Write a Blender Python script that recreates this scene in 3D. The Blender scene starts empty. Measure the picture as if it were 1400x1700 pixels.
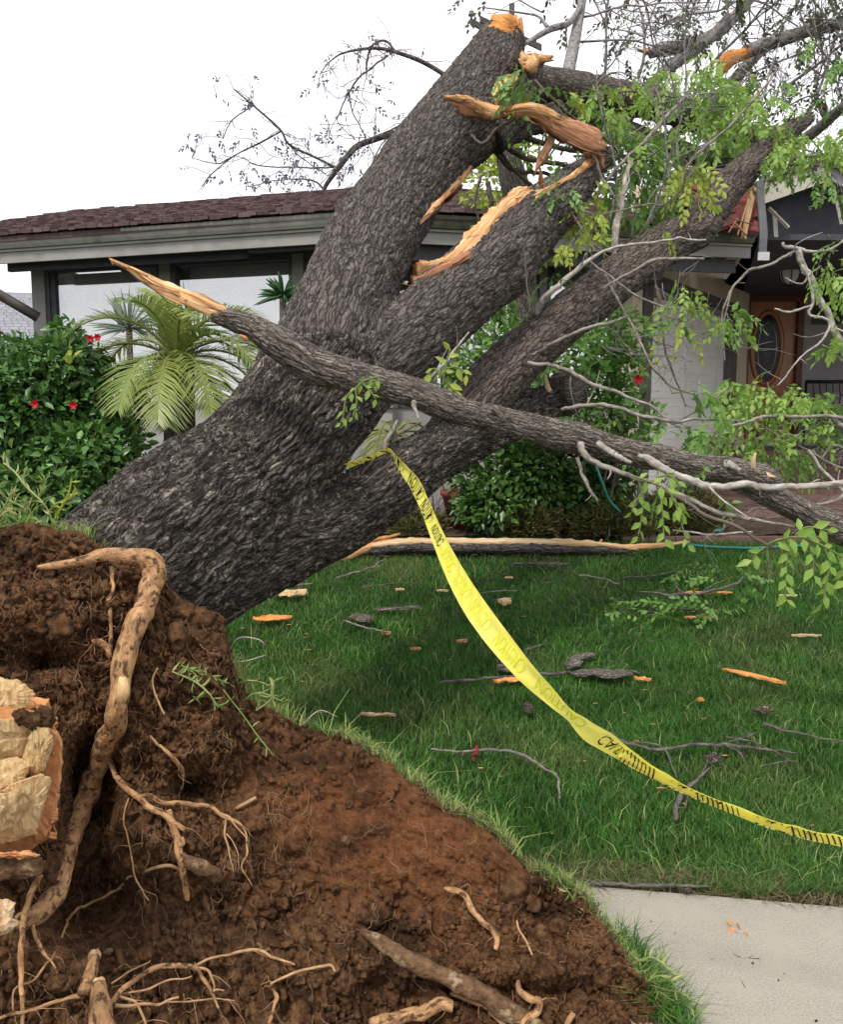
import bpy, math, random
import numpy as np
from mathutils import Vector, Matrix
from mathutils.bvhtree import BVHTree
random.seed(7); RNG = np.random.default_rng(11)
S = bpy.context.scene
COL = S.collection
# ---------------------------------------------------------------- camera, world, sun, exposure
FPX, CX, CY, HOR, EYE = 1450.0, 700.0, 850.0, 680.0, 1.6
PITCH = math.atan((CY - HOR) / FPX)
cam = bpy.data.cameras.new('camera'); co = bpy.data.objects.new('camera', cam); COL.objects.link(co)
cam.sensor_fit = 'VERTICAL'; cam.sensor_height = 17.0; cam.sensor_width = 14.0; cam.lens = 14.5
cam.clip_start = 0.05; cam.clip_end = 2000
co.location = (0, 0, EYE); co.rotation_euler = (math.pi / 2 - PITCH, 0, 0)
S.camera = co
SUN_DIR = Vector((0.26, 0.50, -0.82)).normalized()      # the way the light travels
W = bpy.data.worlds.new('World'); S.world = W; W.use_nodes = True
nt = W.node_tree; nt.nodes.clear()
out = nt.nodes.new('ShaderNodeOutputWorld'); bg = nt.nodes.new('ShaderNodeBackground')
sky = nt.nodes.new('ShaderNodeTexSky'); sky.sky_type = 'NISHITA'; sky.sun_disc = False
sky.sun_elevation = math.asin(-SUN_DIR.z); sky.sun_rotation = math.atan2(-SUN_DIR.x, -SUN_DIR.y)
mx = nt.nodes.new('ShaderNodeMix'); mx.data_type = 'RGBA'
mx.inputs[6].default_value = (0, 0, 0, 1); mx.inputs[7].default_value = (11.4, 11.3, 11.6, 1)
no = nt.nodes.new('ShaderNodeTexNoise'); no.inputs['Scale'].default_value = 1.6; no.inputs['Detail'].default_value = 5
mr = nt.nodes.new('ShaderNodeMapRange'); mr.inputs[1].default_value = 0.3; mr.inputs[2].default_value = 0.62
mr.inputs[3].default_value = 0.70; mr.inputs[4].default_value = 0.97
tcn = nt.nodes.new('ShaderNodeTexCoord')
nt.links.new(tcn.outputs['Generated'], no.inputs['Vector'])
nt.links.new(no.outputs['Fac'], mr.inputs[0]); nt.links.new(mr.outputs[0], mx.inputs[0])
nt.links.new(sky.outputs[0], mx.inputs[6]); nt.links.new(mx.outputs[2], bg.inputs[0])
bg.inputs[1].default_value = 0.088
nt.links.new(bg.outputs[0], out.inputs[0])
sl = bpy.data.lights.new('sun', 'SUN'); so = bpy.data.objects.new('sun', sl); COL.objects.link(so)
sl.energy = 2.0; sl.angle = math.radians(8); sl.color = (1.0, 0.94, 0.84)
so.rotation_euler = SUN_DIR.to_track_quat('-Z', 'Y').to_euler(); so.location = (-4, -4, 8)
S.render.engine = 'CYCLES'
S.view_settings.view_transform = 'Standard'; S.view_settings.look = 'None'
S.view_settings.exposure = 0.52; S.view_settings.gamma = 1.0; S.view_settings.use_curve_mapping = False
S.cycles.max_bounces = 6; S.cycles.transparent_max_bounces = 12

# ---------------------------------------------------------------- geometry of the view
cp, sp_ = math.cos(PITCH), math.sin(PITCH)
def ray(px, py):
    a, b = (px - CX) / FPX, -(py - CY) / FPX
    return np.array([a, cp + b * sp_, -sp_ + b * cp])
def P(px, py, d):                       # world point that lies d metres ahead (world Y)
    r = ray(px, py); r = r / r[1]
    return np.array([r[0] * d, d, EYE + r[2] * d])
def gz(x, y):                           # ground height
    t = np.clip((np.asarray(y, float) - 2.9) / 4.6, 0, 1)
    return 0.5 * (t * t * (3 - 2 * t) * 0.35 + t * 0.65) + 0.0 * np.asarray(x)
def G(px, py, lift=0.0):
    r = ray(px, py); r = r / r[1]; d = 1.2
    while d < 60:
        if EYE + r[2] * d <= gz(0, d) + lift: break
        d += 0.01
    return np.array([r[0] * d, d, EYE + r[2] * d])

# ---------------------------------------------------------------- noise
def _h(ix, iy, iz, k=0):
    n = (ix.astype(np.int64) * 374761393 + iy.astype(np.int64) * 668265263 + iz.astype(np.int64) * 2147483647 + k * 974634777) & 0x7fffffff
    n = ((n ^ (n >> 13)) * 1274126177) & 0x7fffffff
    n = (n ^ (n >> 16))
    n = (n * 69069 + 1013904223) & 0x7fffffff
    return ((n >> 7) & 0xffff) / 65535.0
def vnoise(p):
    p = np.asarray(p, float); i = np.floor(p); f = p - i; f = f * f * (3 - 2 * f)
    x, y, z = i[:, 0], i[:, 1], i[:, 2]; r = 0
    for dx in (0, 1):
        for dy in (0, 1):
            for dz in (0, 1):
                w = (f[:, 0] if dx else 1 - f[:, 0]) * (f[:, 1] if dy else 1 - f[:, 1]) * (f[:, 2] if dz else 1 - f[:, 2])
                r = r + w * _h(x + dx, y + dy, z + dz)
    return r * 2 - 1
def fbm(p, sc=1.0, octv=4, gain=0.5):
    p = np.asarray(p, float) * sc; a = 1; s = 0; t = 0
    for k in range(octv):
        s = s + a * vnoise(p + 17.3 * k); t += a; a *= gain; p = p * 2.03
    return s / t
def worley(u, v, pu=None, jit=0.9, k=3):
    iu, iv = np.floor(u), np.floor(v); f1 = np.full(u.shape, 9.0); f2 = f1.copy(); cid = np.zeros(u.shape)
    for du in (-1, 0, 1):
        for dv in (-1, 0, 1):
            cu, cv = iu + du, iv + dv
            hu = np.mod(cu, pu) if pu else cu
            z = np.zeros(u.shape)
            jx = 0.5 + (_h(hu, cv, z, k) - 0.5) * jit; jy = 0.5 + (_h(hu, cv, z, k + 1) - 0.5) * jit
            d = np.hypot(cu + jx - u, cv + jy - v)
            nr = d < f1
            f2 = np.where(nr, f1, np.minimum(f2, d)); cid = np.where(nr, _h(hu, cv, z, k + 2), cid); f1 = np.where(nr, d, f1)
    return f1, f2, cid
def sstep(a, b, x):
    t = np.clip((x - a) / (b - a), 0, 1); return t * t * (3 - 2 * t)

# ---------------------------------------------------------------- materials
MAT = {}
def new_mat(name):
    m = bpy.data.materials.new(name); m.use_nodes = True; MAT[name] = m
    n = m.node_tree; b = n.nodes['Principled BSDF']; return m, n, b
def mat(name, c1, c2, scale=8, rough=0.8, stretch=(1, 1, 1), bump=0.3, bscale=40, bdist=0.004, spec=0.3, attr=None, detail=6,
        c3=None, s3=2.0, t3=(0.5, 0.65), transl=0.0, metal=0.0, coord='tc', lo=0.35, hi=0.65, rndmix=0.0, rndcol=None):
    m, n, b = new_mat(name); L = n.links.new
    if coord == 'tc':
        a = n.nodes.new('ShaderNodeAttribute'); a.attribute_name = 'tc'; vec = a.outputs['Vector']
    else:
        a = n.nodes.new('ShaderNodeTexCoord'); vec = a.outputs['Object']
    mp = n.nodes.new('ShaderNodeMapping'); mp.inputs['Scale'].default_value = stretch; L(vec, mp.inputs[0]); v = mp.outputs[0]
    def noise(sc, dt=detail, rough_=0.6):
        t = n.nodes.new('ShaderNodeTexNoise'); t.inputs['Scale'].default_value = sc; t.inputs['Detail'].default_value = dt
        t.inputs['Roughness'].default_value = rough_; L(v, t.inputs['Vector']); return t.outputs['Fac']
    def mix(fac, x, y):
        q = n.nodes.new('ShaderNodeMix'); q.data_type = 'RGBA'
        if hasattr(fac, 'links'): L(fac, q.inputs[0])
        else: q.inputs[0].default_value = fac
        for k, val in ((6, x), (7, y)):
            if hasattr(val, 'links'): L(val, q.inputs[k])
            else: q.inputs[k].default_value = (*val, 1)
        return q.outputs[2]
    def rng(f, a0, a1, b0=0.0, b1=1.0):
        q = n.nodes.new('ShaderNodeMapRange'); L(f, q.inputs[0])
        for k, val in enumerate((a0, a1, b0, b1)): q.inputs[k + 1].default_value = val
        return q.outputs[0]
    col = mix(rng(noise(scale), lo, hi), c1, c2)
    if c3: col = mix(rng(noise(s3, 3), t3[0], t3[1]), col, c3)
    if rndcol:
        r = n.nodes.new('ShaderNodeAttribute'); r.attribute_name = 'rnd'
        ob = n.nodes.new('ShaderNodeObjectInfo')
        ad = n.nodes.new('ShaderNodeMath'); ad.operation = 'ADD'; L(r.outputs['Fac'], ad.inputs[0]); L(ob.outputs['Random'], ad.inputs[1])
        fr = n.nodes.new('ShaderNodeMath'); fr.operation = 'FRACT'; L(ad.outputs[0], fr.inputs[0])
        col = mix(rng(fr.outputs[0], 0.0, 1.0, 0.0, rndmix), col, rndcol)
    L(col, b.inputs['Base Color'])
    b.inputs['Roughness'].default_value = rough; b.inputs['Specular IOR Level'].default_value = spec; b.inputs['Metallic'].default_value = metal
    if bump > 0:
        bp = n.nodes.new('ShaderNodeBump'); bp.inputs['Strength'].default_value = bump; bp.inputs['Distance'].default_value = bdist
        L(noise(bscale, 5, 0.65), bp.inputs['Height']); L(bp.outputs[0], b.inputs['Normal'])
    if transl > 0:
        tr = n.nodes.new('ShaderNodeBsdfTranslucent'); L(col, tr.inputs[0]); ms = n.nodes.new('ShaderNodeMixShader'); ms.inputs[0].default_value = transl
        L(b.outputs[0], ms.inputs[1]); L(tr.outputs[0], ms.inputs[2]); L(ms.outputs[0], n.nodes['Material Output'].inputs[0])
    return m
def bark_mat(name, dark, mid, pale, patch, pt=(0.60, 0.72), cs=46.0, el=0.30, bd=0.010, crack=(0.022, 0.018, 0.016), cw=.15):
    m, n, b = new_mat(name); L = n.links.new
    a = n.nodes.new('ShaderNodeAttribute'); a.attribute_name = 'tc'
    r = n.nodes.new('ShaderNodeAttribute'); r.attribute_name = 'rnd'
    def mapping(sc, vec):
        mp = n.nodes.new('ShaderNodeMapping'); mp.inputs['Scale'].default_value = sc; L(vec, mp.inputs[0]); return mp.outputs[0]
    def noise(sc, v, dt=7, rg=0.65, o='Fac'):
        t = n.nodes.new('ShaderNodeTexNoise'); t.inputs['Scale'].default_value = sc; t.inputs['Detail'].default_value = dt
        t.inputs['Roughness'].default_value = rg; L(v, t.inputs['Vector']); return t.outputs[o]
    def rng(f, a0, a1, b0=0.0, b1=1.0):
        q = n.nodes.new('ShaderNodeMapRange'); L(f, q.inputs[0])
        for k, val in enumerate((a0, a1, b0, b1)): q.inputs[k + 1].default_value = val
        return q.outputs[0]
    def mix(fac, x, y):
        q = n.nodes.new('ShaderNodeMix'); q.data_type = 'RGBA'
        if hasattr(fac, 'links'): L(fac, q.inputs[0])
        else: q.inputs[0].default_value = fac
        for k, val in ((6, x), (7, y)):
            if hasattr(val, 'links'): L(val, q.inputs[k])
            else: q.inputs[k].default_value = (*val, 1)
        return q.outputs[2]
    def math_(op, x, y):
        q = n.nodes.new('ShaderNodeMath'); q.operation = op
        for k, val in ((0, x), (1, y)):
            if hasattr(val, 'links'): L(val, q.inputs[k])
            else: q.inputs[k].default_value = val
        return q.outputs[0]
    # wandering coordinates, plates elongated along the limb
    nv = noise(11, a.outputs['Vector'], 4, .6, 'Color')
    sb_ = n.nodes.new('ShaderNodeVectorMath'); sb_.operation = 'MULTIPLY_ADD'; L(nv, sb_.inputs[0]); sb_.inputs[1].default_value = (.055, .055, .10); L(a.outputs['Vector'], sb_.inputs[2])
    v1 = mapping((1, 1, el), sb_.outputs[0])
    def vor(sc, feat):
        t = n.nodes.new('ShaderNodeTexVoronoi'); t.feature = feat; t.inputs['Scale'].default_value = sc; L(v1, t.inputs['Vector']); return t
    e1 = vor(cs, 'DISTANCE_TO_EDGE').outputs['Distance']; e2 = vor(cs * 2.3, 'DISTANCE_TO_EDGE').outputs['Distance']
    c1 = vor(cs, 'F1').outputs['Color']; sp = n.nodes.new('ShaderNodeSeparateColor'); L(c1, sp.inputs[0])
    h1 = rng(e1, 0.0, cw); h2 = rng(e2, 0.0, 0.16); fine = noise(150, mapping((1, 1, .35), a.outputs['Vector']), 6, .7); mids = noise(38, mapping((1, 1, .3), a.outputs['Vector']), 6, .7)
    c = mix(rng(fine, 0.36, 0.64), dark, mid)
    c = mix(rng(sp.outputs[0], 0.25, 1.0, 0.0, 0.5), c, pale)
    c = mix(rng(noise(70, mapping((1, 1, .10), sb_.outputs[0]), 5, .6), .50, .66, 0, .6), c, pale)      # streaks along the grain
    c = mix(rng(noise(17, a.outputs['Vector'], 8, 0.8), pt[0], pt[1], 0, 0.9), c, patch)
    c = mix(rng(mids, .5, .72, 0, .6), c, mid)
    c = mix(rng(h2, 0, 1, .45, 0), c, crack)
    c = mix(rng(h1, 0, 1, .92, 0), c, crack)
    L(c, b.inputs['Base Color']); b.inputs['Roughness'].default_value = 0.9; b.inputs['Specular IOR Level'].default_value = 0.25
    grain = noise(70, mapping((1, 1, .10), sb_.outputs[0]), 5, .6)
    hh = math_('ADD', math_('MULTIPLY', h1, .5), math_('MULTIPLY', h2, .16)); hh = math_('ADD', hh, math_('MULTIPLY', fine, .45)); hh = math_('ADD', hh, math_('MULTIPLY', sp.outputs[1], .25)); hh = math_('ADD', hh, math_('MULTIPLY', grain, 1.3))
    bp = n.nodes.new('ShaderNodeBump'); bp.inputs['Strength'].default_value = 1.0; bp.inputs['Distance'].default_value = bd
    L(hh, bp.inputs['Height']); L(bp.outputs[0], b.inputs['Normal'])
    return m
bark_mat('bark', (0.058, 0.048, 0.043), (0.165, 0.142, 0.130), (0.26, 0.232, 0.212), (0.46, 0.42, 0.37), (0.61, 0.70), cs=58, el=.15, bd=.011)
bark_mat('bark_lower', (0.026, 0.021, 0.018), (0.120, 0.098, 0.084), (0.33, 0.295, 0.25), (0.54, 0.49, 0.41), (0.53, 0.63), cs=64, el=.085, bd=.018, crack=(.010, .008, .007), cw=.22)
bark_mat('bark_brown', (0.085, 0.066, 0.056), (0.19, 0.153, 0.132), (0.28, 0.235, 0.20), (0.44, 0.38, 0.32), (.62, .71), cs=60, el=.16, bd=.010)
bark_mat('bark_grey', (0.09, 0.076, 0.064), (0.24, 0.21, 0.18), (0.38, 0.345, 0.295), (0.52, 0.48, 0.41), (.58, .70), cs=100, el=.08, bd=.007, crack=(.03, .025, .02))
mat('twig_grey', (0.10, 0.085, 0.072), (0.33, 0.30, 0.265), 70, stretch=(1, 1, .35), bump=.4, bscale=80, bdist=.002)
mat('twig_brown', (0.07, 0.055, 0.045), (0.15, 0.12, 0.10), 30, stretch=(1, 1, .3), bump=.4, bscale=80, bdist=.002)
mat('twig_pale', (0.22, 0.19, 0.165), (0.52, 0.485, 0.44), 60, stretch=(1, 1, .5), bump=.4, bscale=80, bdist=.002, c3=(0.22, 0.19, 0.16), s3=14, t3=(.55, .65))
mat('bark_smooth', (0.13, 0.118, 0.115), (0.33, 0.31, 0.305), 45, stretch=(1, 1, .8), bump=.9, bscale=120, bdist=.004, c3=(.07, .06, .055), s3=30, t3=(.56, .66))
mat('twig_green', (0.10, 0.13, 0.04), (0.20, 0.24, 0.08), 30, bump=0)
mat('torn_wood', (0.62, 0.24, 0.07), (0.86, 0.58, 0.31), 150, stretch=(1, 1, .035), bump=1.0, bscale=230, bdist=.010, c3=(0.26, 0.09, 0.035), s3=45, t3=(.56, .68), lo=.36, hi=.60)
mat('cut_wood', (0.62, 0.20, 0.04), (0.88, 0.42, 0.14), 150, stretch=(1, 1, .04), bump=1.0, bscale=230, bdist=.008)
mat('red_wood', (0.36, 0.14, 0.07), (0.66, 0.36, 0.21), 130, stretch=(1, 1, .04), bump=1, bscale=230, bdist=.010, c3=(.11, .05, .035), s3=40)
mat('pale_wood', (0.60, 0.38, 0.20), (0.80, 0.62, 0.40), 140, stretch=(1, 1, .05), bump=1, bscale=200, bdist=.008, c3=(.50, .27, .11), s3=40, t3=(.5, .7))
mat('cream_wood', (0.52, 0.30, 0.12), (0.80, 0.60, 0.33), 130, stretch=(1, 1, .09), bump=1, bscale=170, bdist=.010, c3=(.66, .36, .13), s3=14, t3=(.60, .74))
mat('rind', (0.42, 0.17, 0.07), (0.62, 0.31, 0.13), 25, bump=.8, bscale=60, bdist=.005)
mat('root_bark', (0.24, 0.12, 0.055), (0.56, 0.33, 0.155), 45, stretch=(1, 1, .6), bump=1.0, bscale=90, bdist=.010, c3=(.10, .05, .026), s3=60, t3=(.53, .62))
mat('root_fine', (0.28, 0.15, 0.07), (0.50, 0.32, 0.17), 30, bump=.3)
mat('root_hair', (0.11, 0.06, 0.03), (0.32, 0.19, 0.10), 12, bump=0)
mat('root_muddy', (0.07, 0.036, 0.018), (0.22, 0.125, 0.062), 40, bump=1, bscale=60, bdist=.014, c3=(.34, .25, .15), s3=22, t3=(.56, .66))
mat('grassblade', (0.026, 0.100, 0.013), (0.070, 0.205, 0.026), 3.2, rough=.5, bump=0, spec=.35, transl=.25, rndcol=(0.13, 0.27, 0.07), rndmix=.45, c3=(0.14, 0.19, 0.055), s3=1.5, t3=(.5, .68))
mat('grasslip', (0.10, 0.24, 0.03), (0.22, 0.37, 0.08), 9, rough=.5, bump=0, transl=.3, rndcol=(0.5, 0.47, 0.22), rndmix=.8)
mat('thatch', (0.012, 0.028, 0.008), (0.05, 0.055, 0.022), 30, bump=1, bscale=60, bdist=.02)
mat('drythatch', (0.30, 0.24, 0.14), (0.20, 0.16, 0.08), 30, bump=0, rndcol=(0.07, 0.05, 0.03), rndmix=1)
mat('leaf_lime', (0.17, 0.34, 0.05), (0.28, 0.46, 0.10), 6, rough=.42, bump=0, spec=.4, transl=.4, rndcol=(0.36, 0.48, 0.10), rndmix=.6)
mat('leaf_green', (0.075, 0.19, 0.035), (0.15, 0.30, 0.06), 6, rough=.42, bump=0, spec=.4, transl=.3, rndcol=(0.22, 0.38, 0.09), rndmix=.7)
mat('leaf_yellow', (0.36, 0.42, 0.05), (0.45, 0.50, 0.10), 6, rough=.45, bump=0, transl=.35, rndcol=(0.3, 0.42, 0.08), rndmix=.8)
mat('leaf_hedge', (0.026, 0.085, 0.024), (0.062, 0.165, 0.040), 2.5, rough=.35, bump=0, spec=.5, transl=.2, rndcol=(0.15, 0.28, 0.055), rndmix=.7)
mat('leaf_dark', (0.022, 0.065, 0.016), (0.05, 0.13, 0.028), 3, rough=.33, bump=0, spec=.5, transl=.15, rndcol=(0.12, 0.23, 0.04), rndmix=.6)
mat('leaf_palm', (0.13, 0.22, 0.05), (0.24, 0.34, 0.11), 5, rough=.4, bump=0, spec=.4, transl=.3, rndcol=(0.42, 0.41, 0.09), rndmix=.6)
mat('leaf_reflected', (0.20, 0.26, 0.20), (0.30, 0.36, 0.28), 5, rough=.5, bump=0, transl=.1)  # leaf colour paled to look like a reflection in window glass
mat('leaf_yucca', (0.03, 0.09, 0.03), (0.06, 0.14, 0.045), 5, rough=.4, bump=0, transl=.1)
mat('leaf_withered', (0.05, 0.065, 0.035), (0.11, 0.13, 0.07), 5, rough=.6, bump=0, transl=.15)
mat('leaf_haze', (0.13, 0.15, 0.19), (0.20, 0.22, 0.25), 5, rough=.6, bump=0, transl=.2)  # blue of the sky's glow put into the leaf colour
mat('petal', (0.42, 0.004, 0.012), (0.52, 0.01, 0.02), 8, rough=.5, bump=0, transl=.2)
mat('dry_leaf', (0.55, 0.26, 0.06), (0.42, 0.16, 0.04), 12, rough=.6, bump=0)
mat('dead_leaf', (0.16, 0.09, 0.06), (0.24, 0.14, 0.09), 12, rough=.7, bump=0)
mat('juniper', (0.045, 0.075, 0.015), (0.12, 0.15, 0.035), 3, rough=.6, bump=0, transl=.1, rndcol=(0.16, 0.11, 0.05), rndmix=.8)
mat('mulch', (0.05, 0.032, 0.02), (0.13, 0.09, 0.06), 20, bump=1, bscale=40, bdist=.03)
mat('trim', (0.27, 0.265, 0.245), (0.33, 0.32, 0.30), 6, rough=.6, bump=.1, coord='o', c3=(.22, .21, .19), s3=1.5, t3=(.55, .8))
mat('trim_dark', (0.075, 0.075, 0.085), (0.10, 0.10, 0.11), 6, rough=.7, bump=.1, coord='o')
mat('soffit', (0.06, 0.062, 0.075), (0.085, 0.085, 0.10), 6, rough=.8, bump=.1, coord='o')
mat('wallgrey', (0.31, 0.305, 0.29), (0.36, 0.35, 0.33), 3, rough=.85, bump=.3, bscale=90, coord='o')
mat('wallcream', (0.60, 0.50, 0.37), (0.66, 0.56, 0.42), 5, rough=.75, bump=.15, bscale=60, coord='o', c3=(.50, .42, .31), s3=1.3, t3=(.55, .8))
mat('stucco', (0.30, 0.29, 0.285), (0.36, 0.35, 0.34), 4, rough=.9, bump=.5, bscale=90, coord='o')
mat('post_brown', (0.10, 0.085, 0.08), (0.15, 0.13, 0.12), 6, rough=.7, bump=.2, coord='o')
mat('garage_white', (0.82, 0.82, 0.76), (0.86, 0.86, 0.80), 5, rough=.45, bump=.1, coord='o', c3=(.70, .70, .61), s3=2.4, t3=(.5, .8))
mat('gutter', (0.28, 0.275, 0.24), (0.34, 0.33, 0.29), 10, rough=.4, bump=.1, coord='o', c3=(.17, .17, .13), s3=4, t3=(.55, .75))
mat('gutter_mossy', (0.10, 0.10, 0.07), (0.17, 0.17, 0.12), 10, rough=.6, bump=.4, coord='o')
mat('shake', (0.036, 0.021, 0.020), (0.092, 0.050, 0.046), 20, rough=.85, bump=.6, coord='o', rndcol=(0.14, 0.098, 0.10), rndmix=.9)
mat('tile_red', (0.20, 0.045, 0.035), (0.30, 0.085, 0.06), 20, rough=.8, bump=.5, coord='o', rndcol=(.13, .05, .05), rndmix=.8)
mat('rawlumber', (0.42, 0.26, 0.13), (0.55, 0.37, 0.20), 20, rough=.8, bump=.4, coord='o')
mat('barge', (0.55, 0.51, 0.43), (0.62, 0.58, 0.50), 6, rough=.7, bump=.3, coord='o', c3=(.42, .38, .31), s3=5, t3=(.58, .75))
mat('metal_grey', (0.16, 0.165, 0.18), (0.22, 0.22, 0.24), 8, rough=.5, bump=.1, coord='o')
mat('white_paint', (0.75, 0.75, 0.75), (0.8, 0.8, 0.8), 8, rough=.5, bump=0, coord='o')
mat('blind', (0.62, 0.62, 0.60), (0.70, 0.70, 0.68), 3, rough=.7, bump=0, coord='o', transl=.1)
mat('neighbour', (0.17, 0.18, 0.20), (0.24, 0.25, 0.27), 8, rough=.8, bump=.3, coord='o', rndcol=(.3, .3, .33), rndmix=.6)
mat('door_wood', (0.27, 0.085, 0.024), (0.46, 0.17, 0.055), 9, rough=.3, stretch=(8, 8, .6), bump=.1, coord='o', spec=.5)
mat('door_frame', (0.10, 0.028, 0.018), (0.15, 0.045, 0.025), 9, rough=.4, stretch=(8, 8, .6), bump=.1, coord='o')
mat('dark_glass', (0.008, 0.009, 0.013), (0.016, 0.018, 0.024), 9, rough=.08, bump=.1, coord='o', spec=.15)
mat('lead', (0.30, 0.30, 0.31), (0.4, 0.4, 0.4), 9, rough=.3, bump=0, coord='o', metal=.7)
mat('brick', (0.16, 0.085, 0.07), (0.24, 0.135, 0.11), 14, rough=.85, bump=.6, coord='o', rndcol=(.19, .14, .13), rndmix=.7)
mat('mortar', (0.13, 0.115, 0.105), (0.19, 0.17, 0.155), 30, rough=.95, bump=.5, coord='o')
mat('iron', (0.012, 0.012, 0.013), (0.022, 0.022, 0.024), 9, rough=.4, bump=0, coord='o')
mat('red_cloth', (0.42, 0.01, 0.015), (0.5, 0.02, 0.02), 9, rough=.8, bump=.1, coord='o')
mat('red_pot', (0.16, 0.022, 0.03), (0.24, 0.04, 0.045), 9, rough=.6, bump=.2, coord='o')
mat('lamp_glass', (0.62, 0.61, 0.56), (0.70, 0.69, 0.64), 9, rough=.3, bump=0, coord='o')
mat('tape', (0.97, 0.90, 0.14), (0.98, 0.93, 0.24), 3, rough=.35, bump=.15, bscale=25, bdist=.003, transl=.45, spec=.4)
mat('tape_ink', (0.012, 0.012, 0.008), (0.02, 0.02, 0.012), 3, rough=.5, bump=0)
mat('tape_ink_reverse', (0.72, 0.80, 0.03), (0.76, 0.84, 0.05), 3, rough=.5, bump=0, transl=.4)
mat('hose', (0.03, 0.20, 0.17), (0.04, 0.26, 0.22), 3, rough=.4, bump=0)
mat('pole_wood', (0.06, 0.05, 0.05), (0.10, 0.085, 0.08), 9, bump=.2, coord='o')
mat('earthsheet', (0.05, 0.045, 0.03), (0.09, 0.08, 0.05), 5, bump=.5, coord='o')
# concrete
m = mat('concrete', (0.22, 0.20, 0.165), (0.42, 0.39, 0.33), 170, rough=.9, bump=.6, bscale=190, bdist=.002, coord='o', c3=(.36, .325, .265), s3=7, t3=(.45, .75), lo=.3, hi=.7)
def soil_mat():
    m, n, b = new_mat('soil'); L = n.links.new
    a = n.nodes.new('ShaderNodeAttribute'); a.attribute_name = 'tc'
    r = n.nodes.new('ShaderNodeAttribute'); r.attribute_name = 'rnd'
    def noise(sc, dt=7, rg=.65):
        t = n.nodes.new('ShaderNodeTexNoise'); t.inputs['Scale'].default_value = sc; t.inputs['Detail'].default_value = dt
        t.inputs['Roughness'].default_value = rg; L(a.outputs['Vector'], t.inputs['Vector']); return t.outputs['Fac']
    def rng(f, a0, a1, b0=0.0, b1=1.0):
        q = n.nodes.new('ShaderNodeMapRange'); L(f, q.inputs[0])
        for k, val in enumerate((a0, a1, b0, b1)): q.inputs[k + 1].default_value = val
        return q.outputs[0]
    def mix(fac, x, y):
        q = n.nodes.new('ShaderNodeMix'); q.data_type = 'RGBA'; L(fac, q.inputs[0])
        for k, val in ((6, x), (7, y)):
            if hasattr(val, 'links'): L(val, q.inputs[k])
            else: q.inputs[k].default_value = (*val, 1)
        return q.outputs[2]
    c = mix(rng(noise(26), .35, .65), (0.042, 0.020, 0.010), (0.25, 0.132, 0.064))
    c = mix(rng(r.outputs['Fac'], .1, .9, 0, .9), c, mix(rng(noise(60, 8, .8), .36, .66), (0.085, 0.032, 0.013), (0.27, 0.110, 0.045)))      # redder clay of the smooth face
    c = mix(rng(noise(4.5, 7, .7), .50, .64, 0, .75), c, (0.028, 0.015, 0.009))        # dark humus, with the shadow of deep hollows put into the colour
    c = mix(rng(noise(34, 8, .8), .56, .68, 0, .75), c, (0.30, 0.18, 0.095))          # sandy crumbs
    L(c, b.inputs['Base Color']); b.inputs['Roughness'].default_value = .95; b.inputs['Specular IOR Level'].default_value = .12
    bp = n.nodes.new('ShaderNodeBump'); bp.inputs['Strength'].default_value = .9; bp.inputs['Distance'].default_value = .006
    bp.inputs['Strength'].default_value = 1.0; bp.inputs['Distance'].default_value = .014; L(noise(70, 8, .8), bp.inputs['Height']); L(bp.outputs[0], b.inputs['Normal'])
soil_mat()
# window glass: clear pane that mirrors the sky and garden
m, n, b = new_mat('glass'); tr = n.nodes.new('ShaderNodeBsdfTransparent'); gl = n.nodes.new('ShaderNodeBsdfGlossy'); gl.inputs['Roughness'].default_value = .02
ms = n.nodes.new('ShaderNodeMixShader'); ms.inputs[0].default_value = .30; gl.inputs[0].default_value = (1, 1, 1, 1)
n.links.new(tr.outputs[0], ms.inputs[1]); n.links.new(gl.outputs[0], ms.inputs[2]); n.links.new(ms.outputs[0], n.nodes['Material Output'].inputs[0])

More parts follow.
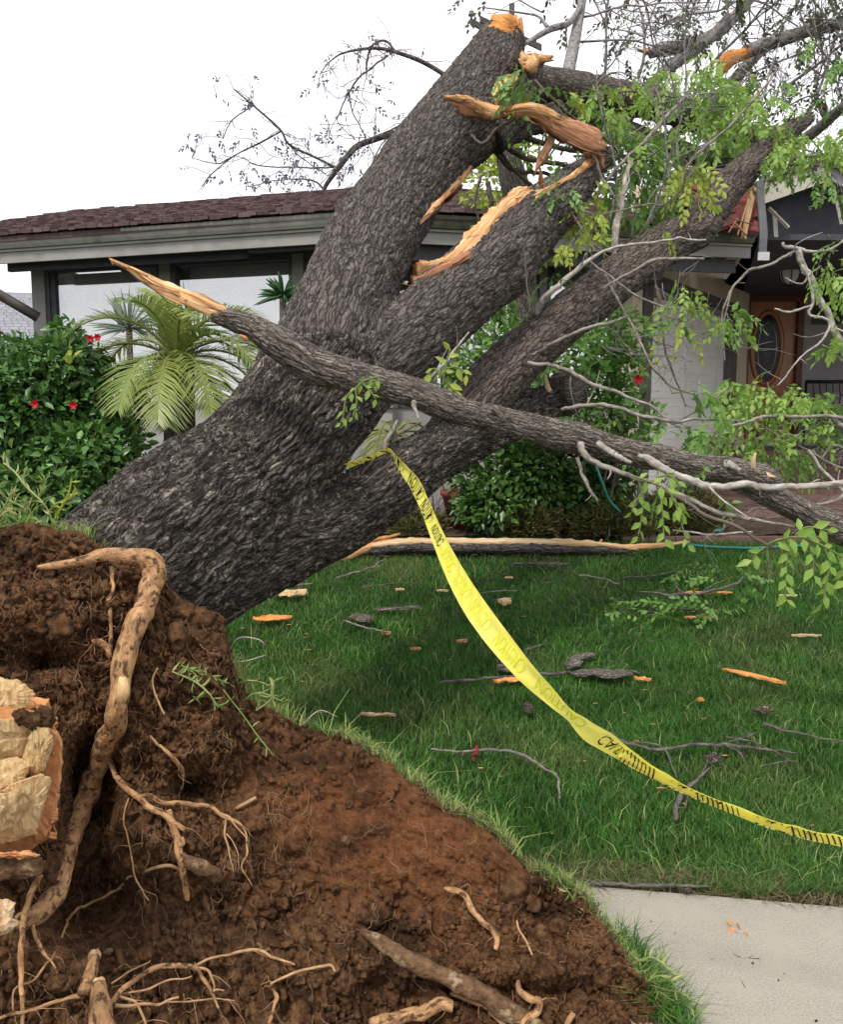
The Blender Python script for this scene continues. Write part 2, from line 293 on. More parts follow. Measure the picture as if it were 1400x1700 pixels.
# ---------------------------------------------------------------- mesh helpers
class MB:
    def __init__(s): s.V = []; s.Q = []; s.T = []; s.C = []; s.R = []; s.n = 0
    def add(s, V, Q=None, T=None, tc=None, rnd=None):
        V = np.asarray(V, float).reshape(-1, 3)
        s.V.append(V); s.C.append(V if tc is None else np.asarray(tc, float)); s.R.append(np.full(len(V), random.random()) if rnd is None else np.broadcast_to(rnd, len(V)))
        if Q is not None and len(Q): s.Q.append(np.asarray(Q, np.int64) + s.n)
        if T is not None and len(T): s.T.append(np.asarray(T, np.int64) + s.n)
        s.n += len(V); return s
    def arrays(s):
        V = np.concatenate(s.V); Q = np.concatenate(s.Q) if s.Q else np.zeros((0, 4), int); T = np.concatenate(s.T) if s.T else np.zeros((0, 3), int)
        return V, Q, T
    def mesh(s, name, mats, smooth=True, origin=None):
        V, Q, T = s.arrays(); me = bpy.data.meshes.new(name)
        if origin is None: origin = np.array([(V[:, 0].min() + V[:, 0].max()) / 2, (V[:, 1].min() + V[:, 1].max()) / 2, V[:, 2].min()])
        me.vertices.add(len(V)); me.vertices.foreach_set('co', (V - origin).astype(np.float32).ravel())
        nl = 4 * len(Q) + 3 * len(T); me.loops.add(nl); me.loops.foreach_set('vertex_index', np.concatenate([Q.ravel(), T.ravel()]).astype(np.int32))
        me.polygons.add(len(Q) + len(T))
        ls = np.concatenate([np.arange(len(Q)) * 4, 4 * len(Q) + np.arange(len(T)) * 3]).astype(np.int32)
        me.polygons.foreach_set('loop_start', ls)
        me.update(calc_edges=True)
        me.polygons.foreach_set('use_smooth', np.full(len(Q) + len(T), smooth))
        at = me.attributes.new('tc', 'FLOAT_VECTOR', 'POINT'); at.data.foreach_set('vector', np.concatenate(s.C).astype(np.float32).ravel())
        at = me.attributes.new('rnd', 'FLOAT', 'POINT'); at.data.foreach_set('value', np.concatenate(s.R).astype(np.float32))
        for mm in (mats if isinstance(mats, (list, tuple)) else [mats]): me.materials.append(MAT[mm])
        return me, origin
    def build(s, name, mats, parent=None, smooth=True, kind=None, label=None, cat=None, group=None, origin=None):
        me, o = s.mesh(name, mats, smooth, origin); ob = bpy.data.objects.new(name, me); ob.location = o
        COL.objects.link(ob); adopt(ob, parent)
        if kind: ob['kind'] = kind
        if label: ob['label'] = label
        if cat: ob['category'] = cat
        if group: ob['group'] = group
        return ob
WORLD = {}
def adopt(ob, parent):
    WORLD[ob.name] = Vector(ob.location)
    if parent:
        ob.parent = parent; ob.matrix_parent_inverse = Matrix.Translation(-WORLD[parent.name])
def thing(name, label, cat, loc, group=None):
    o = bpy.data.objects.new(name, None); o.empty_display_size = .1; COL.objects.link(o); o.location = Vector(loc)
    WORLD[o.name] = Vector(loc); o['label'] = label; o['category'] = cat
    if group: o['group'] = group
    return o
def inst(name, me, M4, parent):
    ob = bpy.data.objects.new(name, me); ob.matrix_basis = M4; COL.objects.link(ob); ob.parent = parent
    ob.matrix_parent_inverse = Matrix.Translation(-WORLD[parent.name]); return ob
BOXQ = [(0, 1, 3, 2), (4, 6, 7, 5), (0, 4, 5, 1), (2, 3, 7, 6), (0, 2, 6, 4), (1, 5, 7, 3)]
def boxv(o, a, b, c):
    o, a, b, c = map(lambda q: np.asarray(q, float), (o, a, b, c))
    return np.array([o + i * a + j * b + k * c for i in (0, 1) for j in (0, 1) for k in (0, 1)])
def box(mb, o, a, b, c, **k): mb.add(boxv(o, a, b, c), BOXQ, **k)
def cr(pts, n):                          # catmull-rom resampling of rows of any width
    p = np.asarray(pts, float)
    if len(p) == 2: t = np.linspace(0, 1, n)[:, None]; return p[0] * (1 - t) + p[1] * t
    q = np.vstack([2 * p[0] - p[1], p, 2 * p[-1] - p[-2]])
    seg = np.linalg.norm(np.diff(p[:, :3], axis=0), axis=1) + 1e-9; cum = np.r_[0, np.cumsum(seg)]; s = np.linspace(0, cum[-1], n)
    i = np.clip(np.searchsorted(cum, s, side='right') - 1, 0, len(p) - 2); t = ((s - cum[i]) / seg[i])[:, None]
    a, b, c, d = q[i], q[i + 1], q[i + 2], q[i + 3]
    return 0.5 * (2 * b + (c - a) * t + (2 * a - 5 * b + 4 * c - d) * t ** 2 + (3 * b - a - 3 * c + d) * t ** 3)
def frames(p):
    t = np.gradient(p, axis=0); t /= np.linalg.norm(t, axis=1)[:, None] + 1e-12
    u = np.cross(t[0], [0, 0, 1.0]); 
    if np.linalg.norm(u) < 1e-3: u = np.array([1.0, 0, 0])
    U = np.zeros_like(p); u /= np.linalg.norm(u)
    for i in range(len(p)):
        u = u - t[i] * np.dot(u, t[i]); u /= np.linalg.norm(u) + 1e-12; U[i] = u
    return t, U, np.cross(t, U)
def tube(mb, pts, rad, sides=8, n=None, flat=None, up=None, rough=0.0, rs=30, jag=0.0, rnd=None, fibre=0.0, kink=0.0):
    """pts (k,3), rad (k); flat: thickness ratio, with the wide side across 'up'"""
    P4 = np.column_stack([np.asarray(pts, float), np.asarray(rad, float)])
    q = cr(P4, n or max(4, len(P4) * 3)); p, r = q[:, :3], np.maximum(q[:, 3], 1e-4); N = len(p)
    if kink > 0:
        p = p + (kink * np.minimum(r, .006))[:, None] * np.column_stack([fbm(p * 1.0 + 7 * k_, 9.0, 3) for k_ in range(3)]) * 2.2 + RNG.normal(size=p.shape) * (r * .10 * min(kink, 1))[:, None]
        r = r * (1 + .10 * fbm(p, 34, 2))
    t, U, Vv = frames(p)
    if up is not None:
        up = np.asarray(up, float); Vv = up - t * (t @ up)[:, None]; Vv /= np.linalg.norm(Vv, axis=1)[:, None]; U = np.cross(Vv, t)
    a = np.linspace(0, 2 * np.pi, sides, endpoint=False); ca, sa = np.cos(a), np.sin(a)
    fl = 1.0 if flat is None else flat
    X = p[:, None] + r[:, None, None] * (U[:, None] * ca[None, :, None] + Vv[:, None] * sa[None, :, None] * fl)
    L = np.r_[0, np.cumsum(np.linalg.norm(np.diff(p, axis=0), axis=1))] + random.random() * 9
    tc = np.stack([r[:, None] * ca, r[:, None] * sa * fl, np.repeat(L[:, None], sides, 1)], -1)
    X = X.reshape(-1, 3); ax = np.repeat(p, sides, 0)
    if rough > 0:
        d = X - ax; k = 1 + rough * fbm(X + 5, rs, 3); X = ax + d * k[:, None]
    if fibre > 0:                         # long splinters running with the grain
        fa = np.tile(a, N); fz = np.repeat(L, sides); q3 = np.column_stack([np.cos(fa) * 3.1 + 9, np.sin(fa) * 3.1, fz * 7]); q4 = np.column_stack([np.cos(fa) * 7 + 3, np.sin(fa) * 7, fz * 16])
        X = ax + (X - ax) * (1 + fibre * vnoise(q3) + .55 * fibre * vnoise(q4))[:, None]
    if jag > 0:                           # torn ends
        e = X.reshape(N, sides, 3); e[0] -= t[0] * (RNG.random(sides)[:, None] * jag); e[-1] += t[-1] * (RNG.random(sides)[:, None] * jag); X = e.reshape(-1, 3)
    i = np.arange(N - 1)[:, None] * sides; j = np.arange(sides)[None]; j2 = (j + 1) % sides
    Q = np.stack([i + j, i + j2, i + sides + j2, i + sides + j], -1).reshape(-1, 4)
    X = np.vstack([X, p[0], p[-1]]); tc = np.vstack([tc.reshape(-1, 3), [0, 0, L[0]], [0, 0, L[-1]]])
    c0, c1 = N * sides, N * sides + 1; j = np.arange(sides); T = np.vstack([np.stack([np.full(sides, c0), (j + 1) % sides, j], -1), np.stack([np.full(sides, c1), (N - 1) * sides + j, (N - 1) * sides + (j + 1) % sides], -1)])
    mb.add(X, Q, T, tc=tc, rnd=rnd)
def pxw(rows):                            # rows (px,py,depth,width px) -> points, radii
    pts = np.array([P(a, b, d) for a, b, d, w in rows]); rad = np.array([w * d / FPX / 2 for a, b, d, w in rows]); return pts, rad
def ptube(mb, rows, sides=8, **k): p, r = pxw(rows); tube(mb, p, r, sides, **k)
def twiglets(mb, rows, every=.16, ln=(.02, .09)):
    p, r = pxw(rows); q = cr(np.column_stack([p, r]), 40); L = np.r_[0, np.cumsum(np.linalg.norm(np.diff(q[:, :3], axis=0), axis=1))]; s = random.uniform(.03, every)
    while s < L[-1]:
        i = min(int(np.searchsorted(L, s)), 38); t = q[i + 1, :3] - q[i, :3]; t = t / (np.linalg.norm(t) + 1e-9); d = t * .7 + RNG.normal(size=3) * .8; d /= np.linalg.norm(d); l_ = random.uniform(*ln) * (1 if random.random() < .75 else 2.5); b = q[i, :3]; r0 = max(.0011, q[i, 3] * .38)
        tube(mb, [b, b + d * l_ * .5 + RNG.normal(size=3) * l_ * .07, b + d * l_ + RNG.normal(size=3) * l_ * .1], [r0, r0 * .8, r0 * .5], 4, n=5); s += every * random.uniform(.5, 1.7)
def one_tube(name, rows, mt, parent, sides=8, **k):
    mb = MB(); lab = k.pop('label', None)
    if mt.startswith('twig'):
        k.setdefault('kink', 1.3); k['n'] = max(k.get('n') or 0, len(rows) * 9)
        if name in ('branch', 'shoot'): twiglets(mb, rows)
    if 'wood' in mt: k.setdefault('fibre', .28)
    ptube(mb, rows, sides, **k); return mb.build(name, mt, parent, label=lab)
# leaves: base, two shoulders, folded midrib, tip
LV = np.array([[0, 0, 0], [-.26, .38, .05], [.26, .38, .05], [0, .45, -.03], [-.15, .75, .02], [.15, .75, .02], [0, 1, -.10]])
LT = np.array([[0, 3, 1], [0, 2, 3], [1, 3, 4], [3, 2, 5], [3, 6, 4], [3, 5, 6]])
def leafmats(pos, dr, nrm, size, wid=1.0):
    dr = dr / (np.linalg.norm(dr, axis=1)[:, None] + 1e-9); x = np.cross(dr, nrm); x /= np.linalg.norm(x, axis=1)[:, None] + 1e-9; z = np.cross(x, dr)
    return pos, x * np.asarray(size)[:, None] * wid, dr * np.asarray(size)[:, None], z * np.asarray(size)[:, None]
def add_leaves(mb, L):
    pos, x, y, z = L; n = len(pos)
    if n == 0: return
    V = pos[:, None] + LV[None, :, 0, None] * x[:, None] + LV[None, :, 1, None] * y[:, None] + LV[None, :, 2, None] * z[:, None]
    T = (LT[None] + (np.arange(n) * 7)[:, None, None]).reshape(-1, 3)
    mb.add(V.reshape(-1, 3), None, T, rnd=np.repeat(RNG.random(n), 7))
LEAFMESH = {}
def leaf_mesh(mt):
    if mt not in LEAFMESH:
        mb = MB(); mb.add(LV, None, LT, rnd=0.0); LEAFMESH[mt] = mb.mesh('leaf', mt, True, np.zeros(3))[0]
    return LEAFMESH[mt]
def leaf_parts(L, mt, parent, k):         # the k leaves nearest the camera become parts, the rest one mesh of stuff
    pos, x, y, z = L; order = np.argsort(np.linalg.norm(pos - np.array([0, 0, EYE]), axis=1) / np.linalg.norm(y, axis=1)); a, b = order[:k], order[k:]
    me = leaf_mesh(mt)
    for i in a:
        M4 = Matrix(((x[i][0], y[i][0], z[i][0], pos[i][0]), (x[i][1], y[i][1], z[i][1], pos[i][1]), (x[i][2], y[i][2], z[i][2], pos[i][2]), (0, 0, 0, 1)))
        inst('leaf', me, M4, parent)
    mb = MB(); add_leaves(mb, (pos[b], x[b], y[b], z[b])); return mb
def cat(Ls): return tuple(np.concatenate([l[k] for l in Ls]) for k in range(4))
def rdir(n):
    v = RNG.normal(size=(n, 3)); return v / np.linalg.norm(v, axis=1)[:, None]
def spray(base, direc, length, nl, size, droop=.8, stem=None, srad=.0015):
    """a compound leaf: a thin stem with paired leaflets"""
    base = np.asarray(base, float); d = np.asarray(direc, float); d = d / np.linalg.norm(d); pts = [base]; k = 7
    for i in range(k):
        d = d + np.array([0, 0, -droop / k]) + RNG.normal(size=3) * .05; d /= np.linalg.norm(d); pts.append(pts[-1] + d * length / k)
    pts = np.array(pts)
    if stem is not None: tube(stem, pts, np.linspace(srad, srad * .5, k + 1), 3, n=6)
    q = cr(pts, nl + 2)[1:]; t = np.gradient(q, axis=0); t /= np.linalg.norm(t, axis=1)[:, None]
    side = np.cross(t, rdir(1)); side /= np.linalg.norm(side, axis=1)[:, None] + 1e-9
    sg = np.where(np.arange(len(q)) % 2, 1, -1)[:, None]; dr = t * .7 + side * sg * .8 + np.array([0, 0, -.35]) + RNG.normal(size=q.shape) * .15
    dr[-1] = t[-1]
    nrm = np.cross(dr, side) + RNG.normal(size=q.shape) * .3
    return leafmats(q, dr, nrm, size * RNG.uniform(.7, 1.15, len(q)))
# ================================================================ ground, pavement
def ground():
    xs = np.r_[np.linspace(-600, -12, 12), np.linspace(-10, 10, 161), np.linspace(12, 600, 12)]; ys = np.r_[np.linspace(-300, -4, 8), np.linspace(-3, 12, 151), np.linspace(13, 1500, 22)]
    X, Y = np.meshgrid(xs, ys); Z = gz(X, Y) - 0.035
    Z = Z + np.where(np.abs(X) < 10, 0.02 * fbm(np.column_stack([X.ravel(), Y.ravel(), 0 * X.ravel()]), 1.7, 3).reshape(X.shape), 0)
    # the pit the root ball came out of, and the bed under the pavement
    a, b = G(942, 1462), G(1400, 1503); sl_ = (b[1] - a[1]) / (b[0] - a[0]); pave = Y < a[1] + sl_ * (X - a[0]) - .02
    Z = np.where(pave, np.minimum(Z, -0.12), Z)
    Z -= 0.45 * np.exp(-(((X + .55) / .9) ** 2 + ((Y - 1.9) / .55) ** 2))
    mb = MB(); n, k = X.shape; i = np.arange(n - 1)[:, None] * k; j = np.arange(k - 1)[None]
    Q = np.stack([i + j, i + j + 1, i + k + j + 1, i + k + j], -1).reshape(-1, 4)
    V = np.stack([X, Y, Z], -1).reshape(-1, 3); mb.add(V, Q, tc=V); mb.build('lawn', 'thatch', kind='structure', origin=np.zeros(3))
    # pavement slabs
    mb = MB()
    x = a[0] - .25
    for w in (1.35, 1.5, 1.5):
        y0 = a[1] + sl_ * (x - a[0]); y1 = a[1] + sl_ * (x + w - a[0])
        v = [(x, -1.5, -.1), (x + w - .008, -1.5, -.1), (x + w - .008, y1, -.1), (x, y0, -.1)]
        N = 24; gx, gy = np.meshgrid(np.linspace(0, 1, N), np.linspace(0, 1, N * 2))
        VX = x + gx * (w - .008); VY = -1.5 + gy * ((y0 + (y1 - y0) * gx) + 1.5)
        edge = np.minimum(np.minimum(gx * w, (1 - gx) * w), (1 - gy) * 3.5); VZ = -0.012 * np.exp(-(edge / .012) ** 2) + .0015 * fbm(np.column_stack([VX.ravel(), VY.ravel(), VX.ravel() * 0]), 6, 3).reshape(VX.shape)
        V = np.stack([VX, VY, VZ], -1).reshape(-1, 3); i = np.arange(2 * N - 1)[:, None] * N; j = np.arange(N - 1)[None]
        mb.add(V, np.stack([i + j, i + j + 1, i + N + j + 1, i + N + j], -1).reshape(-1, 4), tc=V)
        t = [V[N * (2 * N - 1)], V[-1]]; mb.add([t[0], t[1], t[1] - [0, 0, .12], t[0] - [0, 0, .12]], [(0, 3, 2, 1)])
        x += w
    mb.build('pavement', 'concrete', kind='structure', origin=np.zeros(3))
    return a, sl_
PA, PS = ground()

# ================================================================ the house
ZE = 3.45                                     # top of the gutter
def depth_for(px, py, z):
    r = ray(px, py); r = r / r[1]; return (z - EYE) / r[2]
EL = P(-30, 396, depth_for(-30, 396, ZE)); EC = P(600, 350, depth_for(600, 350, ZE)); ER = P(1256, 384, depth_for(1256, 384, ZE))
class Seg:
    def __init__(s, A, B, back=0.0):
        u = np.array([B[0] - A[0], B[1] - A[1], 0]); s.len = np.linalg.norm(u); s.u = u / s.len
        s.n = np.array([s.u[1], -s.u[0], 0]); s.o = np.array([A[0], A[1], 0]) - s.n * back     # n points to the viewer
    def at(s, u, n, z): return s.o + s.u * u + s.n * n + np.array([0, 0, z])
    def ux(s, px, n=0.0):                      # u where the picture column meets the wall plane
        r = ray(px, 600); o = s.o + s.n * n; A = np.array([[r[0], -s.u[0]], [r[1], -s.u[1]]]); return np.linalg.solve(A, o[:2])[1]
    def zy(s, px, py, n=0.0):
        u = s.ux(px, n); p = s.at(u, n, 0); r = ray(px, py); r = r / r[1]; return EYE + r[2] * p[1]
    def box(s, mb, u0, u1, z0, z1, n0, n1, **k): box(mb, s.at(u0, n0, z0), s.u * (u1 - u0), s.n * (n1 - n0), (0, 0, z1 - z0), **k)
SL, SR = Seg(EL, EC), Seg(EC, ER)
WLs, WRs = Seg(EL, EC, .85), Seg(EC, ER, .85)
house = thing('ranch_house', 'low grey ranch house with a brown shake roof crushed by the fallen tree', 'house', SL.at(SL.len, -4, .5))
H = house
# --- walls and windows
def wall_run(seg, cols, u_start, u_end, ztop):
    WT = 3.25                                  # head of the windows
    w = MB(); seg.box(w, u_start, u_end, .3, 1.62, -.2, 0); w.build('wall', 'wallgrey', H, False); w = MB(); seg.box(w, u_start, u_end, WT, ztop, -.2, 0)
    w.build('wall', 'wallgrey', H, False)
    post = sorted(cols)
    for a, b in post:                           # posts between the windows
        p = MB(); seg.box(p, a, b, 1.62, WT, -.2, .04); p.build('window_post', 'trim', H, False)
    edges = [(post[i][1], post[i + 1][0]) for i in range(len(post) - 1)]
    for a, b in edges:
        f = MB(); t = .05
        seg.box(f, a, b, 1.62, 1.62 + t, -.08, .02); seg.box(f, a, b, WT - t, WT, -.08, .02)
        seg.box(f, a, a + t, 1.62 + t, WT - t, -.08, .02); seg.box(f, b - t, b, 1.62 + t, WT - t, -.08, .02)
        fo = f.build('window', 'trim_dark', H, False)
        g = MB(); seg.box(g, a + t, b - t, 1.62 + t, WT - t, -.035, -.028); g.build('pane', 'glass', fo, False)
        bl = MB(); z = 1.68
        top = WT - t - .03
        while z < top:
            seg.box(bl, a + t + .10, b - t - .02, z, z + .0225, -.14, -.132); z += .024
        bl.build('blind', 'blind', fo, False, kind='stuff')
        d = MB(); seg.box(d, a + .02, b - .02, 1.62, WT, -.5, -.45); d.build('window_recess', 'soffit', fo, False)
u = WLs.ux
cl = [(u(62), u(83)), (u(272), u(290)), (u(490), u(508))]
wall_run(WLs, cl + [(WLs.len - .12, WLs.len + .02)], u(62), WLs.len, ZE - .05)
u = WRs.ux
cr_ = [(-.02, .12), (u(742), u(756)), (u(893), u(905)), (u(1020), u(1042))]
wall_run(WRs, cr_, 0, u(1047), ZE - .05)
p = MB(); WLs.box(p, WLs.ux(83), WLs.ux(97), 1.62, 3.25, -.1, .0); p.build('wall_corner', 'trim_dark', H, False)
# side wall at the left end, going back
p = MB(); a = WLs.at(WLs.ux(62), -.2, .3); box(p, a, (.2, 0, 0), (.25, 6, 0), (0, 0, 3.0)); p.build('wall', 'wallgrey', H, False)
# --- soffit, beam, fascia, gutter
for seg, u0, u1 in ((SL, -2.2, SL.len), (SR, 0, SR.len)):
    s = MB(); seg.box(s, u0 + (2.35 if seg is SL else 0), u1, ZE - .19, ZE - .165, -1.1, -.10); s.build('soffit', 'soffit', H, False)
    s = MB(); seg.box(s, u0, u1, ZE - .26, ZE - .12, -.12, -.08); s.build('fascia', 'trim', H, False)
    g = MB(); prof = [(-.08, 0), (-.07, -.015), (-.005, -.015), (.0, -.03), (.0, .0), (.012, .0), (.012, -.03), (-.002, -.055), (-.012, -.085), (-.03, -.115), (-.08, -.12)]
    n = 2; V = []; Q = []
    for uu in (u0, u1):
        for nn, zz in prof: V.append(seg.at(uu, nn, ZE + zz))
    k = len(prof)
    for i in range(k): Q.append((i, (i + 1) % k, k + (i + 1) % k, k + i))
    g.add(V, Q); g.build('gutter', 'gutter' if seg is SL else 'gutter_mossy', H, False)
    # a second trim line under the gutter
    s = MB(); seg.box(s, u0, u1, ZE - .145, ZE - .121, -.079, -.055); s.build('trim_strip', 'trim', H, False)
# deep beam with a kink that runs under the left eave
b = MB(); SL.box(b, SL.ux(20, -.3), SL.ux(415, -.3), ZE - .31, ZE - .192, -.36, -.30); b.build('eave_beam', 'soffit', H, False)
b = MB(); SL.box(b, SL.ux(415, -.2) + .01, SL.len, ZE - .28, ZE - .192, -.24, -.19); b.build('eave_beam', 'trim_dark', H, False)
b = MB(); SR.box(b, 0, SR.len - .1, ZE - .40, ZE - .262, -.24, -.19); b.build('eave_beam', 'trim_dark', H, False)
# --- roof planes and shakes
SLOPE, RUN = .30, 4.3
def roof_plane(seg, u0, u1, other, own_left):
    r = MB(); sh = MB(); sing = []
    v = []; 
    # sheet under the shakes, mitred along the hip between the two planes
    bis = SL.at(SL.len, 0, 0)
    def inside(p):
        d1 = -np.dot(p - seg.o, seg.n); d2 = -np.dot(p - other.o, other.n); return d1 <= d2 + .06
    rows = int(RUN / .15)
    for j in range(rows):
        x = u0 + random.random() * .1
        while x < u1:
            w = random.uniform(.06, .15); c = seg.at(x + w / 2, -(j * .15), 0)
            if inside(c):
                n0 = -j * .15 + .06; z0 = ZE + .012 + j * .15 * SLOPE; th = random.uniform(.016, .045); ln = .22; dz = random.uniform(-.004, .008)
                o = seg.at(x, n0 + random.uniform(-.012, .012), z0 + dz)
                vv = boxv(o, seg.u * (w - .008), -seg.n * ln + np.array([0, 0, ln * SLOPE]), (0, 0, th)); vv[[2, 3, 6, 7], 2] -= .012 ; vv[:, 2] += .0
                sing.append((np.linalg.norm(c[:2]), vv))
            x += w
    sing.sort(key=lambda q: q[0]); return sing
for seg, oth, a, b in ((SL, SR, -2.2, SL.len + .05), (SR, SL, 0.0, SR.len)):
    base = MB(); p0, p1 = seg.at(a, .03, ZE), seg.at(b, .03, ZE)
    hip = SL.at(SL.len, 0, 0); hb = (SL.n + SR.n); hb = hb / np.linalg.norm(hb)
    h1 = hip - hb * RUN
    if seg is SL: v = [p0, hip + [0, 0, ZE], h1 + [0, 0, ZE + RUN * SLOPE], seg.at(a, -RUN, ZE + RUN * SLOPE)]
    else: v = [hip + [0, 0, ZE], p1, seg.at(b, -RUN, ZE + RUN * SLOPE), h1 + [0, 0, ZE + RUN * SLOPE]]
    v = [np.array(q, float) for q in v]; v2 = [q - [0, 0, .05] for q in v]
    base.add(v + v2, [(0, 1, 2, 3), (7, 6, 5, 4), (0, 4, 5, 1), (1, 5, 6, 2), (2, 6, 7, 3), (3, 7, 4, 0)]); ro = base.build('roof', 'shake', H, False)
    back = MB(); q = [v[3], v[2], v[2] - hb * RUN * .9 - [0, 0, RUN * SLOPE], v[3] - hb * RUN * .9 - [0, 0, RUN * SLOPE]]; back.add(q, [(3, 2, 1, 0)]); back.build('roof_back', 'shake', H, False)
    sing = roof_plane(seg, a, b, oth, seg is SL)
    if seg is SR: sing = [s for s in sing if not (s[1].mean(0)[0] > ER[0] - .75 and s[1].mean(0)[1] < ER[1] + .75)]
    lim = 150
    for dd, vv in sing[:lim]:
        m_ = MB(); m_.add(vv, BOXQ, rnd=0.0); m_.build('shingle', 'shake', ro, False)
    m_ = MB()
    for dd, vv in sing[lim:]: m_.add(vv, BOXQ)
    m_.build('shingle_courses', 'shake', ro, False, kind='stuff')
# --- garage wing
GL, GR_, GE = P(1063, 700, 10.0), P(1205, 700, 13.0), P(1236, 700, 13.75)
SG = Seg(GL, GE); g = SG.ux
zt = 3.0
w = MB()
for k in range(60):                           # grooved vertical siding above and beside the door
    pass
wing = MB(); SG.box(wing, g(1063), SG.len, 3.06, ZE + .6, -.16, -.012); wing.build('garage_wall', 'wallcream', H, False)
x = g(1063); z0 = 3.06
sid = MB()
while x < SG.len - .02:
    SG.box(sid, x, x + .128, 3.06, ZE + .6, -.011, .006); x += .135
sid.build('siding_board', 'wallcream', H, False, kind='stuff')
p = MB(); SG.box(p, g(1222), SG.len, .5, 3.055, -.16, .004); p.build('garage_wall', 'wallcream', H, False)
p = MB(); SG.box(p, g(1047) - .0, g(1063), .5, 3.055, -.10, .01); p.build('corner_board', 'wallcream', H, False)
p = MB(); SG.box(p, g(1064), g(1079), .5, 3.0, -.14, .03); p.build('door_jamb', 'post_brown', H, False)
p = MB(); SG.box(p, g(1206), g(1221), .5, 3.0, -.14, .03); p.build('door_jamb', 'post_brown', H, False)
p = MB(); SG.box(p, g(1064), g(1221), 3.001, 3.13, -.14, .045); p.build('door_header', 'post_brown', H, False)
p = MB(); SG.box(p, g(1079.2), g(1205.8), 2.93, 3.0, -.13, -.02); p.build('door_header', 'trim', H, False)
gd = MB(); ga, gb = g(1079.5), g(1200); SG.box(gd, ga, gb, .56, 2.92, -.16, -.10); gdo = gd.build('garage_door', 'garage_white', H, False)
p = MB(); SG.box(p, gb + .003, g(1205.8), .56, 2.92, -.13, -.03); p.build('door_stop', 'white_paint', H, False)
rows = 4
for r_ in range(rows):
    za = .56 + r_ * .59; zb = za + .577
    s = MB(); SG.box(s, ga + .004, gb - .004, za, zb, -.0995, -.085); sec = s.build('door_section', 'garage_white', gdo, False)
    for c in range(4):
        a = ga + .1 + c * (gb - ga - .16) / 4; b = a + (gb - ga - .16) / 4 - .12
        for zz, zh in ((za + .08, .175), (za + .335, .175)):
            # raised frame with a sunk field
            f = MB(); t = .020
            SG.box(f, a, b, zz, zz + t, -.0845, -.071); SG.box(f, a, b, zz + zh - t, zz + zh, -.0845, -.071)
            SG.box(f, a, a + t, zz + t, zz + zh - t, -.0845, -.071); SG.box(f, b - t, b, zz + t, zz + zh - t, -.0845, -.071)
            SG.box(f, a + .05, b - .05, zz + .05, zz + zh - .05, -.0845, -.080)
            me = f.build('door_panel', 'garage_white', gdo, False)
# --- porch: back wall, door, ceiling, lamp
PL, PR = P(1232, 700, 13.9), P(1560, 700, 13.9); SP = Seg(PL, PR); q = SP.ux
p = MB(); SP.box(p, q(1333), q(1700), 1.0, 3.5, -.2, 0); p.build('porch_wall', 'stucco', H, False)
p = MB(); SP.box(p, q(1225), q(1333), 3.37, 3.5, -.2, 0); p.build('porch_wall', 'stucco', H, False)
p = MB(); SP.box(p, q(1345), q(1700), 2.92, 3.4, .0015, .03); p.build('porch_beam', 'soffit', H, False)
door = MB(); SP.box(door, q(1243), q(1322), 1.09, 3.27, -.1, -.05); do = door.build('front_door', 'door_wood', H, False)
for a, b, c, d in ((1238, 1243, 1.05, 3.32), (1322, 1332, 1.05, 3.32)):
    f = MB(); SP.box(f, q(a), q(b), c, d, -.12, .03); f.build('door_frame', 'door_frame', H, False)
f = MB(); SP.box(f, q(1238), q(1332), 3.275, 3.365, -.12, .04); f.build('door_frame', 'door_frame', H, False)
cu = (q(1252) + q(1303)) / 2; cu = q(1275); cz = SP.zy(1275, 578)
def ring(mb, ru, rz, ru2, rz2, n0, n1, N=40):
    V = []; Q = []
    for i in range(N):
        a = 2 * math.pi * i / N; c, s_ = math.cos(a), math.sin(a)
        V += [SP.at(cu + ru * c, n0, cz + rz * s_), SP.at(cu + ru * c, n1, cz + rz * s_), SP.at(cu + ru2 * c, n1, cz + rz2 * s_), SP.at(cu + ru2 * c, n0, cz + rz2 * s_)]
    for i in range(N):
        a, b = 4 * i, 4 * ((i + 1) % N)
        for k in range(3): Q.append((a + k, b + k, b + k + 1, a + k + 1))
    mb.add(V, Q)
f = MB(); ring(f, .27, .60, .20, .52, -.05, -.025); f.build('oval_moulding', 'door_wood', do)
gl_ = MB(); V = [SP.at(cu, -.04, cz)]; N = 40
for i in range(N): a = 2 * math.pi * i / N; V.append(SP.at(cu + .205 * math.cos(a), -.04, cz + .525 * math.sin(a)))
gl_.add(V, None, [(0, 1 + i, 1 + (i + 1) % N) for i in range(N)]); gl_.build('oval_window', 'dark_glass', do)
ld = MB(); ring(ld, .150, .40, .142, .39, -.038, -.032)
for k in range(-3, 4):
    o = SP.at(cu - .1 + .0, -.036, cz + k * .1); tube(ld, [SP.at(cu - .10, -.036, cz + k * .1 - .08), SP.at(cu + .10, -.036, cz + k * .1 + .08)], [.003, .003], 4, n=2)
    tube(ld, [SP.at(cu - .10, -.036, cz + k * .1 + .08), SP.at(cu + .10, -.036, cz + k * .1 - .08)], [.003, .003], 4, n=2)
tube(ld, [SP.at(cu, -.036, cz + .3), SP.at(cu, -.036, cz + .5)], [.005, .005], 4, n=2); ld.build('leading', 'lead', do)
for a, b, c, d in ((1250, 1266, 1.2, 1.75), (1284, 1306, 1.2, 1.75), (1250, 1262, 2.95, 3.15), (1292, 1306, 2.95, 3.15)):
    f = MB(); SP.box(f, q(a), q(b), c, d, -.05, -.036); f.build('door_panel', 'door_wood', do, False)
bell = MB(); c = SP.at(q(1354), .012, SP.zy(1354, 593)); tube(bell, [c, c + SP.n * .02], [.03, .024], 10, n=2); bell.build('doorbell', 'lamp_glass', H)
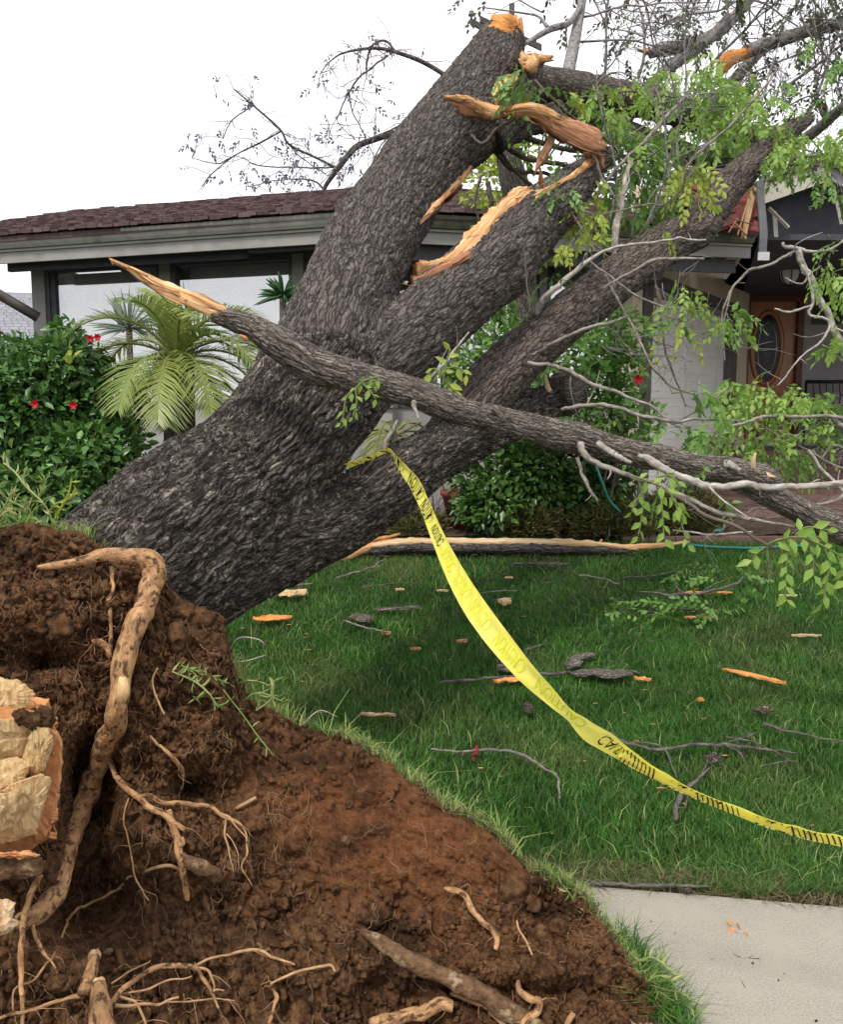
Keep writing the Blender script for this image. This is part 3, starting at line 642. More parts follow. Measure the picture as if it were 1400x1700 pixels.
# porch floor and brick steps
st = thing('brick_steps', 'brown brick steps leading up to the front door behind the branches', 'steps', P(1330, 830, 11.6))
ux0, ux1 = P(1222, 700, 12.3)[0], P(1700, 700, 12.3)[0]
def bricks(x0, x1, y0, y1, z0, z1, limit):
    box(MORT, (x0, y0 + .008, z0), (x1 - x0, 0, 0), (0, y1 - y0, 0), (0, 0, z1 - z0 - .008))
    nx = int((x1 - x0) / .21)
    for r_ in range(2):
        for i in range(nx):
            xx = x0 + (i + (.5 if r_ else 0)) * .21
            if xx + .2 > x1: continue
            yield (xx, y0 - random.uniform(0, .006), z0 + r_ * (z1 - z0) / 2 + .003, .2, .09, (z1 - z0) / 2 - .011)
    for i in range(int((x1 - x0) / .105)):
        yield (x0 + i * .105, y0 + .095, z1 - .03, .095, min(.24, y1 - y0 - .1), .031 + random.uniform(0, .004))
MORT = MB(); items = []
for k, (yy, za, zb, xo) in enumerate(((11.2, .50, .68, -.75), (11.65, .68, .86, -.35), (12.1, .86, 1.04, 0))):
    items += list(bricks(ux0 + xo, ux1, yy, yy + .45 if k < 2 else 13.88, za, zb, 0))
MORT.build('mortar_bed', 'mortar', st, False)
items.sort(key=lambda t: t[0]); me_b = {}
for it in items[:290]:
    m_ = MB(); box(m_, it[:3], (it[3], 0, 0), (0, it[4], 0), (0, 0, it[5]), rnd=0.0)
    m_.build('brick', 'brick', st, False)
if items[290:]:
    m_ = MB()
    for it in items[290:]: box(m_, it[:3], (it[3], 0, 0), (0, it[4], 0), (0, 0, it[5]))
    m_.build('bricks_beyond', 'brick', st, False, kind='stuff')
# path of pavers in front of the steps
pv = MB(); pts = [P(1150, 880, 7.6), P(1700, 880, 7.6)]
fl = MB(); a = np.array([2.75, 8.3, .475]); box(fl, (a[0] , 8.3, .3), (7, 0, 0), (0, 3.0, 0), (0, 0, .2)); fl.build('path', 'mortar', kind='structure', smooth=False)
pvr = bpy.data.objects['path']
cnt = 0
for j in range(12):
    for i in range(16):
        m_ = MB(); box(m_, (2.77 + i * .25 + (j % 2) * .12, 8.32 + j * .24, .495), (.238, 0, 0), (0, .228, 0), (0, 0, .022 + random.uniform(0, .006)), rnd=0.0)
        m_.build('paver', 'brick', pvr, False)
# porch ceiling / underside of the right roof, broken gable
c = MB(); V = np.array([(ER[0] + .05, 9.45, 0), (12, 9.45, 0), (12, 15.5, 0), (GE[0] - .05, 15.5, 0), (GE[0] - .05, 13.95, 0)], float); c.add(np.vstack([V + [0, 0, ZE - .08], V + [0, 0, ZE - .02]]), [(0, 1, 6, 5), (1, 2, 7, 6), (2, 3, 8, 7), (3, 4, 9, 8), (4, 0, 5, 9)], [(0, 2, 1), (0, 3, 2), (0, 4, 3), (5, 6, 7), (5, 7, 8), (5, 8, 9)]); c.build('porch_ceiling', 'soffit', H, False)
A_, B_, C_ = P(1266, 318, 9.15), P(1376, 280, 9.5), P(1470, 330, 9.8)
def board(a, b, h, th, name, mt, par=H, dz=0):
    m_ = MB(); d = b - a; d2 = np.array([d[0], d[1], d[2]]); n_ = np.cross(d, [0, 0, 1.0]); n_ /= np.linalg.norm(n_)
    box(m_, a - np.array([0, 0, h / 2 - dz]), d2, n_ * th, (0, 0, h)); return m_.build(name, mt, par, False)
board(A_, B_, .25, .04, 'barge_board', 'barge'); board(B_ + [.02, .02, 0], C_, .25, .04, 'barge_board', 'trim')
up = np.array([0, 0, .14]); board(A_ + up + [0, -.05, 0], B_ + up + [0, -.05, 0], .045, .03, 'trim_strip', 'barge')
board(P(1290, 352, 9.5), P(1293, 392, 9.45), .0 + .02, .05, 'trim_strip', 'barge')
gab = MB(); V = [P(1262, 405, 9.75), P(1500, 405, 9.95), P(1500, 320, 9.95), P(1376, 268, 9.75), P(1262, 310, 9.6)]; V += [v + np.array([0, .06, 0]) for v in V]
gab.add(V, [(0, 1, 2, 3), (5, 8, 7, 6)], [(0, 3, 4), (5, 9, 8)]); gab.build('gable_soffit', 'soffit', H, False)
rf = MB(); V = [P(1266, 300, 9.1), P(1378, 262, 9.4), P(1378, 262, 9.4) + [.2, 4.5, .2], P(1266, 300, 9.1) + [-.3, 4.5, .5]]; V = [np.array(v) for v in V]; V += [v - [0, 0, .05] for v in V]
rf.add(V, [(0, 1, 2, 3), (7, 6, 5, 4), (0, 4, 5, 1), (3, 2, 6, 7)]); V = [np.array(v) for v in [P(1378, 262, 9.4), P(1520, 325, 9.8), P(1520, 325, 9.8) + [.3, 4.5, 0], P(1378, 262, 9.4) + [.2, 4.5, .2]]]; V += [v - [0, 0, .05] for v in V]
rf.add(V, [(0, 1, 2, 3), (7, 6, 5, 4), (0, 4, 5, 1), (3, 2, 6, 7)]); rf.build('porch_roof', 'shake', H, False)
for a, b in (((1277, 345, 9.4), (1310, 378, 9.4)), ((1372, 290, 9.6), (1364, 335, 9.6)), ((1380, 285, 9.55), (1398, 372, 9.6))):
    m_ = MB(); p0, p1 = P(*a), P(*b); tube(m_, [p0, p1], [.022, .02], 4, n=2); m_.build('rafter', 'barge', H, False)
# hanging bent length of downpipe
dp = MB(); pts = [P(1263, 300, 8.95), P(1264, 335, 8.95), P(1268, 385, 8.92), P(1267, 412, 8.9), P(1267, 430, 8.9)]; tube(dp, pts, [.062, .06, .066, .064, .064], 4, n=14, flat=.6, up=(1, .3, 0)); dp.build('bent_downpipe', 'metal_grey', H, False)
dp = MB(); p0 = P(1268, 424, 8.84); box(dp, p0 + [-.055, -.02, -.05], (.11, 0, 0), (0, .02, 0), (0, 0, .08)); dp.build('downpipe_bracket', 'white_paint', H, False)
# crushed roof corner: hanging red tiles and raw boards
for k in range(34):
    px = random.uniform(1118, 1250); py = 300 + (k / 34) * 82 + random.uniform(-6, 6)
    if px < 1190 and py > 345: px += 60
    c = P(px, py, 9.0 + (383 - py) * .006); d = Vector((1, random.uniform(-.2, .2), random.uniform(-.25, .35))).normalized(); n_ = Vector((random.uniform(-.2, .2), -.8, random.uniform(.4, .9))).normalized(); e = n_.cross(d)
    m_ = MB(); V = boxv(np.zeros(3) - .5 * np.array(d) * .30, np.array(d) * .30, np.array(e) * .16, np.array(n_) * .016) + c
    V += RNG.normal(size=V.shape) * .006; m_.add(V, BOXQ, rnd=0.0); m_.build('broken_shingle', 'tile_red', H, False)
for a, b, w_, mt in (((1252, 312, 9.05), (1236, 392, 8.95), .035, 'rawlumber'), ((1246, 322, 9.1), (1226, 388, 9.0), .012, 'rawlumber'), ((1222, 372, 8.95), (1238, 388, 8.93), .02, 'rawlumber'), ((1213, 382, 8.95), (1222, 368, 8.95), .012, 'rawlumber'), ((1195, 316, 9.2), (1255, 305, 9.1), .03, 'soffit'), ((1130, 345, 9.2), (1200, 318, 9.2), .025, 'soffit')):
    m_ = MB(); tube(m_, [P(*a), P(*b)], [w_, w_ * .8], 4, n=6, flat=.5, rough=.2, jag=.04); m_.build('splintered_board', mt, H, False)
# exposed dark attic behind the hole
m_ = MB(); box(m_, P(1120, 395, 9.5) , (1.3, .2, 0), (0, .1, 0), (0, 0, .55)); m_.build('attic_board', 'soffit', H, False)
# porch lamp
lm = thing('porch_lantern', 'domed glass lantern hanging in the shade beside the front door', 'lamp', P(1313, 470, 11.5))
c = P(1313, 440, 11.5); rr = .115
def lathe(prof, c, N=20):
    V = []; Q = []
    for r_, z in prof:
        for i in range(N): a = 2 * math.pi * i / N; V.append(c + np.array([r_ * math.cos(a), r_ * math.sin(a), z]))
    for k in range(len(prof) - 1):
        for i in range(N): Q.append((k * N + i, k * N + (i + 1) % N, (k + 1) * N + (i + 1) % N, (k + 1) * N + i))
    return V, Q
m_ = MB(); m_.add(*lathe([(0.001, .30 - .02), (.012, .28), (.012, .05), (.10, .035), (.135, .0), (.14, -.02), (.125, -.03), (.001, -.03)], c)); m_.build('lamp_cap', 'iron', lm)
m_ = MB(); m_.add(*lathe([(.118, -.031), (.122, -.08), (.11, -.16), (.07, -.22), (.001, -.245)], c)); m_.build('lamp_shade', 'lamp_glass', lm)
m_ = MB()
for k in range(6):
    a = k * math.pi / 3 + .3; dv = np.array([math.cos(a), math.sin(a), 0]); tube(m_, [c + dv * .128 + [0, 0, -.02], c + dv * .13 + [0, 0, -.09], c + dv * .115 + [0, 0, -.17], c + dv * .06 + [0, 0, -.235], c + [0, 0, -.26]], [.007] * 5, 5)
m_.add(*lathe([(.001, -.25), (.02, -.26), (.012, -.3), (.001, -.31)], c, 8)); m_.build('lamp_rib', 'iron', lm)
m_ = MB(); tube(m_, [c + [0, 0, .27], P(1313, 300, 11.5)], [.006, .006], 5, n=2); m_.build('lamp_rod', 'iron', lm)
# iron bench with red cushion
bn = thing('iron_bench', 'black scrolled iron bench with a red cushion on the porch at the right edge', 'bench', P(1390, 745, 12.9))
fr = MB(); A0 = P(1359, 735, 12.9); z0 = 1.04; x0 = A0[0]
for xx in (0, 1.2):
    for yy in (0, .5): tube(fr, [(x0 + xx, 12.9 + yy, z0), (x0 + xx, 12.9 + yy, z0 + (.62 if yy == 0 else .98))], [.02, .02], 6, n=2)
    tube(fr, [(x0 + xx, 12.85, z0 + .62), (x0 + xx, 13.4, z0 + .66)], [.022, .022], 6, n=3)
fr.build('bench_frame', 'iron', bn)
fr = MB(); tube(fr, [(x0, 13.4, z0 + .98), (x0 + 1.2, 13.4, z0 + .98)], [.03, .03], 6, n=3)
for i in range(1, 12): tube(fr, [(x0 + i * .1, 13.4, z0 + .45), (x0 + i * .1 + .03, 13.4, z0 + .7), (x0 + i * .1, 13.4, z0 + .97)], [.009] * 3, 5)
for i in range(5):
    t = np.linspace(0, 5, 14); cc = np.array([x0 + .15 + i * .22, 13.38, z0 + .78]); tube(fr, [cc + [.012 * a * math.cos(a), 0, .012 * a * math.sin(a)] for a in t], [.008] * 14, 4)
fr.build('backrest', 'iron', bn)
fr = MB(); box(fr, (x0, 12.92, z0 + .40), (1.2, 0, 0), (0, .46, 0), (0, 0, .03)); fr.build('seat', 'iron', bn, False)
cu_ = MB(); V, Q = lathe([(.001, .0), (.20, .0), (.25, .04), (.25, .12), (.2, .17), (.001, .18)], np.zeros(3), 16); V = np.array(V) * [2.0, .95, 1]; cu_.add(V + [x0 + .62, 13.14, z0 + .432], Q)
cob = cu_.build('cushion', 'red_cloth', label='plump red cushion lying on the black iron porch bench', cat='cushion')

# ================================================================ the neighbours, poles, wires
nb = thing('neighbour_house', 'grey shingled neighbouring roof glimpsed past the left corner of the house', 'house', P(-60, 600, 16))
a0, a1 = P(-200, 592, 15.5), P(78, 588, 15.5); top0, top1 = P(-200, 478, 19.5), P(70, 487, 19.5)
m_ = MB(); V = [a0, a1, top1, top0]; V += [v - np.array([0, 0, .12]) for v in V]; m_.add(V, [(0, 1, 2, 3), (7, 6, 5, 4), (0, 4, 5, 1), (1, 5, 6, 2)]); nro = m_.build('roof', 'neighbour', nb, False)
sing = []
for r_ in range(22):
    t0, t1 = r_ / 22, (r_ + 1.25) / 22; x = 0.30 + random.random() * .03
    while x < .98:
        w = random.uniform(.035, .06); L_ = lambda s, t: (a0 * (1 - s) + a1 * s) * (1 - t) + (top0 * (1 - s) + top1 * s) * t
        sing.append([L_(x, t0) + [0, 0, .02], L_(x + w * .94, t0) + [0, 0, .02], L_(x + w * .94, t1) + [0, 0, .012], L_(x, t1) + [0, 0, .012]]); x += w
for v in sing[:290]:
    m_ = MB(); V = v + [q_ + np.array([0, 0, .025]) for q_ in v]; m_.add(V, [(3, 2, 1, 0), (4, 5, 6, 7), (0, 1, 5, 4), (1, 2, 6, 5), (2, 3, 7, 6), (3, 0, 4, 7)], rnd=0.0); m_.build('shingle', 'neighbour', nro, False)
m_ = MB(); box(m_, a0 + [0, .3, -3.2], a1 - a0 - [.3, 0, 0], (0, 7, 0), (0, 0, 3.1)); m_.build('wall', 'wallgrey', nb, False)
pp = thing('utility_pole', 'dark wooden utility pole whose crossarm peeps out behind the broken trunk top', 'utility pole', (P(850, 700, 42)[0], 42, .5))
m_ = MB(); q0 = P(850, 30, 42); tube(m_, [(q0[0], 42, .4), q0 + [0, 0, .6]], [.17, .13], 8, n=4); m_.build('pole', 'pole_wood', pp)
for a, b in (((781, 34, 41.8), (870, 78, 41.9)), ((797, 30, 42.2), (900, 78, 42.3))):
    m_ = MB(); p0, p1 = P(*a), P(*b); box(m_, p0 - [0, 0, .14], p1 - p0, (0, .14, 0), (0, 0, .26)); co_ = m_.build('crossarm', 'pole_wood', pp, False)
m_ = MB(); c = P(783, 26, 41.8); m_.add(*lathe([(.001, .24), (.06, .22), (.13, .15), (.10, .12), (.15, .06), (.15, .0), (.05, -.03), (.05, -.2), (.001, -.2)], c, 10)); m_.build('insulator', 'metal_grey', pp)
m_ = MB()
for k, (ay, by) in enumerate(((262, 26), (285, 33), (292, 60))):
    p0, p1 = P(-300, ay + 62, 46), P(783 if k < 2 else 860, by, 41.8); mid = (p0 + p1) / 2 - [0, 0, 1.2]; tube(m_, [p0, mid, p1], [.0065] * 3, 4, n=16); m_.build('power_line', 'metal_grey', label=['uppermost of three thin power lines sagging across the white sky', 'middle one of three thin power lines in the white sky', 'lowest of three thin power lines in the sky above the roof'][k], cat='power line', group='power lines in the sky'); m_ = MB()
# leaning dark rail beside the house corner
m_ = MB(); tube(m_, [P(-60, 455, 9.4), P(63, 527, 9.75)], [.055, .055], 4, n=4); m_.build('handrail', 'post_brown', label='dark sloping rail running down to the left corner of the house', cat='rail')
# ================================================================ the fallen tree
tree = thing('fallen_tree', 'huge uprooted tree with fissured grey bark and snapped limbs, leaning onto the house', 'tree', P(200, 1000, 3.0))
T = tree
SPINES = {
 'trunk': [(60, 1085, 2.85, 350), (180, 995, 3.0, 330), (325, 872, 3.3, 312), (392, 816, 3.45, 268), (456, 748, 3.6, 240), (520, 655, 3.85, 218), (560, 575, 4.05, 160)],
 'A': [(522, 648, 3.9, 200), (552, 545, 4.05, 172), (590, 455, 4.3, 160), (625, 390, 4.5, 152), (690, 290, 4.9, 140), (765, 190, 5.3, 128), (808, 122, 5.55, 104), (836, 66, 5.7, 78)],
 'D': [(330, 960, 3.2, 175), (450, 908, 3.4, 158), (560, 862, 3.65, 128), (660, 795, 3.95, 118), (755, 737, 4.3, 96), (860, 690, 4.7, 76), (935, 658, 5.0, 58)],
 'B': [(545, 680, 3.9, 150), (635, 600, 4.05, 142), (700, 545, 4.2, 134), (765, 487, 4.35, 138), (845, 412, 4.6, 128), (912, 345, 4.85, 100), (960, 302, 5.1, 70), (1003, 262, 5.35, 34)],
 'C': [(735, 740, 4.35, 84), (800, 655, 4.45, 92), (885, 575, 4.65, 88), (1000, 482, 4.95, 82), (1090, 415, 5.2, 74), (1160, 374, 5.4, 68), (1215, 305, 5.65, 58), (1300, 226, 6.0, 36), (1345, 198, 6.2, 18)],
}
SP3 = {}
for k, rows in SPINES.items():
    p, r = pxw(rows); q = cr(np.column_stack([p, r * (.92 if k != 'B' else .88)]), 40); SP3[k] = q
def tdist(X, q):                            # distance from points to a tapered tube surface
    best = np.full(len(X), 9.0)
    for i in range(len(q) - 1):
        a, b = q[i, :3], q[i + 1, :3]; ab = b - a; t = np.clip((X - a) @ ab / (ab @ ab), 0, 1)
        d = np.linalg.norm(X - (a + t[:, None] * ab), axis=1) - (q[i, 3] * (1 - t) + q[i + 1, 3] * t); best = np.minimum(best, d)
    return best
def bark_tube(key, name, mt, dl, dc, cell_l, cell_c, amp, nbrs, wavy=.5, endcap=True, lumps=()):
    q0 = SP3[key]; Ltot = np.sum(np.linalg.norm(np.diff(q0[:, :3], axis=0), axis=1)); N = int(Ltot / dl); q = cr(q0, N)
    p, r = q[:, :3], q[:, 3]; t, U, Vv = frames(p); R0 = float(np.mean(r)); M = int(2 * np.pi * R0 / dc)
    a = np.linspace(0, 2 * np.pi, M, endpoint=False); L = np.r_[0, np.cumsum(np.linalg.norm(np.diff(p, axis=0), axis=1))]
    D = U[:, None] * np.cos(a)[None, :, None] + Vv[:, None] * np.sin(a)[None, :, None]
    X = (p[:, None] + D * r[:, None, None]).reshape(-1, 3); D = D.reshape(-1, 3)
    lo = fbm(X, 2.2, 3); rr = np.repeat(r, M); X = X + D * (lo * .10 * rr)[:, None]
    for (lx, ly, ld, lr, lh) in lumps:       # knots and swellings
        c = P(lx, ly, ld); d = np.linalg.norm(X - c, axis=1); X = X + D * (lh * np.exp(-(d / lr) ** 2))[:, None]
    for nb_ in nbrs:                          # fillet where limbs join
        d = tdist(X, SP3[nb_]); kk = .08; h = np.clip(kk - np.abs(d), 0, kk); X = X + D * (h * h / (3.2 * kk))[:, None]
    th = np.tile(a, N); ll = np.repeat(L, M)
    w1 = fbm(X + 3, 3.0, 3); w2 = fbm(X + 31, 9.0, 3); w3 = fbm(X - 12, 14.0, 2)
    nc = max(6, int(round(2 * np.pi * R0 / cell_c)))
    u = th / (2 * np.pi) * nc + wavy * w1 * 2.2 + .8 * w3; v = ll / cell_l + w2 * 1.1
    f1, f2, cid = worley(u, v, nc); e = f2 - f1; h = sstep(0.02, .34, e)
    g1, g2, gid = worley(u * 2.1 + 7.7, v * 1.7 + 3.1, None); h2 = sstep(0, .3, g2 - g1)
    fine = fbm(X, 90, 2)
    disp = amp * (h * (.62 + .75 * cid) - .75) + amp * .33 * h2 * h + amp * .22 * fine
    X = X + D * disp[:, None]
    tc = np.stack([rr * np.cos(th), rr * np.sin(th), ll + len(key) * 1.3], -1)
    i = np.arange(N - 1)[:, None] * M; j = np.arange(M)[None]; j2 = (j + 1) % M
    Q = np.stack([i + j, i + j2, i + M + j2, i + M + j], -1).reshape(-1, 4)
    mb = MB(); rnd = np.clip(cid * .7 + .3 * gid, 0, 1) * (.25 + .75 * h)
    X = np.vstack([X, p[0], p[-1]]); tc = np.vstack([tc, [0, 0, 0], [0, 0, L[-1]]]); rnd = np.r_[rnd, .3, .3]
    jj = np.arange(M); TT = np.vstack([np.stack([np.full(M, N * M), (jj + 1) % M, jj], -1), np.stack([np.full(M, N * M + 1), (N - 1) * M + jj, (N - 1) * M + (jj + 1) % M], -1)])
    mb.add(X, Q, TT, tc=tc, rnd=rnd); return mb.build(name, mt, T)
bark_tube('trunk', 'trunk', 'bark_lower', .0052, .0050, .14, .034, .0130, ['A', 'D', 'B'], wavy=1.0)
bark_tube('A', 'limb', 'bark', .0062, .0062, .10, .040, .0070, ['trunk', 'B'], lumps=[(800, 225, 5.2, .17, .07), (842, 110, 5.45, .10, .03), (560, 500, 3.9, .2, .02)])
bark_tube('B', 'limb', 'bark', .0068, .0062, .10, .040, .0075, ['trunk', 'A'], lumps=[(845, 405, 4.35, .06, .035), (860, 470, 4.5, .12, .03)])
bark_tube('D', 'limb', 'bark_lower', .0068, .0062, .12, .036, .0100, ['trunk', 'C'], wavy=.9)
bark_tube('C', 'limb', 'bark_brown', .0085, .0075, .10, .040, .0070, ['D'], lumps=[(1168, 380, 5.3, .09, .045), (1085, 455, 5.1, .08, .03), (1120, 380, 5.2, .06, .02)])
# hollow knot on limb B
kp = P(842, 408, 4.33)
# BVH of the wood for placing strips on it
bv, bp_ = [], []
for k, q in SP3.items():
    mb = MB(); tube(mb, q[::2, :3], q[::2, 3] * 1.0, 20, n=40); V, Q, Tt = mb.arrays(); o = len(bv)
    bv += [tuple(v) for v in V]; bp_ += [tuple(int(x) + o for x in f) for f in Q]
TREEBVH = BVHTree.FromPolygons(bv, bp_)
def on_tree(px, py, lift=.0, default=4.5):
    r = ray(px, py); r = r / np.linalg.norm(r); h = TREEBVH.ray_cast(Vector((0, 0, EYE)), Vector(r))
    if h[0] is None: return P(px, py, default)
    return np.array(h[0]) - r * lift
def strip(name, rows, mt, parent=T, lift=.012, default=4.5, flat=.35, rough=.5, rs=45, sides=12, jag=.04, n=None):
    pts = np.array([on_tree(a, b, lift, default) for a, b, w in rows]); dd = np.array([P_[1] for P_ in pts])
    if len(dd) > 4:                       # smooth depth only
        k = np.convolve(np.pad(dd, 1, mode='edge'), [.25, .5, .25], 'valid')
        pts = np.array([P(a, b, d) for (a, b, w), d in zip(rows, k)]); dd = k
    rad = np.array([w * d / FPX / 2 for (a, b, w), d in zip(rows, dd)]); vd = pts.mean(0) - [0, 0, EYE]
    mb = MB(); Pm = cr(np.column_stack([pts, rad]), n or len(rows) * 8)
    fb = 'wood' in mt
    tube(mb, Pm[:, :3], Pm[:, 3], max(sides, 18), n=len(Pm), flat=flat, up=-vd / np.linalg.norm(vd), rough=rough * (.45 if fb else 1), rs=rs, jag=jag, fibre=.42 if fb else 0)
    if fb:                                    # loose slivers lifting off the tear
        for _ in range(max(3, len(Pm) // 7)):
            i = random.randint(0, len(Pm) - 5); a_ = Pm[i, :3] + RNG.normal(size=3) * Pm[i, 3] * .45 - vd / np.linalg.norm(vd) * Pm[i, 3] * .3; j = min(len(Pm) - 1, i + random.randint(3, 10)); b_ = Pm[j, :3] + RNG.normal(size=3) * Pm[j, 3] * .8 - vd / np.linalg.norm(vd) * Pm[j, 3] * .5
            tube(mb, [a_, (a_ + b_) / 2 + RNG.normal(size=3) * .006, b_], [.0045, .0035, .0006], 4, n=6)
    return mb.build(name, mt, parent)
# torn wood on limb B
strip('torn_strip', [(688, 470, 22), (702, 458, 40), (725, 446, 30), (752, 432, 24), (775, 412, 24), (797, 388, 26), (822, 362, 24), (846, 340, 28), (866, 326, 28), (878, 318, 14)], 'torn_wood', lift=.02, rough=.7)
strip('torn_strip', [(682, 464, 14), (700, 470, 16), (722, 452, 14), (748, 440, 12), (775, 425, 10)], 'red_wood', lift=.03, rough=.7)
strip('torn_strip', [(893, 325, 9), (915, 312, 7), (935, 300, 7), (955, 290, 8), (975, 272, 11), (992, 252, 8)], 'torn_wood', lift=.04, default=4.9)
strip('torn_strip', [(896, 322, 14), (898, 305, 10), (897, 282, 3)], 'torn_wood', lift=.0, default=4.6, flat=.5)
strip('torn_strip', [(648, 485, 8), (665, 478, 8), (690, 476, 6)], 'red_wood', lift=.01)
# the crack on limb A
strip('torn_strip', [(702, 362, 5), (718, 345, 10), (735, 330, 9), (748, 312, 12), (762, 298, 13), (775, 284, 9), (781, 274, 4)], 'torn_wood', lift=.006, rough=.8, flat=.25)
strip('torn_strip', [(700, 368, 4), (722, 349, 6), (742, 333, 6), (765, 308, 6)], 'red_wood', lift=.012, rough=.8)
# broken top of limb A
strip('cut_end', [(820, 44, 34), (838, 52, 42), (860, 57, 18)], 'cut_wood', default=5.62, lift=-.03, flat=.5, rough=.25, jag=.03)
ptop = one_tube('cut_end', [(838, 76, 5.66, 66), (841, 60, 5.68, 56), (842, 51, 5.68, 46)], 'cut_wood', T, sides=22, rough=.15, rs=20, jag=.09, fibre=.25)
one_tube('splinter', [(832, 60, 5.6, 12), (822, 45, 5.6, 9), (818, 38, 5.6, 3)], 'cut_wood', T, sides=5, jag=.02)
# twisted tongue of wood torn off to the left, and the ragged mass by the upper fork
strip('torn_tongue', [(744, 163, 4), (760, 168, 15), (782, 178, 26), (805, 187, 26), (830, 188, 17), (860, 186, 17), (895, 190, 22), (925, 207, 34), (955, 223, 38), (985, 237, 28), (1003, 246, 9)], 'red_wood', default=4.85, lift=.10, flat=.35, rough=.35)
strip('torn_tongue', [(745, 161, 4), (765, 164, 10), (790, 174, 14), (815, 184, 16), (840, 186, 14), (870, 181, 15), (900, 184, 12), (925, 194, 7)], 'torn_wood', default=4.78, lift=.13, flat=.5)
strip('torn_tongue', [(817, 170, 10), (828, 158, 28), (840, 142, 26), (852, 130, 20), (858, 118, 10)], 'torn_wood', default=4.95, lift=.05, flat=.4)
strip('torn_tongue', [(848, 108, 10), (862, 104, 22), (880, 106, 24), (884, 118, 10)], 'torn_wood', default=5.2, flat=.4)
strip('cut_end', [(880, 102, 12), (895, 98, 14), (912, 97, 9)], 'torn_wood', default=5.25, flat=.6)
strip('torn_tongue', [(915, 232, 12), (908, 248, 13), (898, 266, 10), (890, 284, 3)], 'red_wood', default=4.9, flat=.4)
strip('torn_tongue', [(985, 250, 24), (990, 266, 26), (997, 280, 12)], 'red_wood', default=5.0, flat=.5)
strip('splinter', [(818, 190, 8), (824, 178, 10), (832, 170, 4)], 'red_wood', default=5.0)
one_tube('snag', [(905, 99, 5.3, 6), (893, 108, 5.3, 22), (884, 128, 5.3, 32), (872, 160, 5.3, 34), (850, 200, 5.25, 44), (815, 230, 5.2, 60)], 'bark', T, sides=14, rough=.35, rs=25, n=30)
one_tube('snag', [(800, 222, 5.25, 66), (835, 225, 5.3, 44), (880, 205, 5.4, 38), (930, 190, 5.5, 44)], 'bark', T, sides=14, rough=.35, rs=22, n=30)
# broken stub end of limb D with pale splinter
one_tube('splinter', [(913, 650, 4.8, 12), (910, 640, 4.8, 9), (906, 622, 4.8, 3)], 'pale_wood', T, sides=5)
one_tube('snag', [(925, 655, 4.9, 64), (950, 650, 5.0, 62), (966, 640, 5.05, 30)], 'bark_brown', T, sides=12, rough=.4, rs=18, n=14, jag=.06)
# heavy horizontal limbs on the roof
def mb_bark(rows, name, mt='bark_brown', parent=T, sides=20, rough=.14, rs=16, n=None):
    return one_tube(name, rows, mt, parent, sides=sides, rough=rough, rs=rs, n=n or len(rows) * 10)
mb_bark([(870, 135, 5.5, 48), (920, 142, 5.8, 52), (1000, 155, 6.3, 50), (1080, 172, 6.8, 48), (1150, 193, 7.3, 46), (1215, 218, 7.7, 44), (1265, 240, 8.0, 36)], 'limb', sides=26)
mb_bark([(860, 165, 5.6, 34), (930, 180, 6.0, 42), (1000, 205, 6.4, 40), (1080, 235, 6.9, 36), (1170, 262, 7.4, 30), (1260, 262, 7.9, 24)], 'limb', 'bark')
mb_bark([(943, 125, 6.3, 20), (952, 80, 6.6, 19), (962, 30, 6.9, 15), (972, -30, 7.1, 12)], 'branch', 'bark_smooth', rough=.1)
mb_bark([(965, 10, 6.9, 6), (945, 38, 6.7, 10), (915, 48, 6.6, 10), (890, 62, 6.4, 8), (868, 75, 6.2, 6)], 'branch', 'bark_smooth')
mb_bark([(910, 46, 6.6, 7), (895, 28, 6.7, 4), (870, 22, 6.7, 3), (800, 12, 6.7, 2)], 'branch', 'bark_smooth', sides=8)
mb_bark([(890, 62, 6.4, 5), (888, 78, 6.4, 3)], 'branch', 'bark_smooth', sides=6)
mb_bark([(1040, 200, 7.2, 20), (1075, 150, 7.4, 18), (1115, 110, 7.6, 18), (1160, 80, 7.8, 16), (1210, 30, 8.0, 14)], 'branch', 'bark_smooth')
mb_bark([(1120, 220, 7.4, 18), (1180, 170, 7.6, 18), (1215, 140, 7.7, 20), (1240, 110, 7.8, 17), (1290, 60, 8.0, 10)], 'branch', 'bark_smooth')
mb_bark([(1290, 260, 7.6, 18), (1345, 225, 7.3, 17), (1400, 178, 7.0, 16), (1440, 150, 6.9, 14)], 'branch', 'bark_smooth')
mb_bark([(775, 215, 5.0, 4), (800, 235, 4.9, 5), (822, 215, 4.9, 5), (850, 200, 4.9, 4), (910, 145, 4.9, 4)], 'branch', 'twig_brown', sides=6)
# snapped branches lying on the roof: things of their own
i1 = thing('snapped_branch', 'snapped grey branch with a ragged tan end pointing left against the sky', 'branch', P(1160, 80, 8.1))
mb_bark([(1078, 90, 8.0, 14), (1100, 82, 8.0, 20), (1150, 74, 8.1, 21), (1195, 52, 8.2, 19), (1235, 12, 8.3, 16), (1265, -25, 8.4, 14)], 'bough', 'bark_smooth', i1)
one_tube('broken_end', [(1064, 84, 8.0, 5), (1078, 87, 8.0, 15), (1102, 90, 8.0, 14)], 'torn_wood', i1, sides=8, flat=.5, rough=.5, jag=.06)
j1 = thing('snapped_branch', 'long grey branch at top right ending in a bright orange curved fracture', 'branch', P(1300, 80, 7.6))
mb_bark([(1236, 88, 7.6, 20), (1262, 78, 7.6, 21), (1310, 62, 7.6, 20), (1360, 46, 7.6, 19), (1430, 36, 7.6, 18)], 'bough', 'bark_smooth', j1)
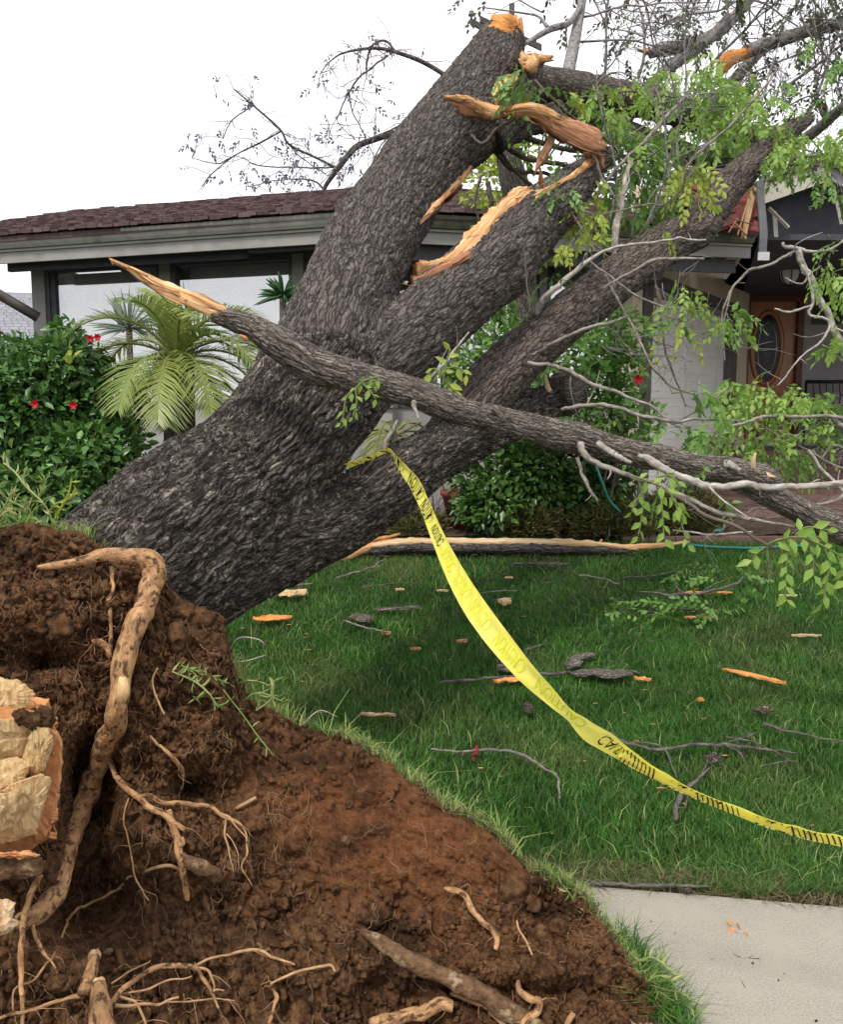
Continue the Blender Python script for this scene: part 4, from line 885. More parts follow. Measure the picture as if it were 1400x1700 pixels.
one_tube('broken_end', [(1195, 125, 7.5, 10), (1203, 108, 7.5, 22), (1218, 96, 7.5, 20), (1238, 88, 7.55, 17)], 'cut_wood', j1, sides=10, rough=.3, jag=.04)
k1 = thing('snapped_branch', 'pale upright slab of split wood standing among the leaves on the roof', 'split wood', P(1250, 200, 7.5))
one_tube('slab', [(1238, 204, 7.5, 12), (1245, 180, 7.5, 19), (1256, 158, 7.5, 10), (1262, 148, 7.5, 3)], 'pale_wood', k1, sides=8, flat=.4, rough=.3)
l1 = thing('snapped_branch', 'short upright stub with orange broken tip at the upper right edge of the roof', 'branch', P(1366, 200, 7.3))
mb_bark([(1375, 200, 7.3, 12), (1369, 186, 7.3, 13), (1366, 178, 7.3, 13)], 'bough', 'bark_smooth', l1, sides=9)
one_tube('broken_end', [(1366, 180, 7.3, 13), (1363, 172, 7.3, 11), (1360, 167, 7.3, 5)], 'cut_wood', l1, sides=7, rough=.3)
# ---------------------------------------------------------------- the long broken branch lying across the trunk
E = thing('broken_branch', 'long bare broken branch with a blond splintered tip lying across the big trunk', 'branch', P(500, 585, 3.25))
rowsE = [(352, 523, 3.22, 22), (385, 531, 3.22, 34), (420, 545, 3.22, 40), (470, 574, 3.22, 52), (520, 605, 3.24, 54), (575, 622, 3.27, 52), (640, 640, 3.30, 50), (700, 657, 3.33, 50), (760, 680, 3.36, 48), (830, 697, 3.4, 46), (900, 714, 3.45, 47), (960, 728, 3.48, 50), (1020, 745, 3.52, 44), (1090, 760, 3.55, 44), (1160, 775, 3.6, 42), (1220, 783, 3.62, 46), (1262, 796, 3.64, 50), (1285, 806, 3.66, 40)]
def rough_bark_branch(rows, name, mt, parent, amp=.0045, ridges=17, n=500, sides=110):
    p, r = pxw(rows); q = cr(np.column_stack([p, r]), n); p, r = q[:, :3], q[:, 3]; t, U, Vv = frames(p)
    a = np.linspace(0, 2 * np.pi, sides, endpoint=False); D = (U[:, None] * np.cos(a)[None, :, None] + Vv[:, None] * np.sin(a)[None, :, None]).reshape(-1, 3)
    X = np.repeat(p, sides, 0) + D * np.repeat(r, sides)[:, None]; L = np.r_[0, np.cumsum(np.linalg.norm(np.diff(p, axis=0), axis=1))]
    th = np.tile(a, n); ll = np.repeat(L, sides); X = X + D * (fbm(X, 9, 3) * .22 * np.repeat(r, sides))[:, None]
    u = th / (2 * np.pi) * ridges + .9 * fbm(X, 12, 3); v = ll / .26 + fbm(X + 9, 12, 2)
    f1, f2, cid = worley(u, v, ridges); h = sstep(.02, .3, f2 - f1); X = X + D * (amp * (h * (.6 + .7 * cid) - .7) + amp * .4 * fbm(X, 110, 2))[:, None]
    rr = np.repeat(r, sides); tc = np.stack([rr * np.cos(th), rr * np.sin(th), ll], -1); N = n
    i = np.arange(N - 1)[:, None] * sides; j = np.arange(sides)[None]; j2 = (j + 1) % sides; Q = np.stack([i + j, i + j2, i + sides + j2, i + sides + j], -1).reshape(-1, 4)
    X = np.vstack([X, p[0], p[-1]]); tc = np.vstack([tc, [0, 0, 0], [0, 0, L[-1]]]); jj = np.arange(sides)
    TT = np.vstack([np.stack([np.full(sides, N * sides), (jj + 1) % sides, jj], -1), np.stack([np.full(sides, N * sides + 1), (N - 1) * sides + jj, (N - 1) * sides + (jj + 1) % sides], -1)])
    mb = MB(); mb.add(X, Q, TT, tc=tc, rnd=np.r_[cid * h, .3, .3]); return mb.build(name, mt, parent)
rough_bark_branch(rowsE, 'bough', 'bark_grey', E)
rough_bark_branch([(1215, 800, 3.66, 24), (1260, 812, 3.66, 38), (1300, 832, 3.68, 42), (1350, 858, 3.70, 44), (1400, 882, 3.72, 46), (1460, 905, 3.74, 46)], 'bough', 'bark_grey', E, n=240, sides=100)
def ks(rows, name, mt, par, **k): return one_tube(name, rows, mt, par, **k)
# blond splinter tip
p_, r_ = pxw([(184, 431, 3.16, 3), (192, 436, 3.17, 6), (215, 446, 3.18, 9), (240, 461, 3.19, 15), (268, 478, 3.2, 21), (295, 489, 3.2, 23), (315, 497, 3.2, 24), (345, 512, 3.21, 25), (372, 523, 3.21, 22), (390, 527, 3.22, 10)])
mb = MB(); tube(mb, p_, r_, 24, n=110, flat=.45, up=(0, -1, .3), rough=.16, rs=22, jag=.01, fibre=.35)
for _ in range(16):
    i_ = random.randint(2, 8); a_, b_ = p_[i_] + RNG.normal(size=3) * r_[i_] * .5 + [0, -.012, 0], p_[i_ - 2] + RNG.normal(size=3) * r_[i_ - 2] * .9 + [0, -.012, 0]; tube(mb, [a_, (a_ + b_) / 2, b_], [.004, .003, .0005], 4, n=6)
mb.build('splintered_tip', 'torn_wood', E)
ks([(184, 431, 3.16, 4), (186, 436, 3.16, 4), (187, 440, 3.16, 3)], 'splinter', 'red_wood', E, sides=5)
mb = MB(); tube(mb, *pxw([(398, 556, 3.15, 6), (406, 560, 3.14, 11), (412, 566, 3.15, 5)]), 8, n=8, flat=.5, rough=.4); mb.build('scar', 'rind', E)
ks([(1250, 776, 3.6, 14), (1252, 764, 3.58, 8), (1255, 752, 3.57, 4)], 'splinter', 'pale_wood', E, sides=6)
ks([(1272, 788, 3.6, 12), (1282, 791, 3.58, 7), (1290, 792, 3.57, 3)], 'splinter', 'pale_wood', E, sides=6)
ks([(684, 668, 3.25, 9), (687, 682, 3.22, 6), (692, 695, 3.2, 4)], 'stub', 'twig_pale', E, sides=6, rough=.3)
ks([(824, 681, 3.32, 20), (832, 688, 3.3, 14), (837, 700, 3.29, 8)], 'stub', 'bark_grey', E, sides=9, rough=.4)
ks([(1205, 770, 3.56, 14), (1216, 774, 3.55, 12), (1226, 782, 3.55, 6)], 'stub', 'twig_pale', E, sides=8, rough=.4)
# side shoots of the broken branch
ks([(965, 736, 3.4, 12), (968, 750, 3.36, 12), (985, 768, 3.33, 11), (1040, 786, 3.3, 9), (1100, 805, 3.27, 8), (1170, 840, 3.24, 8), (1240, 862, 3.22, 7), (1320, 874, 3.2, 4)], 'shoot', 'twig_grey', E, sides=8, n=40, rough=.12)
ks([(995, 735, 3.42, 12), (1012, 748, 3.38, 10), (1030, 758, 3.37, 9), (1050, 766, 3.36, 6)], 'shoot', 'twig_pale', E, sides=8, rough=.15)
ks([(1062, 756, 3.42, 8), (1085, 768, 3.38, 13), (1120, 788, 3.36, 13), (1160, 802, 3.35, 13), (1210, 809, 3.34, 12), (1280, 805, 3.33, 11), (1350, 803, 3.32, 10), (1440, 800, 3.3, 9)], 'shoot', 'twig_pale', E, sides=10, n=50, rough=.10)
ks([(960, 760, 3.36, 7), (968, 790, 3.35, 6), (980, 815, 3.34, 6), (990, 832, 3.34, 4)], 'shoot', 'twig_grey', E, sides=6)
ks([(1100, 808, 3.27, 6), (1160, 848, 3.2, 7), (1220, 872, 3.15, 6), (1290, 910, 3.1, 4)], 'shoot', 'twig_brown', E, sides=6, n=24)
ks([(1118, 880, 3.3, 2), (1180, 886, 3.3, 4), (1250, 884, 3.3, 3)], 'shoot', 'twig_pale', E, sides=5)
# ---------------------------------------------------------------- branches of the crown in front of the house (hand placed)
CB = [
 ([(1022, 425, 5.0, 8), (1026, 380, 5.0, 12), (1035, 320, 5.05, 9), (1045, 270, 5.1, 6)], 'twig_pale'),
 ([(1035, 325, 5.0, 4), (1044, 300, 5.0, 3), (1040, 285, 5.0, 2)], 'twig_pale'),
 ([(980, 340, 5.1, 4), (1020, 285, 5.2, 5), (1070, 235, 5.3, 6), (1110, 190, 5.4, 6), (1150, 150, 5.5, 3)], 'twig_grey'),
 ([(1060, 395, 5.6, 3), (1100, 330, 5.6, 4), (1160, 255, 5.6, 5), (1220, 200, 5.6, 4), (1285, 125, 5.6, 3)], 'twig_grey'),
 ([(965, 215, 5.0, 4), (985, 250, 5.0, 5), (1005, 300, 5.0, 4), (1030, 345, 5.0, 3)], 'twig_grey'),
 ([(890, 130, 5.2, 5), (915, 160, 5.2, 5), (950, 195, 5.3, 5), (1000, 225, 5.4, 4), (1060, 290, 5.5, 3)], 'twig_brown'),
 ([(930, 300, 4.9, 3), (945, 345, 4.8, 4), (970, 390, 4.75, 4), (1010, 425, 4.7, 3)], 'twig_grey'),
 ([(960, 335, 5.0, 3), (975, 370, 4.9, 3), (985, 420, 4.85, 2)], 'twig_brown'),
 ([(890, 520, 4.6, 12), (905, 495, 4.55, 11), (925, 475, 4.5, 9), (960, 445, 4.5, 8), (1010, 415, 4.5, 5), (1080, 400, 4.5, 4), (1170, 398, 4.6, 3)], 'twig_pale'),
 ([(1000, 480, 4.4, 4), (1080, 435, 4.4, 5), (1120, 428, 4.4, 6), (1170, 430, 4.4, 3)], 'twig_grey'),
 ([(885, 592, 4.4, 6), (920, 570, 4.3, 7), (980, 545, 4.2, 6), (1030, 528, 4.2, 5), (1045, 523, 4.2, 3)], 'twig_grey'),
 ([(880, 602, 4.2, 8), (925, 610, 4.1, 7), (970, 628, 4.0, 7), (1030, 655, 3.95, 6), (1080, 670, 3.9, 5), (1110, 698, 3.9, 4), (1180, 725, 3.9, 3)], 'twig_grey'),
 ([(930, 680, 4.0, 7), (990, 670, 3.95, 7), (1060, 690, 3.9, 7), (1120, 697, 3.9, 6), (1230, 698, 3.9, 3)], 'twig_grey'),
 ([(1005, 455, 4.5, 5), (1050, 540, 4.5, 4), (1080, 600, 4.4, 4), (1110, 640, 4.4, 4), (1160, 658, 4.4, 3)], 'twig_grey'),
 ([(975, 430, 4.5, 3), (1030, 470, 4.5, 4), (1085, 505, 4.5, 4), (1130, 513, 4.5, 3), (1165, 518, 4.5, 2)], 'twig_grey'),
 ([(1088, 470, 5.0, 4), (1100, 530, 5.0, 4), (1105, 580, 5.0, 4), (1120, 625, 5.0, 3), (1140, 675, 5.0, 2)], 'twig_brown'),
 ([(1085, 440, 5.0, 3), (1090, 500, 5.0, 3), (1083, 560, 5.0, 2), (1120, 577, 5.0, 2)], 'twig_brown'),
 ([(1325, 415, 5.2, 11), (1345, 460, 5.2, 11), (1370, 510, 5.2, 11), (1395, 560, 5.2, 11), (1420, 620, 5.2, 10)], 'twig_pale'),
 ([(1300, 403, 5.2, 5), (1303, 410, 5.2, 6), (1325, 413, 5.2, 7), (1350, 418, 5.2, 5), (1385, 412, 5.2, 4), (1420, 380, 5.2, 3)], 'twig_pale'),
 ([(1325, 414, 5.2, 5), (1290, 435, 5.2, 5), (1245, 450, 5.2, 5), (1215, 480, 5.2, 4), (1205, 515, 5.2, 3), (1200, 560, 5.2, 3), (1205, 600, 5.2, 2)], 'twig_grey'),
 ([(1212, 482, 5.2, 3), (1200, 510, 5.2, 3), (1198, 545, 5.2, 2)], 'twig_grey'),
 ([(1332, 440, 5.1, 4), (1342, 465, 5.1, 4), (1350, 500, 5.1, 5), (1345, 520, 5.1, 5), (1378, 536, 5.1, 5), (1365, 565, 5.1, 4), (1325, 600, 5.1, 3), (1290, 640, 5.1, 2)], 'twig_pale'),
 ([(1287, 513, 5.1, 3), (1310, 517, 5.1, 4), (1350, 505, 5.1, 3)], 'twig_pale'),
 ([(1305, 462, 5.15, 2), (1330, 472, 5.15, 3), (1345, 455, 5.15, 3), (1365, 440, 5.15, 2)], 'twig_pale'),
 ([(1130, 770, 4.2, 3), (1180, 730, 4.2, 4), (1220, 705, 4.2, 5), (1280, 690, 4.2, 6), (1350, 690, 4.2, 6), (1430, 692, 4.2, 6)], 'twig_grey'),
 ([(1255, 712, 4.6, 3), (1310, 722, 4.6, 4), (1360, 735, 4.6, 5), (1430, 752, 4.6, 6)], 'twig_grey'),
 ([(1245, 745, 4.6, 2), (1270, 720, 4.6, 3), (1310, 705, 4.6, 3), (1350, 690, 4.6, 2)], 'twig_grey'),
 ([(1365, 680, 4.4, 7), (1385, 697, 4.4, 8), (1425, 725, 4.4, 9)], 'twig_grey'),
 ([(1343, 748, 4.3, 7), (1360, 770, 4.3, 6), (1385, 800, 4.3, 6), (1420, 840, 4.3, 6)], 'twig_pale'),
 ([(1290, 850, 4.0, 2), (1340, 840, 4.0, 5), (1375, 835, 4.0, 6), (1430, 805, 4.0, 6)], 'twig_grey'),
 ([(1118, 800, 4.4, 4), (1150, 765, 4.4, 4), (1175, 728, 4.4, 3)], 'twig_brown'),
 ([(1130, 697, 4.3, 4), (1170, 675, 4.3, 4), (1210, 645, 4.3, 3)], 'twig_grey'),
 ([(700, 640, 3.9, 3), (740, 600, 3.9, 5), (780, 550, 3.9, 3)], 'twig_pale'),
 ([(700, 700, 3.8, 3), (640, 735, 3.6, 5), (600, 790, 3.5, 4)], 'twig_brown'),
 ([(636, 745, 3.55, 8), (645, 725, 3.6, 8), (660, 700, 3.7, 5)], 'twig_grey'),
 ([(610, 800, 3.4, 2), (650, 765, 3.4, 5), (672, 735, 3.4, 4), (676, 725, 3.4, 3)], 'twig_brown'),
 ([(812, 300, 6.2, 9), (818, 350, 6.2, 8), (812, 400, 6.2, 6)], 'twig_brown'), ([(800, 290, 6.2, 5), (790, 340, 6.2, 4), (805, 395, 6.2, 3)], 'twig_brown'),
 ([(820, 225, 5.4, 8), (870, 260, 5.6, 8), (940, 275, 5.9, 7), (1010, 300, 6.2, 5)], 'twig_brown'),
 ([(815, 240, 5.4, 6), (850, 280, 5.6, 7), (910, 290, 5.9, 6), (990, 330, 6.2, 4)], 'twig_brown'),
 ([(850, 215, 5.5, 9), (890, 235, 5.7, 9), (960, 250, 6.0, 8), (1050, 262, 6.5, 6)], 'twig_brown'),
 ([(830, 250, 5.4, 5), (870, 300, 5.5, 6), (930, 330, 5.7, 4)], 'twig_brown'),
 ([(1180, 285, 6.2, 4), (1250, 278, 6.0, 7), (1330, 260, 5.8, 7), (1430, 250, 5.6, 8)], 'twig_grey'),
 ([(1200, 262, 6.2, 3), (1290, 270, 6.0, 4), (1360, 275, 5.9, 4), (1430, 278, 5.8, 4)], 'twig_brown'),
 ([(1180, 345, 6.5, 2), (1210, 360, 6.5, 2), (1255, 375, 6.5, 2)], 'twig_grey'),
 ([(900, 275, 5.6, 3), (1000, 160, 5.8, 3), (1100, 158, 5.9, 3), (1160, 170, 5.9, 2)], 'twig_brown'),
 ([(1100, 340, 5.9, 3), (1050, 400, 5.5, 4), (1060, 330, 5.6, 3)], 'twig_grey'),
]
for rows, mt in CB: one_tube('branch', rows, mt, T, sides=7, n=max(12, len(rows) * 6), rough=.12)
for rows in ([(350, 392, 4.2, 3), (352, 450, 4.2, 3)],): pass
one_tube('branch', [(922, 360, 4.3, 3), (915, 460, 4.3, 3), (880, 660, 4.2, 2)], 'twig_brown', T, sides=5) if False else None
one_tube('branch', [(870, 398, 4.2, 3), (876, 470, 4.2, 3), (880, 520, 4.2, 2)], 'twig_brown', T, sides=5)
# ---------------------------------------------------------------- dark tree standing behind, its bare crown and the far twigs
ST = thing('standing_tree', 'dark upright tree standing close to the house wall behind the broken limbs', 'tree', P(872, 800, 8.1))
mb_bark([(868, 850, 8.1, 60), (870, 700, 8.1, 54), (872, 560, 8.1, 48), (866, 450, 8.1, 46), (862, 350, 7.9, 46), (850, 285, 7.8, 42), (838, 240, 7.8, 24)], 'trunk', 'bark', ST, sides=28, n=70)
def recur(mb, ends, base, d, length, rad, lev, minlev, curl=.35, grav=0.0, kids=4, sides=5):
    d = d / np.linalg.norm(d); pts = [base]; k = 6; dd = d.copy()
    for i in range(k):
        dd = dd + RNG.normal(size=3) * curl / k * 1.6 + np.array([0, 0, grav / k]); dd /= np.linalg.norm(dd); pts.append(pts[-1] + dd * length / k)
    pts = np.array(pts); tube(mb, pts, np.linspace(rad, rad * .45, k + 1), max(3, sides if lev > 1 else 3), n=k + 3)
    if lev <= minlev: ends.append((pts[-1], dd)); return
    for c in range(kids):
        t = random.uniform(.25, 1.0); i = min(int(t * k), k - 1); b = pts[i] + (pts[i + 1] - pts[i]) * (t * k - i); nd = dd * .7 + RNG.normal(size=3) * .75; nd /= np.linalg.norm(nd)
        recur(mb, ends, b, nd, length * random.uniform(.45, .75), max(rad * .55, .0022), lev - 1, minlev, curl, grav, kids, sides)
# twigs over the roof at the upper right
tw = MB(); ends = []
for (px, py, d, dx, dz, ln, rad, lev) in [(1000, 160, 7.2, .2, 1, 1.0, .014, 4), (1060, 130, 7.4, .4, 1, 1.1, .014, 4), (1120, 120, 7.6, .2, 1, .9, .014, 4), (1180, 110, 7.8, .6, .9, 1.0, .014, 4), (1240, 120, 7.8, .5, .6, 1.0, .014, 4),
        (1300, 150, 7.6, .5, .8, 1.0, .014, 4), (1340, 200, 7.4, .3, 1, 1.0, .014, 4), (960, 30, 7.0, .8, .1, 1.0, .010, 4), (955, 70, 7.0, .9, .3, 1.0, .010, 4), (1100, 40, 7.8, .9, .2, 1.1, .012, 4),
        (1250, 0, 8.2, .9, -.4, .9, .010, 4), (1380, 60, 7.4, -.6, -.5, 1.0, .010, 4), (1040, -40, 7.6, .5, -.6, .9, .010, 4), (1200, -40, 7.8, .4, -.7, .9, .010, 4), (1330, -40, 7.6, .3, -.8, 1.0, .012, 4), (1400, 120, 7.2, -.7, .3, .9, .01, 4), (900, 20, 6.9, -.8, .3, .6, .006, 3)]:
    recur(tw, ends, P(px, py, d), np.array([dx, random.uniform(-.3, .3), dz]), ln, rad, lev, 1, curl=.7, kids=4)
for (px, py, d, dx, dz, ln, rad, lev) in [(900, 300, 5.4, .8, .5, .8, .008, 3), (960, 260, 5.6, .7, .1, .9, .009, 3), (1010, 380, 5.2, .4, 1, .9, .009, 3), (1060, 400, 5.2, .2, 1, .9, .008, 3), (1110, 380, 5.4, -.5, .7, .8, .008, 3), (1000, 300, 5.8, .9, .3, .9, .009, 3), (1100, 200, 6.0, .8, -.3, .9, .009, 3), (1200, 250, 6.0, .5, .6, .8, .008, 3), (1280, 230, 6.0, .8, -.1, .8, .008, 3),
        (1250, 700, 4.5, .7, -.2, .6, .006, 3), (1420, 780, 4.3, -.8, .2, .6, .006, 3), (1400, 860, 4.0, -.8, .3, .5, .005, 3), (1060, 560, 4.6, .6, .2, .5, .004, 3), (1150, 600, 4.6, -.4, .3, .45, .004, 3), (940, 420, 4.7, .3, .9, .6, .006, 3), (1100, 470, 4.6, .2, -.6, .4, .003, 3)]:
    recur(tw, [], P(px, py, d), np.array([dx, random.uniform(-.3, .3), dz]), ln, rad, lev, 1, curl=.8, kids=4)
tw.build('twigs', 'bark_smooth', T, kind='stuff')
L = []
for e, d in ends:
    if random.random() < .28:
        L.append(spray(e, d * .6 + np.array([0, 0, -.4]), random.uniform(.12, .26), random.randint(6, 11), .055))
for e, d in ends:
    if random.random() < .2: L.append(spray(e, RNG.normal(size=3), .12, 6, .04))
mb = MB(); add_leaves(mb, cat(L)); mb.build('withered_leaves', 'leaf_withered', T, kind='stuff')
# twigs hanging out to the left behind the upper limb
bt = thing('distant_tree', 'bare bluish tree reaching up beyond the roof ridge, left of the leaning limb', 'tree', P(600, 560, 14))
far = [([(535, 335, 13, 6), (540, 310, 13, 7), (565, 275, 13, 9), (590, 245, 13, 10), (620, 232, 13, 10), (655, 222, 13, 12), (720, 218, 13, 13)], 1),
       ([(560, 280, 13, 5), (525, 262, 13, 4), (480, 240, 13, 4), (465, 215, 13, 4), (420, 175, 13, 3), (388, 148, 13, 2)], 1),
       ([(466, 218, 13, 3), (430, 238, 13, 3), (390, 258, 13, 2), (350, 290, 13, 2), (335, 310, 13, 1.5)], 1), ([(390, 258, 13, 2), (360, 272, 13, 2), (318, 262, 13, 1.2)], 0),
       ([(422, 174, 13, 2), (385, 200, 13, 2), (370, 230, 13, 1.5)], 0), ([(740, 125, 12, 7), (700, 102, 12, 7), (655, 86, 12, 6), (620, 80, 12, 5), (570, 88, 12, 3), (545, 105, 12, 2), (532, 122, 12, 1.4)], 1),
       ([(655, 84, 12, 4), (640, 68, 12, 4), (622, 72, 12, 4), (610, 100, 12, 4), (608, 130, 12, 2)], 0), ([(645, 92, 12, 3), (600, 125, 12, 3), (582, 150, 12, 3), (565, 185, 12, 2), (562, 205, 12, 1.5), (590, 232, 12, 1.2)], 0),
       ([(580, 155, 12, 3), (585, 185, 12, 2), (608, 228, 12, 2)], 0), ([(545, 325, 13, 4), (520, 300, 13, 3), (470, 298, 13, 2), (410, 310, 13, 1.5)], 0), ([(700, 190, 12.5, 4), (670, 205, 12.5, 3), (620, 230, 12.5, 2)], 0),
       ([(560, 278, 13, 3), (500, 278, 13, 2.4), (430, 275, 13, 2), (405, 262, 13, 1.5)], 0), ([(640, 232, 13, 2), (622, 260, 13, 2), (617, 290, 13, 1.5)], 0), ([(480, 240, 13, 2), (500, 262, 13, 2), (545, 292, 13, 1.5)], 0)]
tops = []
for rows, main in far: one_tube('branch', rows, 'bark' if main else 'twig_brown', bt, sides=6, n=len(rows) * 5); tops += [(P(a, b, d), 0) for a, b, d, w in rows]
one_tube('trunk', [(520, 700, 13, 30), (528, 500, 13, 22), (535, 400, 13, 14), (536, 330, 13, 7)], 'bark', bt, sides=10, n=20)
one_tube('trunk', [(760, 700, 12.3, 40), (760, 420, 12.3, 30), (750, 240, 12.3, 20), (735, 120, 12.2, 8)], 'bark', bt, sides=10, n=20)
tw = MB(); e2 = []
for p0, _ in tops:
    for k in range(2):
        if p0[2] < 4.9: continue
        recur(tw, e2, p0, RNG.normal(size=3) * [1, .4, .8], random.uniform(.25, .55), .006, 2, 1, curl=.9, kids=3)
for (px, py) in [(420, 305), (470, 315), (530, 310), (560, 300), (440, 290), (600, 310), (640, 290), (580, 270), (500, 320), (395, 320)]:
    recur(tw, e2, P(px, py + 12, 13), np.array([random.uniform(-1, .6), 0, random.uniform(.1, 1)]), .55, .006, 3, 1, curl=.9, kids=3)
tw.build('twigs', 'twig_grey', bt, kind='stuff'); L = []
for e, d in e2:
    if random.random() < .36: L.append(spray(e, RNG.normal(size=3) * [1, 1, .5] - [0, 0, .3], .18, 5, .07))
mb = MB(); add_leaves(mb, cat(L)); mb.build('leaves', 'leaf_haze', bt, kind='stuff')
# ================================================================ wall of soil torn up with the roots
EDGE = [(-330, 850, 2.45), (-160, 866, 2.52), (0, 872, 2.6), (70, 876, 2.66), (128, 880, 2.72), (170, 902, 2.75), (215, 925, 2.78), (262, 950, 2.8), (290, 985, 2.82), (330, 1015, 2.84), (368, 1040, 2.84), (374, 1075, 2.82), (380, 1108, 2.81), (405, 1150, 2.80), (440, 1178, 2.78),
        (500, 1200, 2.75), (560, 1226, 2.72), (620, 1262, 2.68), (685, 1300, 2.62), (740, 1345, 2.55), (800, 1380, 2.48), (860, 1425, 2.42), (915, 1462, 2.37), (960, 1500, 2.33), (1000, 1548, 2.28), (1040, 1600, 2.23), (1070, 1650, 2.19), (1092, 1700, 2.15), (1115, 1780, 2.1), (1130, 1900, 2.05)]
EP = np.array([P(*e) for e in EDGE]); e_s = cr(EP, 760)
bot0, bot1 = np.array([-1.75, .95, -.35]), np.array([.78, 1.98, -.35])
NS, NT = 760, 640
s = np.linspace(0, 1, NS); B = bot0 + (bot1 - bot0) * (s[:, None] ** .8)
t = np.linspace(0, 1, NT) ** 1.0
base = e_s[:, None] * (1 - t[None, :, None]) + B[:, None] * t[None, :, None]
nrm = np.cross(bot1 - bot0, np.array([0.0, .45, 1.0])); nrm /= np.linalg.norm(nrm)
if nrm[1] > 0: nrm = -nrm
X = base.reshape(-1, 3).copy(); tt = np.tile(t, NS); ss = np.repeat(s, NT)
# picture coordinates of every vertex, used only to shape the relief
rel = X - np.array([0, 0, EYE]); dz = rel[:, 1] * cp + rel[:, 2] * -sp_; vy = rel[:, 1] * sp_ + rel[:, 2] * cp
ux_ = CX + FPX * rel[:, 0] / dz; uy_ = CY - FPX * vy / dz
def blob(cx_, cy_, rx, ry): return np.exp(-(((ux_ - cx_) / rx) ** 2 + ((uy_ - cy_) / ry) ** 2))
smooth = np.clip(blob(640, 1390, 190, 110) + blob(830, 1530, 130, 90) + .5 * blob(520, 1290, 120, 60), 0, 1)
cav = blob(150, 1350, 70, 190) + .8 * blob(330, 1310, 60, 40) + .7 * blob(60, 1090, 60, 35) + .5 * blob(380, 1500, 200, 60) + .6 * blob(905, 1520, 45, 40) + .5 * blob(120, 1530, 120, 60) + .5 * blob(900, 1640, 100, 30)
bulge = .10 * blob(120, 1010, 180, 90) + .07 * blob(330, 1050, 60, 60) + .06 * blob(240, 1160, 120, 80) + .07 * blob(620, 1400, 220, 130) + .06 * blob(880, 1600, 140, 90)
ridge = .05 * blob(700, 1600, 260, 22)
n1 = fbm(X, 3.0, 4); n2 = 1 - np.abs(fbm(X + 4, 9.0, 3)) * 2.4; n3 = fbm(X + 8, 26, 3)
f1, f2, cid = worley((X[:, 0] + .6 * X[:, 1]) * 24 + n3 * .6, X[:, 2] * 24 + n2 * .5, None); clod = sstep(0, .55, f2 - f1) * (.35 + cid)
g1, g2, gid = worley((X[:, 0] + .6 * X[:, 1]) * 62 + n3, X[:, 2] * 62, None); crumb = sstep(0, .55, g2 - g1) * (.2 + gid)
crack = sstep(0.0, .12, np.abs(fbm(X + 40, 4.2, 3)))
rgh = 1 - .75 * smooth
D = bulge + ridge - .17 * np.clip(cav, 0, 1.2) - .26 * sstep(.45, .9, cav + .25 * fbm(X + 2, 7, 3)) + .050 * n1 + rgh * (.034 * n2 + .030 * clod) + .05 * (rgh > .5) * np.clip(-fbm(X + 60, 5.5, 3) - .18, -1, 0) + (.25 + rgh) * (.008 * crumb + .006 * n3) - .022 * (1 - crack)
taper = sstep(0, .03, tt); D = D * (.35 + .65 * taper)
wob = .055 * fbm(np.column_stack([ss * 46, ss * 0, ss * 0]), 1, 4) * (1 - sstep(0, .08, tt))
X = X + nrm * D[:, None]; X[:, 2] += wob * .8
SX = X.reshape(NS, NT, 3)
mb = MB(); i = np.arange(NS - 1)[:, None] * NT; j = np.arange(NT - 1)[None]
Q = np.stack([i + j, i + NT + j, i + NT + j + 1, i + j + 1], -1).reshape(-1, 4)
tone = np.clip(smooth * 1.0 + .25 * cid * (1 - smooth) + .15 * fbm(X, 5, 3), 0, 1)
soilroot = thing('torn_up_soil', 'steep wall of torn up brown earth hanging on the roots in the foreground', 'soil', (-.4, 2.0, 0))
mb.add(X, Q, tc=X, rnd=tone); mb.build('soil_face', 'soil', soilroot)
# crest and turf-covered back that slopes down to the lawn
K = 26; top = SX[:, 0, :][::3]; rows_ = []
for k in range(K):
    a = k / (K - 1)
    ns_ = np.linspace(0, 1, len(top))[:, None]; back = np.array([.15, .55, 0]) * a * (1 - .85 * sstep(.66, .78, ns_))
    z = top[:, 2] * (1 - a) + (gz(0, top[:, 1] + .55) - .15) * a - .10 * math.sin(a * math.pi) * (top[:, 2] > .5)
    r_ = top + back; r_[:, 2] = z; rows_.append(r_)
Bk = np.stack(rows_, 1); nn = Bk.shape[0]; Bf = Bk.reshape(-1, 3); aa = np.tile(np.linspace(0, 1, K), nn); Bf = Bf + np.array([0, 0, 1]) * (.02 * fbm(Bf, 12, 3) * np.minimum(aa * 6, 1))[:, None]
mb = MB(); i = np.arange(nn - 1)[:, None] * K; j = np.arange(K - 1)[None]; mb.add(Bf, np.stack([i + j, i + j + 1, i + K + j + 1, i + K + j], -1).reshape(-1, 4), tc=Bf, rnd=.1)
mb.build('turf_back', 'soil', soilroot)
# ray casting on the soil
sub = SX[::8, ::8].copy()
